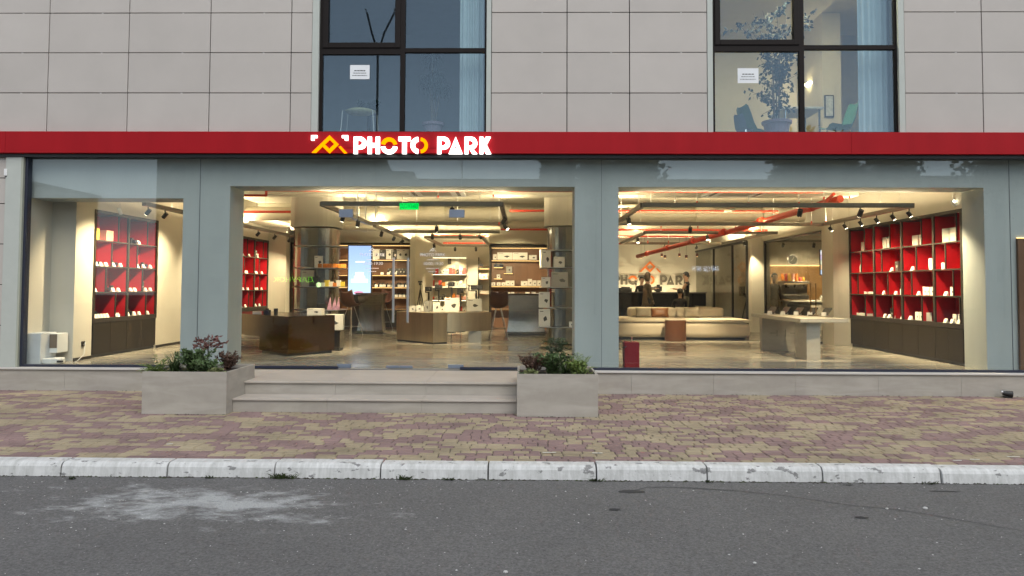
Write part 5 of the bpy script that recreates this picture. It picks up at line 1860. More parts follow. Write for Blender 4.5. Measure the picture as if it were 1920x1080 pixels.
m = MB(); m.box(xm - .2, xm + .2, YSC + .02, YSC + .07, FZ, sz0 - .001); m.build('stand', M_BLACK, scn)

# ------------------------------------------------------------------ sofa
M_SOFA = mat('sofa_cloth', (0.50, 0.44, 0.35), rough=.95, var=.06, scale=8, bump=.3, bscale=250)
SY0 = 6.45
sxa, sxb = ax(1135, SY0), ax(1408, SY0)
so = thing('sofa', 'long low cream sofa facing the street behind the brown side table', 'sofa', ((sxa + sxb) / 2, SY0 + .9, FZ))
MB().box(sxa, sxb, SY0, SY0 + 1.9, FZ + .06, FZ + .42).build('base', M_SOFA, so, bevel=.12, seg=5)
MB().box(sxa + .01, sxb - .01, SY0 + .01, SY0 + 1.89, FZ + .421, FZ + .5).build('seat_cushion', M_SOFA, so, bevel=.035, seg=4)
MB().box(sxa + .12, sxb - .12, SY0 + .12, SY0 + 1.8, FZ, FZ + .059).build('toe_base', M_BLACK, so)
for a, b_ in ((1180, 1268), (1269, 1358)):
    MB().box(ax(a, 7.5), ax(b_, 7.5), 7.5, 7.98, FZ + .501, FZ + .75).build('backrest', M_SOFA, so, bevel=.075, seg=4)


def cushion(label, px0, px1, py0, py1, yy, col, rz=0.0, tilt=.22, z=None):
    q0, q1 = at(px0, py1, yy), at(px1, py0, yy)
    w, h = q1.x - q0.x, max(.25, q1.z - (z or q0.z))
    c = Vector(((q0.x + q1.x) / 2, yy, (z if z is not None else q0.z)))
    n = 10
    m = MB(); vs, fs = [], []
    for side in (-1, 1):
        for j in range(n + 1):
            for i in range(n + 1):
                u, v = -1 + 2 * i / n, -1 + 2 * j / n
                puff = .075 * (max(0, 1 - u ** 4) * max(0, 1 - v ** 4)) ** .7
                pin = 1 - .07 * (1 - abs(v)) * abs(u) - 0
                pin2 = 1 - .07 * (1 - abs(u)) * abs(v)
                p = Vector((u * w / 2 * pin, side * (puff + .004), v * h / 2 * pin2 + h / 2))
                p = Matrix.Rotation(-tilt, 3, 'X') @ p
                vs.append(c + Matrix.Rotation(rz, 3, 'Z') @ p)
    K = (n + 1) ** 2
    for j in range(n):
        for i in range(n):
            a = j * (n + 1) + i
            fs.append((a, a + 1, a + n + 2, a + n + 1)); fs.append((K + a, K + a + n + 1, K + a + n + 2, K + a + 1))
    for i in range(n):
        for a, b_ in ((i, i + 1), (n * (n + 1) + i + 1, n * (n + 1) + i), ((i + 1) * (n + 1), i * (n + 1)), (i * (n + 1) + n, (i + 1) * (n + 1) + n)):
            fs.append((b_, a, K + a, K + b_))
    m.add(vs, fs)
    return tag(m.build('cushion', col, smooth=True), label, 'cushion', 'cushions on the sofa')


M_CUSH = mat('cushion_linen', (0.25, 0.22, 0.17), rough=.95, var=.08, bump=.3, bscale=200)
M_CUSHO = mat('cushion_leather', (0.17, 0.066, 0.016), rough=.45, var=.1)
zq = FZ + .505
cushion('beige linen cushion at the pillar end of the sofa', 1192, 1222, 579, 603, 7.28, M_CUSH, .05, z=zq)
cushion('square brown leather cushion on the sofa', 1221, 1254, 577, 603, 7.32, M_CUSHO, -.05, z=zq)
cushion('beige linen cushion leaning beyond the leather one', 1283, 1312, 580, 603, 7.28, M_CUSH, .12, z=zq)
cushion('brown leather cushion behind the sofa backrest, mostly hidden', 1268, 1288, 577, 590, 8.15, M_CUSHO, .1, z=zq)
cushion('pale cushion propped behind the sofa backrest near the glass partition', 1304, 1335, 573, 590, 8.2, M_CUSH, 0, z=zq)

# side table: flat fronted drum in brown leather
a, b_ = fl(1250, 640.5, FZ), fl(1291, 641, FZ)
sdt = thing('side_table', 'brown leather covered drum side table in front of the sofa', 'table', ((a.x + b_.x) / 2, a.y + .2, FZ))
m = MB(); w_ = b_.x - a.x
m.lathe(((a.x + b_.x) / 2, a.y + .22, 0), [(w_ / 2 * .98, FZ), (w_ / 2, FZ + .03), (w_ / 2, FZ + .47), (w_ / 2 * .98, FZ + .49)], 48, power=2.6, sy=.75)
m.build('body', mat('tan_leather', (0.1, 0.038, 0.014), rough=.4, var=.1), sdt, smooth=False)
m = MB(); m.lathe(((a.x + b_.x) / 2, a.y + .22, 0), [(w_ / 2 * .93, FZ + .491), (w_ / 2 * .93, FZ + .505)], 48, power=2.6, sy=.75); m.build('top', mat('side_top', (0.5, 0.45, 0.38), rough=.4), sdt)

# red metal box with chain post at the window
a, b_ = ax(1169.5, .4, 660), ax(1197, .4, 660)
zr_ = az(641, .4, 1183)
rbx = thing('red_stand', 'small dark red metal stand with a cord, inside the window by the pillar', 'stand', ((a + b_) / 2, .42, FZ))
MB().box(a, b_, .3, .54, FZ, zr_).build('body', mat('dark_red_metal', (0.2, 0.003, 0.008), rough=.5, spec=.2), rbx, bevel=.004)
m = MB(); x = ax(1184.5, .42); m.cyl((x, .42, zr_ + .001), (x, .42, zr_ + .06), .008, n=8); m.ball((x, .42, zr_ + .065), .014, 8, 6); m.build('post', mat('rose_metal', (0.6, 0.3, 0.28), rough=.3, metal=.8), rbx)
m = MB(); m.tube([(x, .41, zr_ + .02), (ax(1172, .29, 650), .28, az(651, .29, 1172)), (ax(1160, .4), .6, az(656, .4, 1160))], .008, 6); m.build('cord', M_BLACK, rbx)

# ------------------------------------------------------------------ concrete look table with phones
MTB = veined('table_laminate', (0.31, 0.285, 0.24), (0.37, 0.345, 0.29), rough=.5)
T0, T1, T2 = fl(1431, 657, FZ), fl(1513, 675.5, FZ), fl(1543, 677.5, FZ)
dt = thing('demo_table', 'pale laminate demonstration table with slab legs near the right window', 'table', (T1.x, T1.y + .8, FZ))
zt3 = FZ + .73
MB().box(T1.x, T2.x + .03, T1.y, T1.y + .55, FZ, zt3 - .07).build('slab_leg', MTB, dt, bevel=.003)
MB().box(T0.x - .02, T0.x + .92, T0.y, T0.y + .16, FZ, zt3 - .07).build('slab_leg', MTB, dt, bevel=.003)
tp = [at(1429, 590, 3.3), at(1505, 606, 1.7), at(1597, 601, 1.7), at(1590, 592, 3.6)]
xa_, xb2 = T0.x - .08, T1.x + 1.02
MB().prism([(T0.x - .1, T0.y - .35), (T1.x - .15, T1.y - .12), (T2.x + .5, T1.y - .05), (T2.x + .52, T1.y + .25), (T2.x - .1, T0.y + .5), (T0.x - .1, T0.y + .45)], zt3 - .069, zt3).build('top', MTB, dt, bevel=.004)
for k_, (xx_, yy_, w_, h_) in enumerate(((T0.x + .28, T0.y, .006, .12), (T0.x + .2, T0.y, .12, .006), (T0.x + .6, T0.y, .12, .006), (T0.x + .45, T0.y, .006, .14))):
    if h_:
        MB().box(xx_ - w_ / 2, xx_ + w_ / 2, yy_ - .003, yy_ - .0005, FZ + .35 - h_ / 2, FZ + .35 + h_ / 2).build('slot', M_BLACK, dt)
for i in range(5):
    x = T0.x + .18 + i * .2; y_ = T0.y - .05 - i * .17
    m = MB(); m.obox((x, y_, zt3 + .085), (.15, .02, .2), rz=-.9, rx=-.9)
    ph = thing('tablet_stand', '%s tilted dark tablet from the sofa side on the pale demonstration table' % ORD[i], 'tablet', (x, y_, zt3), 'tablets on the demonstration table')
    m.build('tablet', mat('tablet_face', (0.03, 0.03, 0.032), rough=.25), ph, bevel=.004)
    m = MB(); m.obox((x + .02, y_ + .02, zt3 + .03), (.05, .05, .058), rz=-.9); m.build('foot', M_STEEL, ph)
    put('card', (x - .1, y_ - .12, zt3 + .001), '%s white card from the sofa side on the demonstration table' % ORD[i], -.7, 'cards on the demonstration table')
for i, px in enumerate((1520, 1529.5)):
    yy_ = 3.0
    x = ax(px, yy_)
    m = MB(); m.cyl((x, yy_, zt3), (x, yy_, zt3 + .02), .05, n=12); m.cyl((x, yy_, zt3 + .02), (x, yy_, zt3 + .62), .011, n=8); m.cyl((x, yy_, zt3 + .44), (x + .08, yy_, zt3 + .44), .006, n=6)
    tag(m.build('phone_pole', mat('brass_dark', (0.2, 0.13, 0.06), rough=.35, metal=.8)), ['slim bronze pole on the demonstration table, sofa side', 'slim bronze pole on the demonstration table, cabinet side'][i], 'pole')

# ------------------------------------------------------------------ white base station with robot vacuum at the left window
vb = thing('robot_base_station', 'white cabinet like base station standing in the left corner of the window', 'appliance', (ax(80, .4), .4, FZ))
xa_, xb2, xc2 = ax(49.5, .28, 650), ax(82, .28, 650), ax(113, .5, 650)
zt4 = az(624, .3, 80)
MB().box(xa_, xb2, .2, .6, FZ, zt4).build('side_body', mat('cool_white', (0.6, 0.62, 0.64), rough=.4), vb, bevel=.01)
MB().box(xb2 + .001, xc2, .42, .7, FZ + .17, zt4 - .02).build('front_body', M_WHITEP, vb, bevel=.006)
MB().box(xb2 + .004, xc2 - .003, .412, .419, zt4 - .25, zt4 - .03).build('wood_panel', mat('vac_wood', (0.16, 0.12, 0.085), rough=.5, var=.2, scale=4), vb)
rv = thing('robot_vacuum', 'small white robot vacuum docked under the base station', 'robot', (ax(100, .36, 680), .36, FZ))
m = MB(); m.lathe((ax(100, .36, 680), .36, 0), [(.15, FZ + .012), (.16, FZ + .03), (.16, FZ + .085), (.15, FZ + .095)], 28); m.build('body', M_WHITEP, rv)
m = MB(); m.box(ax(107, .2, 680), ax(116, .2, 680), .19, .23, FZ + .04, FZ + .07); m.build('sensor', M_BLACK, rv)
m = MB(); m.cyl((ax(100, .36, 680), .36, FZ), (ax(100, .36, 680), .36, FZ + .012), .1, n=12); m.build('wheels', M_BLACK, rv)
# socket with cable on the side wall
sz_ = at(145, 645, 1.0)
sk_ = thing('wall_socket', 'small dark wall socket on the side wall beside the left cabinet', 'socket', (XLW, 1.02, az(645, 1.0, 145)))
MB().box(XLW + .001, XLW + .02, .98, 1.06, az(650, 1.0, 145), az(640, 1.0, 145)).build('plate', M_BRONZE, sk_, bevel=.003)
m = MB(); m.tube([(XLW + .02, 1.02, az(647, 1., 145)), (XLW + .06, 1.0, FZ + .3), (XLW + .1, .9, FZ + .1), (XLW + .1, .72, FZ + .012), (XLW + .12, .62, FZ + .012)], .004, 6); m.build('cable', M_WHITEP, sk_)

# ------------------------------------------------------------------ pipes and ducts under the ceiling
def pipe(label, pts, r, mt, name='sprinkler_pipe', cat='pipe', couplings=0, n=12):
    t = thing(name, label, cat, pts[0])
    m = MB(); m.tube([Vector(p) for p in pts], r, n); m.build('run', mt, t)
    if couplings:
        a, b_ = Vector(pts[0]), Vector(pts[-1])
        for i in range(couplings):
            p = a.lerp(b_, (i + .5) / couplings); d = (b_ - a).normalized() * r * 1.2
            m = MB(); m.cyl(p - d, p + d, r * 1.28, n=n); m.build('coupling', mt, t)
    # hangers to the slab
    a, b_ = Vector(pts[0]), Vector(pts[-1])
    k_ = max(2, int((b_ - a).length / 2))
    for i in range(k_):
        p = a.lerp(b_, (i + .5) / k_)
        if len(pts) == 2:
            m = MB(); m.cyl(p, (p.x, p.y, CZ), .004, n=5); m.build('hanger', M_STEEL, t)
    return t


zp1 = az(357.5, 1.25, 900)
pipe('thin red sprinkler pipe along the lintel of the middle bay', [(ax(452, 1.25), 1.25, az(366.5, 1.25, 470)), (ax(496, 1.25), 1.25, az(366.5, 1.25, 470)), (ax(496, 1.25), 1.25, zp1), (ax(1140, 1.25), 1.25, zp1)], .022, M_REDPIPE)
pipe('thin red sprinkler pipe along the lintel of the right bay', [(ax(1141, 1.25), 1.25, zp1), (ax(1545, 1.25), 1.25, zp1 - .01)], .02, M_REDPIPE)
zp2 = 3.28
pipe('red pipe crossing behind the round column near the wall', [(XLW, 4.72, zp2 - .04), (ax(545, 4.72), 4.72, zp2 - .04)], .028, M_REDPIPE)
pipe('red pipe crossing behind the pillar, second from the window', [(ax(955, 4.72), 4.72, zp2), (ax(1460, 4.72), 4.72, zp2)], .026, M_REDPIPE)
pipe('red pipe third from the window across the shop', [(ax(795, 8.6), 8.6, 3.17), (ax(1440, 8.6), 8.6, 3.17)], .026, M_REDPIPE)
pipe('red pipe fourth from the window over the passage', [(ax(812, 11.6), 11.6, 3.2), (ax(1300, 11.6), 11.6, 3.2)], .026, M_REDPIPE)
pipe('farthest dark red pipe before the back wall', [(ax(830, 13.8), 13.8, 3.1), (ax(1300, 13.8), 13.8, 3.1)], .026, M_REDPIPE)
pipe('thick red sprinkler main running diagonally over the sofa', [(5.6, 1.75, 3.2), (5.05, 6.3, 3.0), (3.9, 14.0, 2.68)], .065, M_REDPIPE, couplings=6, n=18)
pipe('short red riser from the lintel pipe to the sprinkler main', [(5.42, 1.6, zp1), (5.45, 2.1, 3.16)], .03, M_REDPIPE)
pipe('pale round duct crossing the shop behind the columns', [(XLW, 5.75, 3.3), (6.45, 5.75, 3.3)], .16, M_DUCT, 'air_duct', 'duct', 9, 22)
pipe('second pale round duct deeper in the shop', [(-6.4, 8.9, 3.3), (6.4, 8.9, 3.3)], .13, M_DUCT, 'air_duct', 'duct', 8, 20)
pipe('thin white pipe behind the front light frame', [(1.9, 3.6, 3.27), (4.0, 3.6, 3.27), (4.3, 3.75, 3.22), (4.4, 5.0, 3.3)], .03, M_DUCT, 'water_pipe', 'pipe')
pipe('pale insulated pipe above the blue screen', [(-4.6, 7.6, 3.12), (-.6, 7.6, 3.12)], .07, M_DUCT, 'water_pipe', 'pipe', 4)
# bent cables hanging over the door
for i, px in enumerate((668, 684, 703)):
    x = ax(px, 2.2)
    pipe('%s white flexible conduit hanging over the glass door' % ORD[i], [(x - (.2 if i == 2 else 0), 2.2, CZ - .05), (x, 2.2, 3.4), (x, 2.2, az(412, 2.2))], .012, M_WHITEP, 'conduit', 'conduit', 0, 6)

# ceiling cassettes
def cassette(label, px0, px1, y0_, y1_, z):
    a, b_ = ax(px0, y0_), ax(px1, y0_)
    t = thing('air_conditioner', label, 'air conditioner', ((a + b_) / 2, (y0_ + y1_) / 2, z))
    MB().box(a, b_, y0_, y1_, z, z + .05).build('panel', M_WHITEP, t, bevel=.01)
    MB().box(a + .25, b_ - .25, y0_ + .25, y1_ - .25, z - .006, z - .0005).build('grille', mat('grille', (0.4, 0.38, 0.33), rough=.7), t)
    for k_ in range(2):
        MB().box(a + .08 + k_ * (b_ - a - .22), a + .14 + k_ * (b_ - a - .22), y0_ + .2, y1_ - .2, z - .006, z - .0005).build('slot', M_BLACK, t)
    MB().box(a + .1, b_ - .1, y0_ + .1, y1_ - .1, z + .051, CZ).build('casing', M_DUCT, t)


cassette('ceiling air conditioner above the glass door', 755, 865, 1.7, 2.7, 3.33)
cassette('ceiling air conditioner above the front light frame by the sofa', 1340, 1452, 1.7, 2.7, 3.33)

# sprinkler drops
def drop(label, px, yy, zb_):
    x = ax(px, yy)
    if not hasattr(drop, 'src'):
        t = thing('sprinkler', label, 'sprinkler', (x, yy, CZ), 'sprinkler heads on white drops')
        m = MB(); m.cyl((x, yy, CZ - .01), (x, yy, CZ - .45), .008, n=6); m.build('drop_rod', M_WHITEP, t)
        m = MB(); m.cyl((x, yy, CZ - .45), (x, yy, CZ - .49), .016, n=8); m.cyl((x, yy, CZ - .5), (x, yy, CZ - .505), .028, n=10); m.build('head', M_REDPIPE, t)
        drop.src = t
    else:
        t = copy_tree(drop.src, (x, yy, CZ), label, 'sprinkler heads on white drops')
    t.scale = (1, 1, (CZ - zb_) / .5)


dr = {'over the steel table': [(820, 1.6, 3.18), (780, 5.0, 2.98), (857, 5.0, 2.98), (935, 4.6, 2.95), (924, 1.6, 3.2)],
      'over the glass door': [(641, 1.6, 3.05), (722, 1.6, 3.3), (671, 4.3, 2.98)],
      'over the sofa': [(1221, 2.4, 3.15), (1240, 6.2, 3.02), (1308, 2.3, 3.17), (1309, 6.2, 3.02), (1380, 6.2, 3.02), (1405, 2.3, 3.15), (1215, 9.3, 2.85), (1254, 9.3, 2.85), (1292, 9.3, 2.85), (1330, 9.3, 2.85), (1165, 4.5, 3.02), (1452, 5.0, 3.0)],
      'over the demonstration table': [(1500, 2.0, 3.12), (1523, 4.5, 2.99), (1550, 4.5, 2.99), (1547, 1.7, 3.18), (1595, 1.7, 3.2)]}
for where, lst in dr.items():
    for i, (px, yy, z_) in enumerate(sorted(lst)):
        drop('%s white sprinkler drop counted from the round column side, %s' % (ORD[i], where), px, yy, z_)

# ------------------------------------------------------------------ suspended light frames with spot heads
BZ = 2.96
SPK = 3.3


def spot_head(parent, p, aim, energy=0.0, on=True, r=.042, ln=.12, cone=55):
    p, aim = Vector(p), Vector(aim)
    d = (aim - p).normalized()
    c = p + Vector((0, 0, -.09))
    m = MB(); m.cyl(p, c, .01, n=6); m.cyl(c - d * ln * .5, c + d * ln * .5, r, n=12); m.build('spot_head', M_BLACK, parent)
    m = MB(); m.cyl(c + d * (ln * .5 + .0005), c + d * (ln * .5 + .004), r * .8, n=12); m.build('spot_lens', M_LEDS if on else M_BLACK, parent)
    if energy:
        lamp('spot_light', 'SPOT', c + d * (ln * .5 + .02), energy * SPK, WARM, parent, size=.03, direction=d, spot=cone, blend=.8)


UP = 66.0


def light_frame(label, bars, spots, name='light_frame', up=UP):
    xs = [p[0] for b in bars for p in (b[0], b[1])]; ys_ = [p[1] for b in bars for p in (b[0], b[1])]
    t = thing(name, label, 'light', ((min(xs) + max(xs)) / 2, (min(ys_) + max(ys_)) / 2, BZ))
    for b in bars:
        (xa_, ya_), (xb2, yb2) = b[0], b[1]
        ln = math.hypot(xb2 - xa_, yb2 - ya_)
        along_x = abs(xb2 - xa_) > abs(yb2 - ya_)
        w = .038
        if along_x:
            MB().box(xa_, xb2, ya_ - w, ya_ + w, BZ, BZ + .075).build('bar', M_ALU, t, bevel=.004)
        else:
            MB().box(xa_ - w + .001, xa_ + w - .001, ya_ + w + .001, yb2 - w - .001, BZ + .001, BZ + .074).build('bar', M_ALU, t, bevel=.004)
        if up:
            lamp('uplight', 'AREA', ((xa_ + xb2) / 2, (ya_ + yb2) / 2, BZ + .09), up * ln / 4, WARM, t, size=ln * .97 if along_x else .03, size_y=.03 if along_x else ln * .97, direction=(0, 0, 1))
        for f in (.12, .88):
            m = MB(); x, y_ = xa_ + (xb2 - xa_) * f, ya_ + (yb2 - ya_) * f; m.cyl((x, y_, BZ + .075), (x, y_, CZ), .004, n=5); m.build('suspension', M_STEEL, t)
    for s in spots:
        spot_head(t, *s)
    return t


xA0, xA1 = ax(602, .92, 386), ax(940, .92, 386)
light_frame('rectangular suspended light frame over the entrance and steel table',
            [((xA0, .92), (xA1, .92)), ((xA0, .92), (xA0, 4.7)), ((xA1, .92), (xA1, 4.7)), ((xA0, 4.7), (xA1, 4.7))],
            [((xA0 + .05, 2.2, BZ), (-3.9, 2.6, FZ + .7), 90), ((xA0 + .06, 3.4, BZ), (-3.6, 3.8, 1.5), 60), ((xA1, 2.6, BZ), (-1.7, 5.0, FZ + .6), 90), ((xA1, 4.1, BZ), (.7, 3.7, 1.6), 70), ((-1.9, 4.7, BZ), (-2.0, 5.4, FZ + .7), 80), ((-1.2, .95, BZ), (-1.6, 3, FZ), 60)], up=42)
light_frame('long suspended light rail between the screen and the entrance frame',
            [((xA0, 5.3), (xA0, 11.4)), ((xA0, 7.2), (-.6, 7.2))],
            [((xA0 - .02, 6.3, BZ), (-4.2, 8.3, FZ + 1), 60), ((xA0 - .02, 8.0, BZ), (-4.5, 10.5, 1.8), 90), ((xA0 - .02, 9.3, BZ), (-5.5, 10.5, 1.6), 90), ((-2.3, 7.2, BZ), (-2.5, 9, FZ), 70), ((-1.1, 7.2, BZ), (-.2, 9.9, 1.8), 120), ((-1.6, 7.2, BZ), (-1.6, 8.8, FZ + .8), 110)], up=95)
light_frame('added suspended light frame brightening the passage before the accessory rack',  # extra frame, added to brighten the deep end of the shop
            [((-2.75, 9.2), (-1.15, 9.2)), ((-2.75, 9.2), (-2.75, 13.4)), ((-1.15, 9.2), (-1.15, 13.4)), ((-2.75, 13.4), (-1.15, 13.4))],
            [((-2.3, 13.4, BZ), (-2.4, 14.6, 1.9), 60), ((-1.6, 13.4, BZ), (-1.6, 14.6, 1.7), 60), ((-2.75, 11.3, BZ), (-2.6, 12.6, FZ), 90)], up=90)
xB0, xB1 = ax(1205, .97, 391), ax(1713, .97, 393)
light_frame('rectangular suspended light frame above the demonstration table',
            [((xB0, .97), (xB1, .97)), ((xB0, .97), (xB0, 4.65)), ((xB1, .97), (xB1, 4.65)), ((xB0, 4.65), (xB1, 4.65))],
            [((xB1 + .02, y_, BZ), (XRW + .1, y_ - .15, 1.75), 48, True, .034, .1, 95) for y_ in (1.15, 1.7, 2.3, 2.95, 3.65, 4.35)] + [((4.6, .99, BZ), (4.6, 2.6, FZ), 70), ((5.6, .99, BZ), (5.3, 2.2, FZ + .6), 80), ((3.6, 4.65, BZ), (3.6, 6.4, FZ + .3), 110), ((xB0, 2.6, BZ), (2.4, 2.6, FZ), 50)], up=42)
light_frame('second suspended light frame over the sofa, before the logo wall',
            [((3.05, 7.2), (6.35, 7.2)), ((3.05, 7.2), (3.05, 11.8)), ((6.2, 7.2), (6.2, 11.8)), ((3.05, 11.8), (6.2, 11.8))],
            [((3.05, 8.4, BZ), (3.2, 7.7, FZ), 50), ((4.6, 7.2, BZ), (4.8, 6.6, FZ + .3), 120), ((4.4, 11.8, BZ), (3.6, 16.4, 2.2), 40), ((5.4, 11.8, BZ), (5.6, 16.4, 2.2), 35), ((6.2, 9.5, BZ), (6.8, 10, 1.6), 50)], up=90)
light_frame('dark light rail along the left wall over the red cabinets',
            [((-6.42, .95), (-6.42, 9.6))],
            [((-6.43, y_, BZ), (-7.5, y_ + .1, 1.75), 48, y_ < 1.2, .036, .11, 95) for y_ in (1.15, 1.75, 2.6, 3.35, 5.2, 6.4, 7.6, 8.8, 9.4)])
# single lamps beside the lintels
for i, (px, py, yy, lb) in enumerate(((1787, 378, .95, 'small white spot lamp hanging before the red cabinet, at the jamb'), (225, 393, 1.15, 'small grey camera like lamp hanging over the left window cabinet'))):
    q = at(px, py, yy)
    t = thing('hanging_spot', lb, 'light', q)
    m = MB(); m.cyl((q.x, q.y, q.z + .02), (q.x, q.y, CZ), .007, n=6); m.build('rod', M_STEEL, t)
    m = MB(); m.cyl((q.x - .02, q.y, q.z + .02), (q.x + .03, q.y - .02, q.z - .08), .03, n=10); m.build('head', M_WHITEP, t)
    if i == 0:
        m = MB(); m.ball((q.x, q.y - .03, q.z), .02, 8, 6); m.build('bulb', M_LEDS, t)

# exit sign over the door, seen from behind
q0, q1 = at(749, 393, .82), at(785, 381, .82)
ex = thing('exit_sign', 'green glowing exit sign hanging over the glass door, seen from behind', 'sign', ((q0.x + q1.x) / 2, .82, q0.z))
MB().box(q0.x, q1.x, .82, .835, q0.z, q1.z).build('panel', emat('exit_green', (0.0, 0.75, 0.09), 0.9), ex)
text_mesh('lettering', 'ВЫХОД', .1, emat('exit_text', (0.0, 0.16, 0.02), 1.0), ((q0.x + q1.x) / 2, .816, (q0.z + q1.z) / 2), .001, ex, mirror=True, width=(q1.x - q0.x) * .9)
m = MB(); m.cyl((q0.x + .05, .828, q1.z), (q0.x + .05, .828, CZ), .004, n=5); m.cyl((q1.x - .05, .828, q1.z), (q1.x - .05, .828, CZ), .004, n=5); m.build('suspension', M_STEEL, ex)

# ------------------------------------------------------------------ logo wall, black counter, pendants
YLW = YB - .03
lg = thing('wall_logo', 'orange emblem and grey PHOTO PARK letters on the back wall', 'sign', (ax(1220, YLW), YLW, az(534, YLW, 1220)))
kk = (ax(1294, YLW) - ax(1149, YLW)) / 257
put_letters(lg, ax(1149, YLW), az(534, YLW, 1220), kk, YLW - .03, .03, mat('letter_grey', (0.085, 0.075, 0.058), rough=.5), mat('letter_orange', (0.62, 0.15, 0.012), rough=.5), (ax(1197, YLW), az(511, YLW, 1220), (ax(1240, YLW) - ax(1197, YLW)) / 67))
bk_ = thing('reception_counter', 'long black reception counter before the logo wall', 'counter', (4.4, 14.6, FZ))
zc = FZ + 1.1
x0_ = 2.3; x1_ = 6.3
npan = 6
for i in range(npan):
    a = x0_ + (x1_ - x0_) * i / npan; b_ = x0_ + (x1_ - x0_) * (i + 1) / npan
    MB().box(a + .002, b_ - .002, 14.3, 14.33, FZ + .05, zc - .04).build('front_panel', mat('counter_black', (0.012, 0.012, 0.013), rough=.25), bk_)
MB().box(x0_, x1_, 14.331, 14.9, FZ, zc - .041).build('carcass', M_BLACK, bk_)
MB().box(x0_, x1_ + .02, 14.27, 14.95, zc - .04, zc).build('top', mat('counter_top', (0.06, 0.055, 0.05), rough=.3), bk_)
MB().box(x0_, x1_, 14.92, 14.935, zc - .06, zc - .042).build('led_strip', M_LEDW, bk_)
lamp('cove_light', 'AREA', (4.4, 15.9, FZ + 1.0), 30, WARM, bk_, size=3.6, size_y=.05, direction=(0, .75, 1))
m = MB(); x = ax(1171, 14.5); m.box(x - .2, x + .25, 14.45, 14.75, zc + .001, zc + .14); m.box(x - .1, x + .2, 14.5, 14.7, zc + .141, zc + .18); tag(m.build('printer', M_BLACK, bevel=.02), 'black printer on the reception counter at its pillar end', 'printer')
x = ax(1234, 14.5)
cmn = thing('camera_rig', 'black video camera standing on the reception counter between the two people', 'camera', (x, 14.5, zc))
m = MB(); m.box(x - .12, x + .12, 14.4, 14.6, zc + .03, zc + .2); m.box(x - .05, x + .06, 14.45, 14.55, zc + .201, zc + .26); m.build('body', M_BLACK, cmn, bevel=.01)
m = MB(); m.cyl((x - .121, 14.5, zc + .12), (x - .28, 14.5, zc + .12), .055, n=14); m.build('lens', M_BLACK, cmn)
m = MB(); m.cyl((x, 14.5, zc), (x, 14.5, zc + .03), .08, n=14); m.build('base', M_BLACK, cmn)
x = ax(1192.5, 14.6)
m = MB(); m.cyl((x, 14.6, zc), (x, 14.6, zc + .015), .07, n=12); m.cyl((x, 14.6, zc + .015), (x, 14.6, zc + .25), .008, n=6); m.ball((x, 14.6, zc + .28), .04, 10, 6)
tag(m.build('microphone', M_BLACK), 'small round headed desk microphone on the reception counter', 'microphone')
for i, (px, py) in enumerate(((1202, 481), (1209, 478), (1241, 478), (1247, 481), (1274, 478), (1287, 481), (1307, 478))):
    yy = 14.0 + .15 * (i % 2)
    q = at(px, py, yy)
    lb = '%s dark red pendant lamp from the pillar, hanging over the black counter' % ORD[i]
    if i == 0:
        t = thing('pendant_lamp', lb, 'lamp', q, 'pendant lamps over the black counter')
        m = MB(); m.cyl(q + Vector((0, 0, -.05)), q + Vector((0, 0, .05)), .045, n=14); m.build('shade', mat('pendant_red', (0.07, 0.012, 0.01), rough=.4), t)
        m = MB(); m.cyl(q + Vector((0, 0, .05)), q + Vector((0, 0, .95)), .004, n=5); m.build('cord', M_BLACK, t)
        m = MB(); m.cyl(q + Vector((0, 0, -.056)), q + Vector((0, 0, -.051)), .03, n=12); m.build('diffuser', M_LEDW, t)
        lamp('pendant_light', 'SPOT', q + Vector((0, 0, -.07)), 22, WARM, t, size=.03, direction=(0, 0, -1), spot=100)
        psrc = t
    else:
        copy_tree(psrc, q, lb, 'pendant lamps over the black counter')

# ------------------------------------------------------------------ people
SKIN = mat('skin', (0.42, 0.25, 0.17), rough=.5, var=.05)


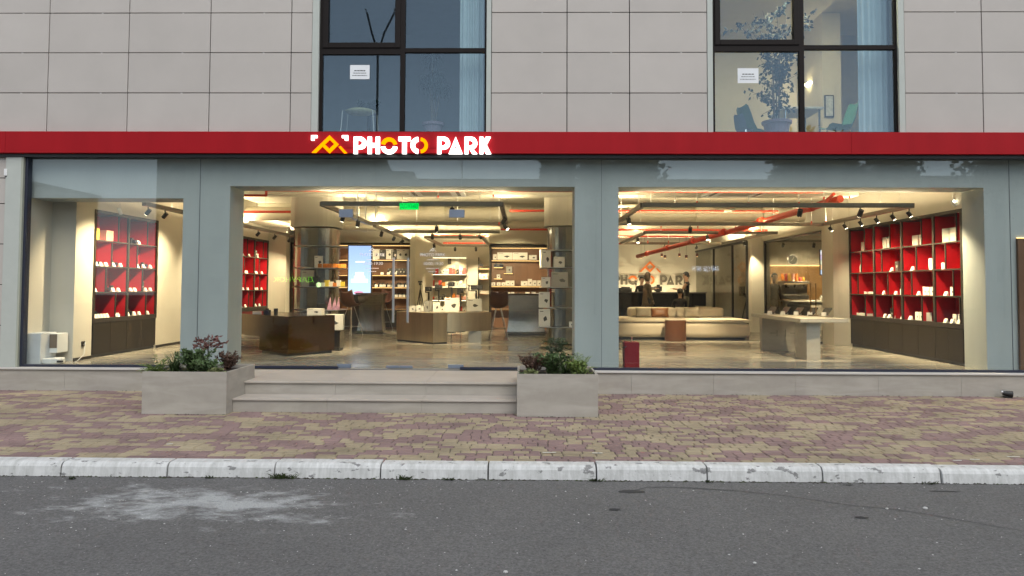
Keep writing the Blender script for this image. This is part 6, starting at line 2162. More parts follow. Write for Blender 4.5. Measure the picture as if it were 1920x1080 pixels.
def person(label, loc, rz, H, mats, arms, legs='stand', hair='short', cap=None, skirt=0.0, head_tilt=0.0, hairmat=None):
    """figure facing -Y before turning; arms are (elbow, wrist) for each side in head-free metres"""
    k_ = H / 1.75
    loc = Vector(loc)
    V, E, Rr, T = [], [], [], []

    def v(p, r, t):
        V.append(Vector(p) * k_); Rr.append(r * k_ if not isinstance(r, tuple) else (r[0] * k_, r[1] * k_)); T.append(t)
        return len(V) - 1

    hz = .92
    if legs == 'sit':
        hz = .48
    pel = v((0, 0, hz), (.15, .11), 1)
    wst = v((0, .0, hz + .18), (.135, .1), 0); E.append((pel, wst))
    ch = v((0, .01, hz + .40), (.16, .115), 0); E.append((wst, ch))
    nk0 = v((0, .015, hz + .535), (.062, .056), 0); E.append((ch, nk0))
    nk = v((0, .0, hz + .595), (.046, .048), 2); E.append((nk0, nk))
    h1 = v((0, -.02 - head_tilt * .3, hz + .67), (.082, .098), 2); E.append((nk, h1))
    h2 = v((0, -.018 - head_tilt * .6, hz + .765), (.09, .108), 2); E.append((h1, h2))
    h3 = v((0, -.005 - head_tilt * .8, hz + .825), (.072, .085), 2); E.append((h2, h3))
    hands = []
    for s_, (el, wr_) in ((-1, arms[0]), (1, arms[1])):
        sh_ = v((s_ * .19, .015, hz + .475), .06, 0); E.append((ch, sh_))
        e = v((s_ * el[0], el[1], hz + el[2]), .043, 3); E.append((sh_, e))
        w = v((s_ * wr_[0], wr_[1], hz + wr_[2]), .029, 3); E.append((e, w))
        d = (Vector(wr_) - Vector(el)).normalized()
        hd = v((s_ * (wr_[0] + d.x * .06), wr_[1] + d.y * .06, hz + wr_[2] + d.z * .06), .03, 2); E.append((w, hd))
        hands.append((V[hd].copy(), Vector((s_ * d.x, d.y, d.z)), s_))
    for s_ in (-1, 1):
        if legs == 'stand':
            hp = v((s_ * .09, 0, .84), .09, 1); kn = v((s_ * .10, -.01, .47), .058, 1); an = v((s_ * .10, .02, .09), .042, 1); to = v((s_ * .11, -.14, .035), .032, 4)
        else:
            hp = v((s_ * .09, -.04, hz - .02), .09, 1); kn = v((s_ * .12, -.44, hz + .02), .06, 1); an = v((s_ * .12, -.46, .09), .042, 1); to = v((s_ * .12, -.62, .035), .034, 4)
        E += [(pel, hp), (hp, kn), (kn, an), (an, to)]
    me = bpy.data.meshes.new('tmp'); me.from_pydata(V, E, [])
    ob = bpy.data.objects.new('tmp_person', me); COL.objects.link(ob)
    md = ob.modifiers.new('s', 'SKIN'); md.use_smooth_shade = True
    for i, sv in enumerate(me.skin_vertices[0].data):
        r = Rr[i]; sv.radius = r if isinstance(r, tuple) else (r, r); sv.use_root = (i == 0)
    ss = ob.modifiers.new('u', 'SUBSURF'); ss.levels = 2; ss.render_levels = 2
    dg = bpy.context.evaluated_depsgraph_get()
    b_ = bpy.data.meshes.new_from_object(ob.evaluated_get(dg))
    bpy.data.objects.remove(ob, do_unlink=True)
    RM = Matrix.Rotation(rz, 3, 'Z')
    segs = [(V[a], V[c_], T[c_]) for a, c_ in E]
    m = MB()
    base = [v_.co.copy() for v_ in b_.vertices]
    idx = []
    for p in b_.polygons:
        c_ = p.center
        best, bt = 9, 0
        for a, e, t_ in segs:
            ab = e - a; u = max(0, min(1, (c_ - a).dot(ab) / max(ab.length_squared, 1e-6)))
            dd = (a + ab * u - c_).length
            if dd < best:
                best, bt = dd, t_
        idx.append(bt)
    m.v = [tuple(loc + RM @ p) for p in base]; m.f = [tuple(p.vertices) for p in b_.polygons]; m.m = idx
    # nose, ears and fingers
    m.mi = 2
    hp_ = V[h2]
    for q_, r in ((hp_ + Vector((0, -.10, -.02)) * k_, .016), (hp_ + Vector((.078, 0, -.01)) * k_, .02), (hp_ + Vector((-.078, 0, -.01)) * k_, .02)):
        m.ball(loc + RM @ q_, r * k_, 8, 6)
    for hp2, d, s_ in hands:
        side = Vector((d.y, -d.x, 0)); side = side.normalized() if side.length > .1 else Vector((0, 1, 0))
        for i in range(4):
            a = hp2 + side * (i - 1.5) * .02 * k_; mid = a + d * .045 * k_; tip = mid + (d * .8 + Vector((0, 0, -.5))).normalized() * (.032 + .008 * (i in (1, 2))) * k_
            m.cyl(loc + RM @ a, loc + RM @ mid, .009 * k_, n=6); m.cyl(loc + RM @ mid, loc + RM @ tip, .009 * k_, .006 * k_, n=6)
        a = hp2 + side * .03 * k_ - d * .03 * k_; m.cyl(loc + RM @ a, loc + RM @ (a + (d + side * .9).normalized() * .055 * k_), .011 * k_, .007 * k_, n=6)
    o = m.build('person', mats, origin=loc, smooth=True)
    tag(o, label, 'person')
    # hair
    hm = MB(); hc = loc + RM @ (V[h2] + Vector((0, .012, .018)) * k_)
    hm.ball(hc, (.105 if hair == 'short' else .125) * k_, 16, 10, sz=1.08 if hair == 'short' else 1.45)
    pts = [Vector(p) for p in hm.v]
    keep = []
    for f in hm.f:
        c_ = sum((pts[i] for i in f), Vector()) / len(f)
        l_ = RM.transposed() @ (c_ - hc) / k_
        if l_.y > -.045 or l_.z > .05:
            if l_.z > (-.03 if hair == 'short' else -.2) or l_.y > .03:
                keep.append(f)
    hm.f = keep; hm.m = [0] * len(keep)
    hm.build('hair' if hair != 'scarf' else 'head_scarf', hairmat or cap or mat('hair_dark', (0.018, 0.014, 0.012), rough=.5), o, smooth=True)
    if cap:
        cm = MB(); f0 = loc + RM @ (V[h2] + Vector((0, -.11, .045)) * k_); cm.obox(f0, (.15 * k_, .1 * k_, .012 * k_), rz=rz); cm.build('cap_peak', cap, o, bevel=.004)
    if skirt:
        sm = MB(); sm.lathe((loc.x, loc.y, loc.z), [(.215 * k_, .66 * k_), (.19 * k_, .8 * k_), (.165 * k_, 1.08 * k_), (.17 * k_, 1.3 * k_)], 24, sx=1.0, sy=.8)
        sm.build('long_top', mats[0], o, smooth=True)
    return o


M_BEIGE = mat('beige_top', (0.13, 0.098, 0.07), rough=.9, var=.1)
M_BLKT = mat('black_shirt', (0.012, 0.012, 0.013), rough=.85)
M_NAVYT = mat('dark_trousers', (0.02, 0.022, 0.03), rough=.85)
M_KHAKI = mat('khaki_trousers', (0.13, 0.12, 0.085), rough=.9)
M_SHOE = mat('shoe', (0.03, 0.03, 0.03), rough=.6)
M_CAP = mat('cap_black', (0.012, 0.012, 0.014), rough=.8)
down = ((.24, .03, .2), (.25, -.06, -.05))
reach = ((.24, -.12, .26), (.2, -.38, .3))
person('person in a long beige top standing at the black counter with an arm raised', (ax(1214, 13.75), 13.75, FZ), math.pi * .62, 1.66, [M_BEIGE, M_NAVYT, SKIN, M_BEIGE, M_SHOE], (down, ((.26, -.16, .3), (.16, -.42, .36))), hair='scarf', cap=None, skirt=1, hairmat=mat('scarf_brown', (0.06, 0.043, 0.03), rough=.9))
person('person in black cap and black shirt standing at the black counter', (ax(1287, 13.7), 13.7, FZ), -math.pi * .6, 1.74, [M_BLKT, M_KHAKI, SKIN, SKIN, M_SHOE], (down, reach), cap=M_CAP)
st_x = ax(1275, 12.4)
person('seated person in dark clothing seen from behind, beside the standing one in a cap', (st_x, 12.4, FZ - .02), math.pi, 1.6, [M_BLKT, M_NAVYT, SKIN, M_BLKT, M_SHOE], (((.24, -.12, .28), (.18, -.3, .16)),) * 2, legs='sit', hair='short', cap=None)
person('person in dark clothing behind the black counter, mostly hidden', (ax(1203, 15.4), 15.4, FZ), .3, 1.6, [M_BLKT, M_NAVYT, SKIN, M_BLKT, M_SHOE], (down, down))
ot = thing('ottoman', 'low dark round ottoman under the seated person', 'ottoman', (st_x, 12.42, FZ))
m = MB(); m.lathe((st_x, 12.42, 0), [(.24, FZ + .03), (.27, FZ + .08), (.27, FZ + .33), (.24, FZ + .36)], 28); m.build('seat', mat('ottoman', (0.03, 0.025, 0.022), rough=.8), ot)
m = MB(); m.lathe((st_x, 12.42, 0), [(.2, FZ), (.2, FZ + .029)], 24); m.build('base', M_BLACK, ot)

# ------------------------------------------------------------------ glass partition and corridor
gp = thing('glass_partition', 'dark framed glass partition beside the logo wall', 'partition', (6.47, 13, FZ))
for a, b_ in ((10.16, 11.65), (11.65, 13.9), (13.9, YB)):
    MB().box(6.465, 6.477, a + .03, b_ - .03, FZ + .03, 2.93).build('pane', M_GLASSI, gp)
for y_ in (10.16, 11.65, 13.9):
    MB().box(6.44, 6.5, y_ - .029, y_ + .029, FZ, 2.97).build('mullion', M_BLACK, gp)
MB().box(6.441, 6.499, 10.19, YB - .002, 2.935, 3.0).build('top_rail', M_BLACK, gp)
MB().box(6.441, 6.499, 10.19, YB - .002, FZ, FZ + .028).build('bottom_rail', M_BLACK, gp)
struct(MB().box(6.42, 6.52, 10.16, YB, 3.001, CZ - .002).build('partition_header', M_PLAST))
dr_ = thing('corridor_door', 'cream door with slotted panel beyond the glass partition', 'door', (7.0, 13, FZ))
MB().box(6.985, 7.018, 12.0, 12.9, FZ + .01, FZ + 2.1).build('leaf', mat('door_cream', (0.6, 0.55, 0.42), rough=.5), dr_)
for i in range(5):
    MB().box(6.976, 6.984, 12.12 + i * .14, 12.16 + i * .14, FZ + 1.0, FZ + 1.3).build('slot', M_BRONZE, dr_)
q = fl(1398, 607, FZ)
tripod('black tripod standing behind the glass partition at the pier', 6.78, 11.3, .85, .2)
lamp_c = thing('corridor_lamp', 'flat ceiling lamp in the corridor behind the glass partition', 'lamp', (6.77, 12.5, CZ - .03))
MB().box(6.56, 6.98, 11.6, 12.8, CZ - .03, CZ - .002).build('panel', emat('panel_warm', (1, .75, .42), 3.0), lamp_c)

# ------------------------------------------------------------------ cafe beyond the glazed opening
cg = thing('cafe_glazing', 'dark framed glass front of the cafe beside the demonstration table', 'glazing', (6.87, 7.7, FZ))
MB().box(6.865, 6.877, 5.66, 9.74, FZ + .03, 2.89).build('pane', M_GLASSI, cg)
for a, b_ in ((5.6, 5.66), (9.74, 9.8)):
    MB().box(6.84, 6.9, a, b_, FZ, 2.949).build('jamb', M_BLACK, cg)
MB().box(6.841, 6.899, 5.661, 9.739, 2.89, 2.948).build('top_rail', M_BLACK, cg)
MB().box(6.841, 6.899, 5.661, 9.739, FZ, FZ + .03).build('bottom_rail', M_BLACK, cg)
YK = 12.98
MB().box(7.11, 11.29, YK - .012, YK, FZ, az(499, YK, 1490)).build('cafe_wall_panel', mat('cafe_wood', (0.36, 0.2, 0.07), rough=.5, var=.15, scale=2))
struct(bpy.data.objects['cafe_wall_panel'])
ck = thing('cafe_counter', 'pale cafe counter carrying the coffee machine', 'counter', (9.2, 11.3, FZ))
zk = az(563, 11.0, 1510)
MB().box(ax(1471, 11.0), 10.9, 11.0, 11.7, FZ, zk - .05).build('body', M_PLAST, ck)
MB().box(ax(1469, 11.0), 10.92, 10.97, 11.73, zk - .049, zk).build('top', M_BOXW, ck)
MB().box(ax(1476, 10.99), ax(1520, 10.99), 10.985, 10.998, zk - .45, zk - .12).build('glass_front', M_BOXD, ck)
cm_ = thing('coffee_machine', 'chrome espresso machine glowing on the cafe counter', 'coffee machine', (ax(1494, 11.2), 11.3, zk))
x0_, x1_ = ax(1468, 11.1), ax(1517, 11.1)
z1_, z2_ = az(553, 11.1, 1490), az(527, 11.1, 1490)
MB().box(x0_, x1_, 11.1, 11.6, zk + .02, z1_).build('base', M_STEEL, cm_, bevel=.01)
MB().box(x0_, x1_, 11.25, 11.6, z1_ + .001, z2_ - .08).build('body', M_STEEL, cm_, bevel=.01)
MB().box(x0_, x1_, 11.06, 11.6, z2_ - .079, z2_).build('cup_tray', M_STEEL, cm_, bevel=.01)
MB().box(x0_ + .04, x1_ - .04, 11.09, 11.11, z2_ - .085, z2_ - .0795).build('lamp_strip', M_LEDW, cm_)
for i in range(3):
    x = x0_ + (x1_ - x0_) * (i + .5) / 3
    m = MB(); m.cyl((x, 11.18, z2_ - .1), (x, 11.18, z2_ - .2), .035, n=12); m.cyl((x, 11.18, z2_ - .19), (x, 11.0, z2_ - .2), .014, n=8); m.build('brew_group', M_BLACK, cm_)
for i in range(7):
    x = x0_ + .06 + (x1_ - x0_ - .15) * i / 6
    m = MB(); m.lathe((x, 11.3, z2_ + .001), [(.035, 0), (.045, .1 + .12 * (i < 5)), (.042, .105 + .12 * (i < 5))], 14)
    tag(m.build('cup', [M_BOXO, M_BOXR, mat('cup_yellow', (0.7, 0.4, 0.05), rough=.5), mat('box_pink', (0.65, 0.32, 0.26))][i % 4]), '%s paper cup stack from the person on the coffee machine' % ORD[i], 'cup', 'cups on the coffee machine')
q = at(1485.5, 487, YK - .02)
wc = thing('wall_clock', 'round steel wall clock in the cafe', 'clock', (q.x, YK - .03, q.z))
m = MB(); m.cyl((q.x, YK - .013, q.z), (q.x, YK - .05, q.z), .165, n=32); m.build('case', M_STEEL, wc)
m = MB(); m.cyl((q.x, YK - .051, q.z), (q.x, YK - .054, q.z), .145, n=32); m.build('dial', mat('dial', (0.09, 0.1, 0.09), rough=.3), wc)
m = MB(); m.obox((q.x + .02, YK - .057, q.z + .05), (.012, .004, .11), ry=.4); m.obox((q.x - .03, YK - .057, q.z - .02), (.014, .004, .08), ry=1.0); m.build('hands', M_BOXW, wc)
YM = 9.9
q0, q1 = at(1539, 515, YM), at(1560, 469, YM)
mb_ = thing('menu_screen', 'hanging bright menu screen at the edge of the cafe pier', 'screen', ((q0.x + q1.x) / 2, YM, q0.z))
MB().box(q0.x - .02, q1.x + .35, YM, YM + .04, q0.z - .02, q1.z + .02).build('housing', M_BLACK, mb_)
hh = (q1.z - q0.z) / 5
for i in range(5):
    MB().box(q0.x, q1.x + .33, YM - .004, YM - .0005, q0.z + hh * i + .005, q0.z + hh * (i + 1) - .005).build('menu_panel', emat('menu_%d' % i, [(.55, .7, 1), (1, .6, .3), (.8, .85, .6), (.7, .55, .8), (.85, .9, 1)][i], 1.2), mb_)
m = MB(); m.cyl(((q0.x + q1.x) / 2, YM + .02, q1.z + .02), ((q0.x + q1.x) / 2, YM + .02, CZ), .015, n=8); m.build('mount', M_BLACK, mb_)
light_frame('dark light rail in the cafe', [((7.3, 10.4), (10.5, 10.4))], [((7.6, 10.4, BZ), (7.9, 12.9, 1.6), 55), ((8.5, 10.4, BZ), (8.6, 11.4, 1.3), 110), ((9.1, 10.4, BZ), (9.1, 12.9, 1.8), 60), ((9.8, 10.4, BZ), (9.8, 11.6, 1.3), 90)], up=60)
lc = thing('cove_lamp', 'warm strip lamp along the top of the cafe wood panel', 'lamp', (9.6, YK - .03, az(499, YK, 1490)))
MB().box(7.2, 11.2, YK - .05, YK - .03, az(499, YK, 1490) + .005, az(499, YK, 1490) + .025).build('strip', M_LEDW, lc)
person('person in a dark brown top standing in the cafe beside the coffee machine', (ax(1452, 11.2), 11.2, FZ), .4, 1.66, [mat('brown_top', (0.06, 0.042, 0.025), rough=.9), mat('apron', (0.2, 0.17, 0.12), rough=.9), SKIN, mat('brown_top', (0.06, 0.042, 0.025)), M_SHOE], (down, down))
for i, (px, h) in enumerate(((1541, .16), (1545, .22), (1551, .18))):
    x = ax(px, 11.2)
    m = MB(); m.lathe((x, 11.25, zk + .001), [(.04, 0), (.04, h * .7), (.02, h * .85), (.02, h)], 14)
    tag(m.build('jar', M_BOXW), '%s pale jar from the coffee machine on the cafe counter' % ORD[i], 'jar', 'jars on the cafe counter')

# ------------------------------------------------------------------ rooms behind the upper windows
M_ROOMD = mat('room_grey', (0.5, 0.5, 0.52), rough=.9, var=.05)
M_ROOML = mat('room_cream', (0.55, 0.48, 0.34), rough=.9, var=.05)
UZ = 3.945


def upper_room(W, mt, depth, pad=1.6):
    a, b_ = W[0] - pad, W[1] + pad
    m = MB()
    m.box(a - .1, a, .31, depth, UZ, 7.1); m.box(b_, b_ + .1, .31, depth, UZ, 7.1); m.box(a - .1, b_ + .1, depth, depth + .1, UZ, 7.1)
    struct(m.build('room_wall', mt))
    struct(MB().box(a - .1, b_ + .1, .11, depth + .1, UZ - .003, UZ + .02).build('room_floor', mat('room_floor', (0.2, 0.16, 0.12), rough=.6)))
    struct(MB().box(a - .1, b_ + .1, .11, depth + .1, 7.1, 7.25).build('room_ceiling', mt))


upper_room(W1, M_ROOMD, 4.5)
upper_room(W2, M_ROOML, 4.6)
struct(MB().box(XL, XR, -.02, 5, 7.26, 7.5).build('roof_slab', M_PANEL))
UF = UZ + .02


def curtain(label, px0, px1, yy, mt, folds):
    a, b_ = ax(px0, yy, 150), ax(px1, yy, 150)
    m = MB(); n = folds * 6
    vs = []
    for i in range(n + 1):
        u = i / n
        x = a + (b_ - a) * u; y_ = yy + .035 * math.sin(u * folds * 6.283) + .01 * math.sin(u * 17)
        vs += [(x, y_, UF + .02), (x, y_, 7.0)]
    k_ = len(vs)
    vs += [(p[0], p[1] + .004, p[2]) for p in vs]
    fs = []
    for i in range(n):
        q = 2 * i
        fs.append((q, q + 2, q + 3, q + 1)); fs.append((k_ + q, k_ + q + 1, k_ + q + 3, k_ + q + 2))
    m.add(vs, fs)
    tag(m.build('curtain', mt, smooth=True), label, 'curtain', 'pale curtains in the upper windows')


M_CURT = mat('curtain_pale', (0.5, 0.56, 0.55), rough=.9, var=.05)
curtain('pale sheer curtain at the edge of the dark window over the sign', 862, 908, .35, M_CURT, 5)
curtain('pale sheer curtain at the edge of the lit upper window', 1609, 1676, .35, M_CURT, 6)


def notice(label, px0, px1, py0, py1, lines):
    a, b_ = at(px0, py1, .085), at(px1, py0, .085)
    t = thing('paper_notice', label, 'notice', ((a.x + b_.x) / 2, .0, a.z), 'paper notices on the upper windows')
    y_ = .054
    MB().box(a.x, b_.x, y_, y_ + .002, a.z, b_.z).build('sheet', M_PAPER, t)
    for i, (tx, w) in enumerate(lines):
        fine_print('small_print', ((a.x + b_.x) / 2, y_ - .002, b_.z - (b_.z - a.z) * (.4 + .17 * i)), (b_.x - a.x) * w, tx, M_INK, t, 5 + i)


LN = [(.02, .55), (.013, .65), (.013, .75)]
notice('white paper notice taped inside the dark window over the sign', 657, 694, 123, 149.5, LN)
notice('white paper notice taped inside the lit upper window', 1382, 1421, 129, 157, LN)

# dark room: dracaena in a pot, stool with cushion, small house plant
M_POT = mat('pot_mauve', (0.2, 0.14, 0.17), rough=.6)
M_UPL = mat('indoor_leaf', (0.018, 0.032, 0.028), rough=.7, var=.3, scale=12, spec=.2)


def pot(parent, x, y, z0, z1, r):
    m = MB(); m.lathe((x, y, 0), [(r * .7, z0), (r * .95, z1 - .05), (r * 1.08, z1 - .045), (r * 1.1, z1), (r * .95, z1 + .001)], 22); m.build('pot', M_POT, parent)


x, y_ = ax(812, .75, 240), .75
dc = thing('dracaena', 'shaggy potted dracaena behind the dark window over the sign', 'plant', (x, y_, UF))
zp = az(231, y_, 812)
pot(dc, x, y_, UF, zp, .17)
m = MB(); lf = MB(); rr = random.Random(4)
for dx, ztop, nb in ((-.02, 105, 90), (-.06, 150, 90), (.12, 165, 110), (.05, 140, 60)):
    zt = az(ztop, y_, 812)
    m.cyl((x + dx * .3, y_, zp), (x + dx, y_, zt), .012, n=6)
    for i in range(nb):
        a = rr.random() * 6.28; L_ = rr.uniform(.2, .36); el = rr.uniform(.2, 1.3)
        p = Vector((x + dx, y_, zt - rr.random() * .12)); h = Vector((math.cos(a), math.sin(a) * .6, 0)); s = Vector((-h.y, h.x, 0)) * .008
        for k_ in range(4):
            nx = p + (h * math.cos(el) + Vector((0, 0, math.sin(el)))) * L_ / 4
            lf.add([p - s, p + s, nx + s * .7, nx - s * .7], [(0, 1, 2, 3)]); p = nx; el -= .75
m.build('stem', M_STEM, dc); lf.build('foliage', M_UPL, dc)
y_ = .9
x = ax(675, y_, 215)
stl = thing('cushion_stool', 'cream patterned cushion on a thin legged stool in the dark window', 'stool', (x, y_, UF))
zc2 = az(209, y_, 675)
m = MB(); m.lathe((x, y_, zc2), [(.02, -.07), (.18, -.05), (.27, 0), (.18, .035), (.02, .05)], 24, sy=.8); m.build('seat', mat('cream_pattern', (0.5, 0.47, 0.25), rough=.8, var=.3, scale=16), stl, smooth=True)
for sx, sy in ((-1, -1), (1, -1), (1, 1), (-1, 1)):
    m = MB(); m.cyl((x + sx * .25, y_ + sy * .18, zc2 - .02), (x + sx * .29, y_ + sy * .2, UF), .008, n=6); m.build('leg', M_BOXW, stl)
shrub('house_plant', 'small dark leafy plant behind the cream stool in the dark window', (ax(688, 1.3), 1.3, az(214, 1.3, 688)), .3, .25, 14, 7, .07, M_UPL, 31, lw=.35)
ps = thing('plant_stand', 'thin stand below the small dark leafy plant in the dark window', 'stand', (ax(688, 1.3), 1.3, UF))
m = MB(); m.cyl((ax(688, 1.3), 1.3, UF), (ax(688, 1.3), 1.3, az(216, 1.3, 688)), .03, n=8); m.build('post', M_BROWNFR, ps)
m = MB(); m.lathe((ax(688, 1.3), 1.3, az(216, 1.3, 688)), [(.1, 0), (.12, .02), (.02, .021)], 16); m.build('dish', M_POT, ps)

# lit room: ficus, table, chairs, picture, wall lamp
y_ = .8
x = ax(1456, y_, 200)
fc = thing('ficus', 'tall potted ficus tree behind the lit upper window', 'tree', (x, y_, UF))
zp = az(228, y_, 1456)
pot(fc, x, y_, UF, zp, .22)
m = MB(); lf = MB(); rr = random.Random(14)
tips = [(1446, 150), (1470, 140), (1436, 110), (1462, 100), (1490, 95), (1450, 70), (1400, 40), (1430, 20), (1475, 30), (1412, 25), (1500, 60), (1455, 10), (1480, 125), (1520, 28), (1385, 45), (1440, 185), (1470, 190)]
for i, (px, py) in enumerate(tips):
    e = at(px, py, y_ + rr.uniform(-.25, .35))
    b0 = Vector((x + (i % 3 - 1) * .03, y_, zp)); mid = Vector((x + (i % 3 - 1) * .06, y_, zp + (e.z - zp) * .55))
    m.cyl(b0, mid, .014, .009, n=6, caps=False); m.cyl(mid, e, .008, .003, n=5, caps=False)
    for tw in range(7):
        s0 = mid.lerp(e, rr.uniform(.2, 1.0)); s1 = s0 + Vector((rr.gauss(0, .13), rr.gauss(0, .1), rr.gauss(.0, .1)))
        m.cyl(s0, s1, .003, n=4, caps=False)
        for k_ in range(9):
            p = s0.lerp(s1, rr.uniform(.2, 1.1)) + Vector((rr.gauss(0, .025), rr.gauss(0, .025), rr.gauss(0, .025)))
            leaf(lf, p, Vector((rr.gauss(0, .8), rr.gauss(0, .8), rr.gauss(-.7, .5))), rr.uniform(.06, .1), .027, rr)
m.build('trunk', M_STEM, fc); lf.build('crown', M_UPL, fc)
M_CHG = mat('chair_green', (0.03, 0.13, 0.08), rough=.5)
M_CHB = mat('chair_slate', (0.06, 0.09, 0.12), rough=.5)
M_CHR = mat('chrome', (0.6, 0.6, 0.6), rough=.2, metal=1)


def chair(label, x, y, rz, col, k=1.0):
    t = thing('chair', label, 'chair', (x, y, UF), 'shell chairs in the lit upper room')
    o = Vector((x, y, UF)); Mx = Matrix.Rotation(rz, 3, 'Z')
    prof = [(-.24, .44), (-.2, .46), (.0, .43), (.16, .45), (.22, .56), (.27, .72), (.32, .86), (.335, .9)]
    hw = [.17, .21, .22, .21, .2, .19, .17, .13]
    m = MB(); vs = []; n = 6
    for lay in (0, .018):
        for (py_, pz), w in zip(prof, hw):
            for i in range(n + 1):
                u = -1 + 2 * i / n
                vs.append(o + Mx @ Vector((u * w, py_ - .03 * u * u + lay * .7, pz + .04 * u * u - lay)) * k)
    K = len(prof) * (n + 1); fs = []
    for j in range(len(prof) - 1):
        for i in range(n):
            a = j * (n + 1) + i
            fs.append((a, a + 1, a + n + 2, a + n + 1)); fs.append((K + a, K + a + n + 1, K + a + n + 2, K + a + 1))
    m.add(vs, fs); m.build('shell', col, t, smooth=True)
    for sx, sy in ((-1, -1), (1, -1), (1, 1), (-1, 1)):
        m = MB(); m.cyl(o + Mx @ Vector((sx * .15, sy * .13, .44)) * k, o + Mx @ Vector((sx * .22, sy * .22, 0)) * k, .011, n=6); m.build('leg', M_CHR, t)


chair('green shell chair by the curtain in the lit upper room', ax(1572, 1.5, 220), 1.5, -1.45, M_CHG, .97)
chair('green shell chair on the ficus side of the table in the lit upper room', ax(1418, 2.0, 220), 2.0, 1.9, M_CHG)
chair('slate blue shell chair in the corner of the lit upper room', ax(1383, 1.1, 235), .75, 2.3, M_CHB, .52)
tx0, tx1, ty = ax(1468, 1.9, 200), ax(1545, 1.9, 200), 1.9
tb = thing('meeting_table', 'grey topped table with chrome legs in the lit upper room', 'table', ((tx0 + tx1) / 2, ty + .4, UF))
ztb = az(200, ty, 1500)
MB().box(tx0, tx1, ty, ty + .8, ztb - .03, ztb).build('top', mat('table_grey', (0.35, 0.36, 0.36), rough=.4), tb)
for sx, sy in ((tx0 + .06, ty + .06), (tx1 - .06, ty + .06), (tx1 - .06, ty + .74), (tx0 + .06, ty + .74)):
    m = MB(); m.cyl((sx, sy, UF), (sx, sy, ztb - .031), .022, n=10); m.build('leg', M_CHR, tb)
q = at(1555, 199, 3.2)
pic = thing('wall_picture', 'small framed picture on the wall of the lit upper room', 'picture', (q.x, 3.2, q.z))
MB().box(q.x - .09, q.x + .09, 3.2, 3.23, q.z - .22, q.z + .22).build('frame', M_BROWNFR, pic)
MB().box(q.x - .07, q.x + .07, 3.194, 3.199, q.z - .2, q.z + .2).build('print', mat('print', (0.4, 0.4, 0.36), rough=.6, var=.3, scale=12), pic)
MB().box(q.x - .12, q.x + .25, 3.231, 4.59, UF, 7.09).build('partition_pier', M_ROOML); struct(bpy.data.objects['partition_pier'])
q = at(1527, 157.5, 3.9)
wlmp = thing('room_lamp', 'glowing warm lamp in the lit upper room', 'lamp', q)
m = MB(); m.lathe((q.x, q.y, q.z), [(.02, -.06), (.17, -.03), (.19, 0), (.13, .04), (.02, .05)], 20); m.build('shade', emat('lamp_glow', (1, .8, .45), 22), wlmp)
m = MB(); m.cyl((q.x, q.y, q.z + .05), (q.x, q.y, 7.1), .008, n=6); m.build('rod', M_STEEL, wlmp)
lamp('room_light', 'POINT', q + Vector((0, -.3, -.12)), 190, (1, .80, .5), wlmp, size=.15)
rcl = thing('added_ceiling_lamp', 'added flat ceiling panel, out of view, brightening the lit upper room', 'lamp', ((W2[0] + W2[1]) / 2, 0.9, 7.06))  # glowing panel added above the view to light this room evenly
MB().box((W2[0] + W2[1]) / 2 - .6, (W2[0] + W2[1]) / 2 + .6, 0.45, 1.35, 7.06, 7.098).build('panel', emat('added_ceiling_glow', (1, .84, .55), 30.0), rcl)

# ================================================================== the other side of the street (mirrored in the glass)
M_FARW = mat('far_wall', (0.16, 0.155, 0.14), rough=.9, var=.1, scale=.4)
M_FARD = mat('far_window', (0.04, 0.045, 0.05), rough=.2)
M_FARR = mat('far_roof', (0.09, 0.085, 0.08), rough=.9)
YO = 46.0


def far_house(label, px0, px1, py_top, Y, dep, storeys, gable=0.0, win=True):
    """house across the street; px are where its mirror image shows in the shop front"""
    a, b_ = ax(px0, Y, 320), ax(px1, Y, 320)
    h = at((px0 + px1) / 2, py_top, Y).z
    t = thing('street_house', label, 'house', ((a + b_) / 2, -Y, -.16))
    MB().box(a, b_, -Y - dep, -Y, -.16, h).build('wall', M_FARW, t)
    if gable:
        m = MB(); m.prism_x([(-Y + .4, h + .001), (-Y - dep - .4, h + .001), (-Y - dep / 2, h + gable)], a - .4, b_ + .4); m.build('roof', M_FARR, t)
    else:
        MB().box(a - .2, b_ + .2, -Y - dep - .2, -Y + .2, h + .001, h + .25).build('roof', M_FARR, t)
    if win:
        n = max(2, int((b_ - a) / 3))
        for s_ in range(storeys):
            for i in range(n):
                x = a + (b_ - a) * (i + .5) / n; z = h * (s_ + .5) / storeys
                MB().box(x - .6, x + .6, -Y, -Y + .06, z - .7, z + .7).build('window', M_FARD, t)
    return t


far_house('grey apartment block mirrored over the left pillar', 293, 525, 270, YO, 12, 4)
far_house('gabled house mirrored over the sign', 596, 693, 303, YO + 4, 10, 2, 1.2)
far_house('low annex mirrored beside the gabled house', 694, 750, 322, YO + 4, 10, 2, .8)
far_house('long low hall mirrored above the middle and right bays', 752, 1470, 341, YO + 12, 14, 2)
far_house('second long hall mirrored at the far end of the right bay', 1472, 2100, 335, YO + 10, 12, 2)
far_house('low house mirrored in the left window', -220, 60, 345, YO + 6, 10, 2)
M_FTR = mat('street_leaf', (0.045, 0.06, 0.03), rough=.8, var=.4, scale=2)


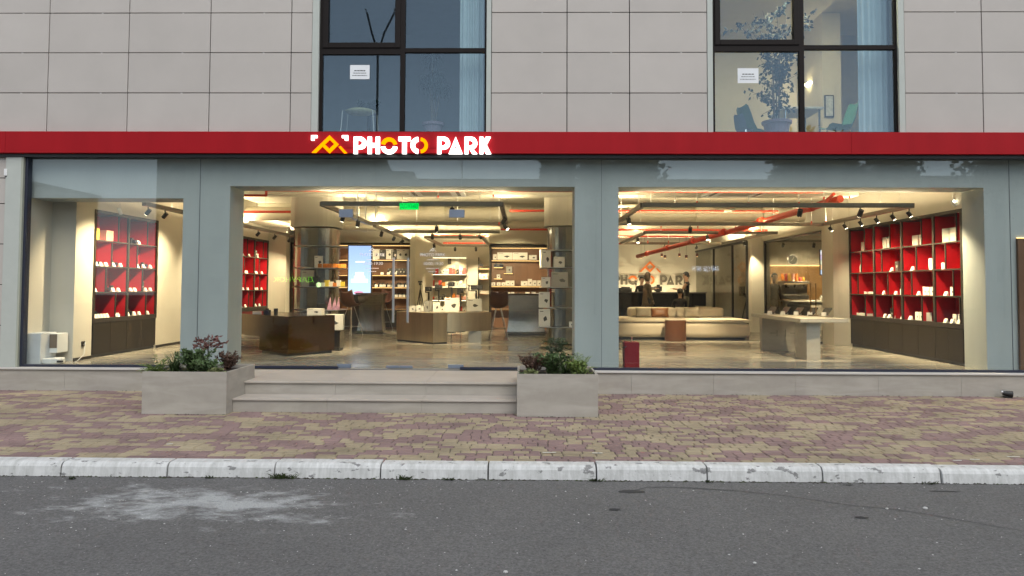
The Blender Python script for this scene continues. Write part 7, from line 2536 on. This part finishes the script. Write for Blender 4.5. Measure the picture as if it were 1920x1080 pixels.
def street_tree(label, px, Y, py_top, rpx, py_low, seed, slim=1.0):
    x = ax(px, Y, 320); H = at(px, py_top, Y).z; z0 = at(px, py_low, Y).z
    r = abs(ax(px + rpx, Y, 320) - x)
    rr = random.Random(seed)
    t = thing('street_tree', label, 'tree', (x, -Y, -.16), 'trees across the street')
    m = MB(); m.cyl((x, -Y, -.16), (x, -Y, H * .8), .22, .06, n=8)
    lf = MB()
    cl = []
    for i in range(22):
        u = rr.random(); z = z0 + (H - z0) * u
        w = r * (math.sin(math.pi * (.12 + .85 * u)) ** .6) * slim
        a = rr.random() * 6.28; d = w * rr.uniform(.25, .95)
        c = Vector((x + math.cos(a) * d, -Y + math.sin(a) * d, z)); cl.append(c)
        m.cyl((x, -Y, max(1, z - 1.2)), c, .05, .02, n=5)
    for c in cl:
        for _ in range(110):
            p = c + Vector((rr.gauss(0, .33 * r), rr.gauss(0, .33 * r), rr.gauss(0, .42 * r)))
            leaf(lf, p, Vector((rr.gauss(0, 1), rr.gauss(0, 1), rr.gauss(0, 1))), rr.uniform(.25, .5), .16, rr)
    m.build('trunk', M_STEM, t); lf.build('crown', M_FTR, t)


street_tree('slim tree mirrored just before the middle pillar', 1033, 36, 285, 14, 345, 1, .8)
street_tree('slim tree mirrored over the middle pillar', 1066, 38, 290, 7, 345, 7, .8)
street_tree('broad tree mirrored at the start of the right bay', 1120, 36, 284, 30, 350, 2)
street_tree('second broad tree mirrored at the start of the right bay', 1190, 37, 284, 40, 350, 3)
street_tree('broad tree mirrored above the demonstration table', 1500, 36, 284, 45, 350, 4)
street_tree('tree mirrored above the tablets', 1575, 38, 282, 40, 350, 5)
street_tree('poplar like tree mirrored above the red cabinet', 1672, 36, 284, 34, 350, 6)
street_tree('leafy tree mirrored at the right edge of the glass', 1885, 34, 284, 60, 345, 8)
# tall bare lamp post mirrored in the dark window
YPo = 17.0
x = ax(706, YPo, 200)
lpz = at(708, 30, YPo).z
lpst = thing('street_lamp', 'tall thin street lamp mirrored in the dark window over the sign', 'street lamp', (x, -YPo, -.16))
m = MB(); m.cyl((x, -YPo, -.16), (x, -YPo, lpz - 1.4), .06, .045, n=10); m.build('post', mat('post_grey', (0.05, 0.05, 0.055), rough=.6), lpst)
for sx in (-1, 1):
    m = MB(); m.tube([(x, -YPo, lpz - 1.45), (x + sx * .25, -YPo, lpz - .6), (x + sx * .55 + .1, -YPo, lpz + .2)], .04, 8); m.build('arm', mat('post_grey', (0.05, 0.05, 0.055)), lpst)
    m = MB(); m.ball((x + sx * .6 + .1, -YPo, lpz + .3), .1 if sx > 0 else .05, 12, 8, sz=.7); m.build('lantern', mat('lantern', (0.25, 0.25, 0.25), rough=.4), lpst)
# thin pole with star finial mirrored at the lintel
x = ax(866, 20, 320)
pl_ = thing('flag_pole', 'thin pole mirrored over the glass door', 'pole', (x, -20, -.16))
m = MB(); m.cyl((x, -20, -.16), (x, -20, at(866, 280, 20).z), .02, n=6); m.build('shaft', mat('post_grey', (0.05, 0.05, 0.055)), pl_)
# lit ticker boards across the street, their lettering reads reversed in the glass
def ticker(label, px0, px1, py0, py1, Y, body, col, s):
    a, b_ = at(px0, py1, Y), at(px1, py0, Y)
    t = thing('ticker_board', label, 'sign', ((a.x + b_.x) / 2, -Y, -.16))
    c = Vector(((a.x + b_.x) / 2, -Y + .06, (a.z + b_.z) / 2))
    MB().box(a.x - .1, b_.x + .1, -Y - .05, -Y + .04, a.z - .06, b_.z + .06).build('board', M_BLACK, t)
    text_mesh('lettering', body, (b_.z - a.z) * 1.3, emat(label[:20], col, s), c, .003, t, width=b_.x - a.x, facing='+Y')
    for xx_ in (a.x, b_.x):
        MB().box(xx_ - .04, xx_ + .04, -Y - .05, -Y + .03, -.16, a.z - .061).build('post', M_BLACK, t)


ticker('white lit ticker board mirrored beside the person in the cap', 1299, 1348, 500, 509, 24, 'ТАМ ГДЕ ЗАГН', (.75, .8, 1.0), 6)
ticker('green lit ticker board mirrored over the steel column', 513, 588, 520, 529, 24, 'ДАРУНОК', (.35, 1.0, .05), 4.5)

# ------------------------------------------------------------------ lit wooden board at the far end of the shop front
q0, q1 = at(1913, 640, .12), at(1990, 447, .12)
wbd = thing('wood_board', 'brown wooden board with a warm top light behind the last glass pane', 'board', ((q0.x + q1.x) / 2, .14, FZ))
MB().box(q0.x, q1.x, .12, .165, FZ, q1.z).build('panel', M_WOOD, wbd)
MB().box(q0.x + .01, q1.x, .15, .168, q1.z + .002, q1.z + .012).build('led_strip', M_LEDW, wbd)
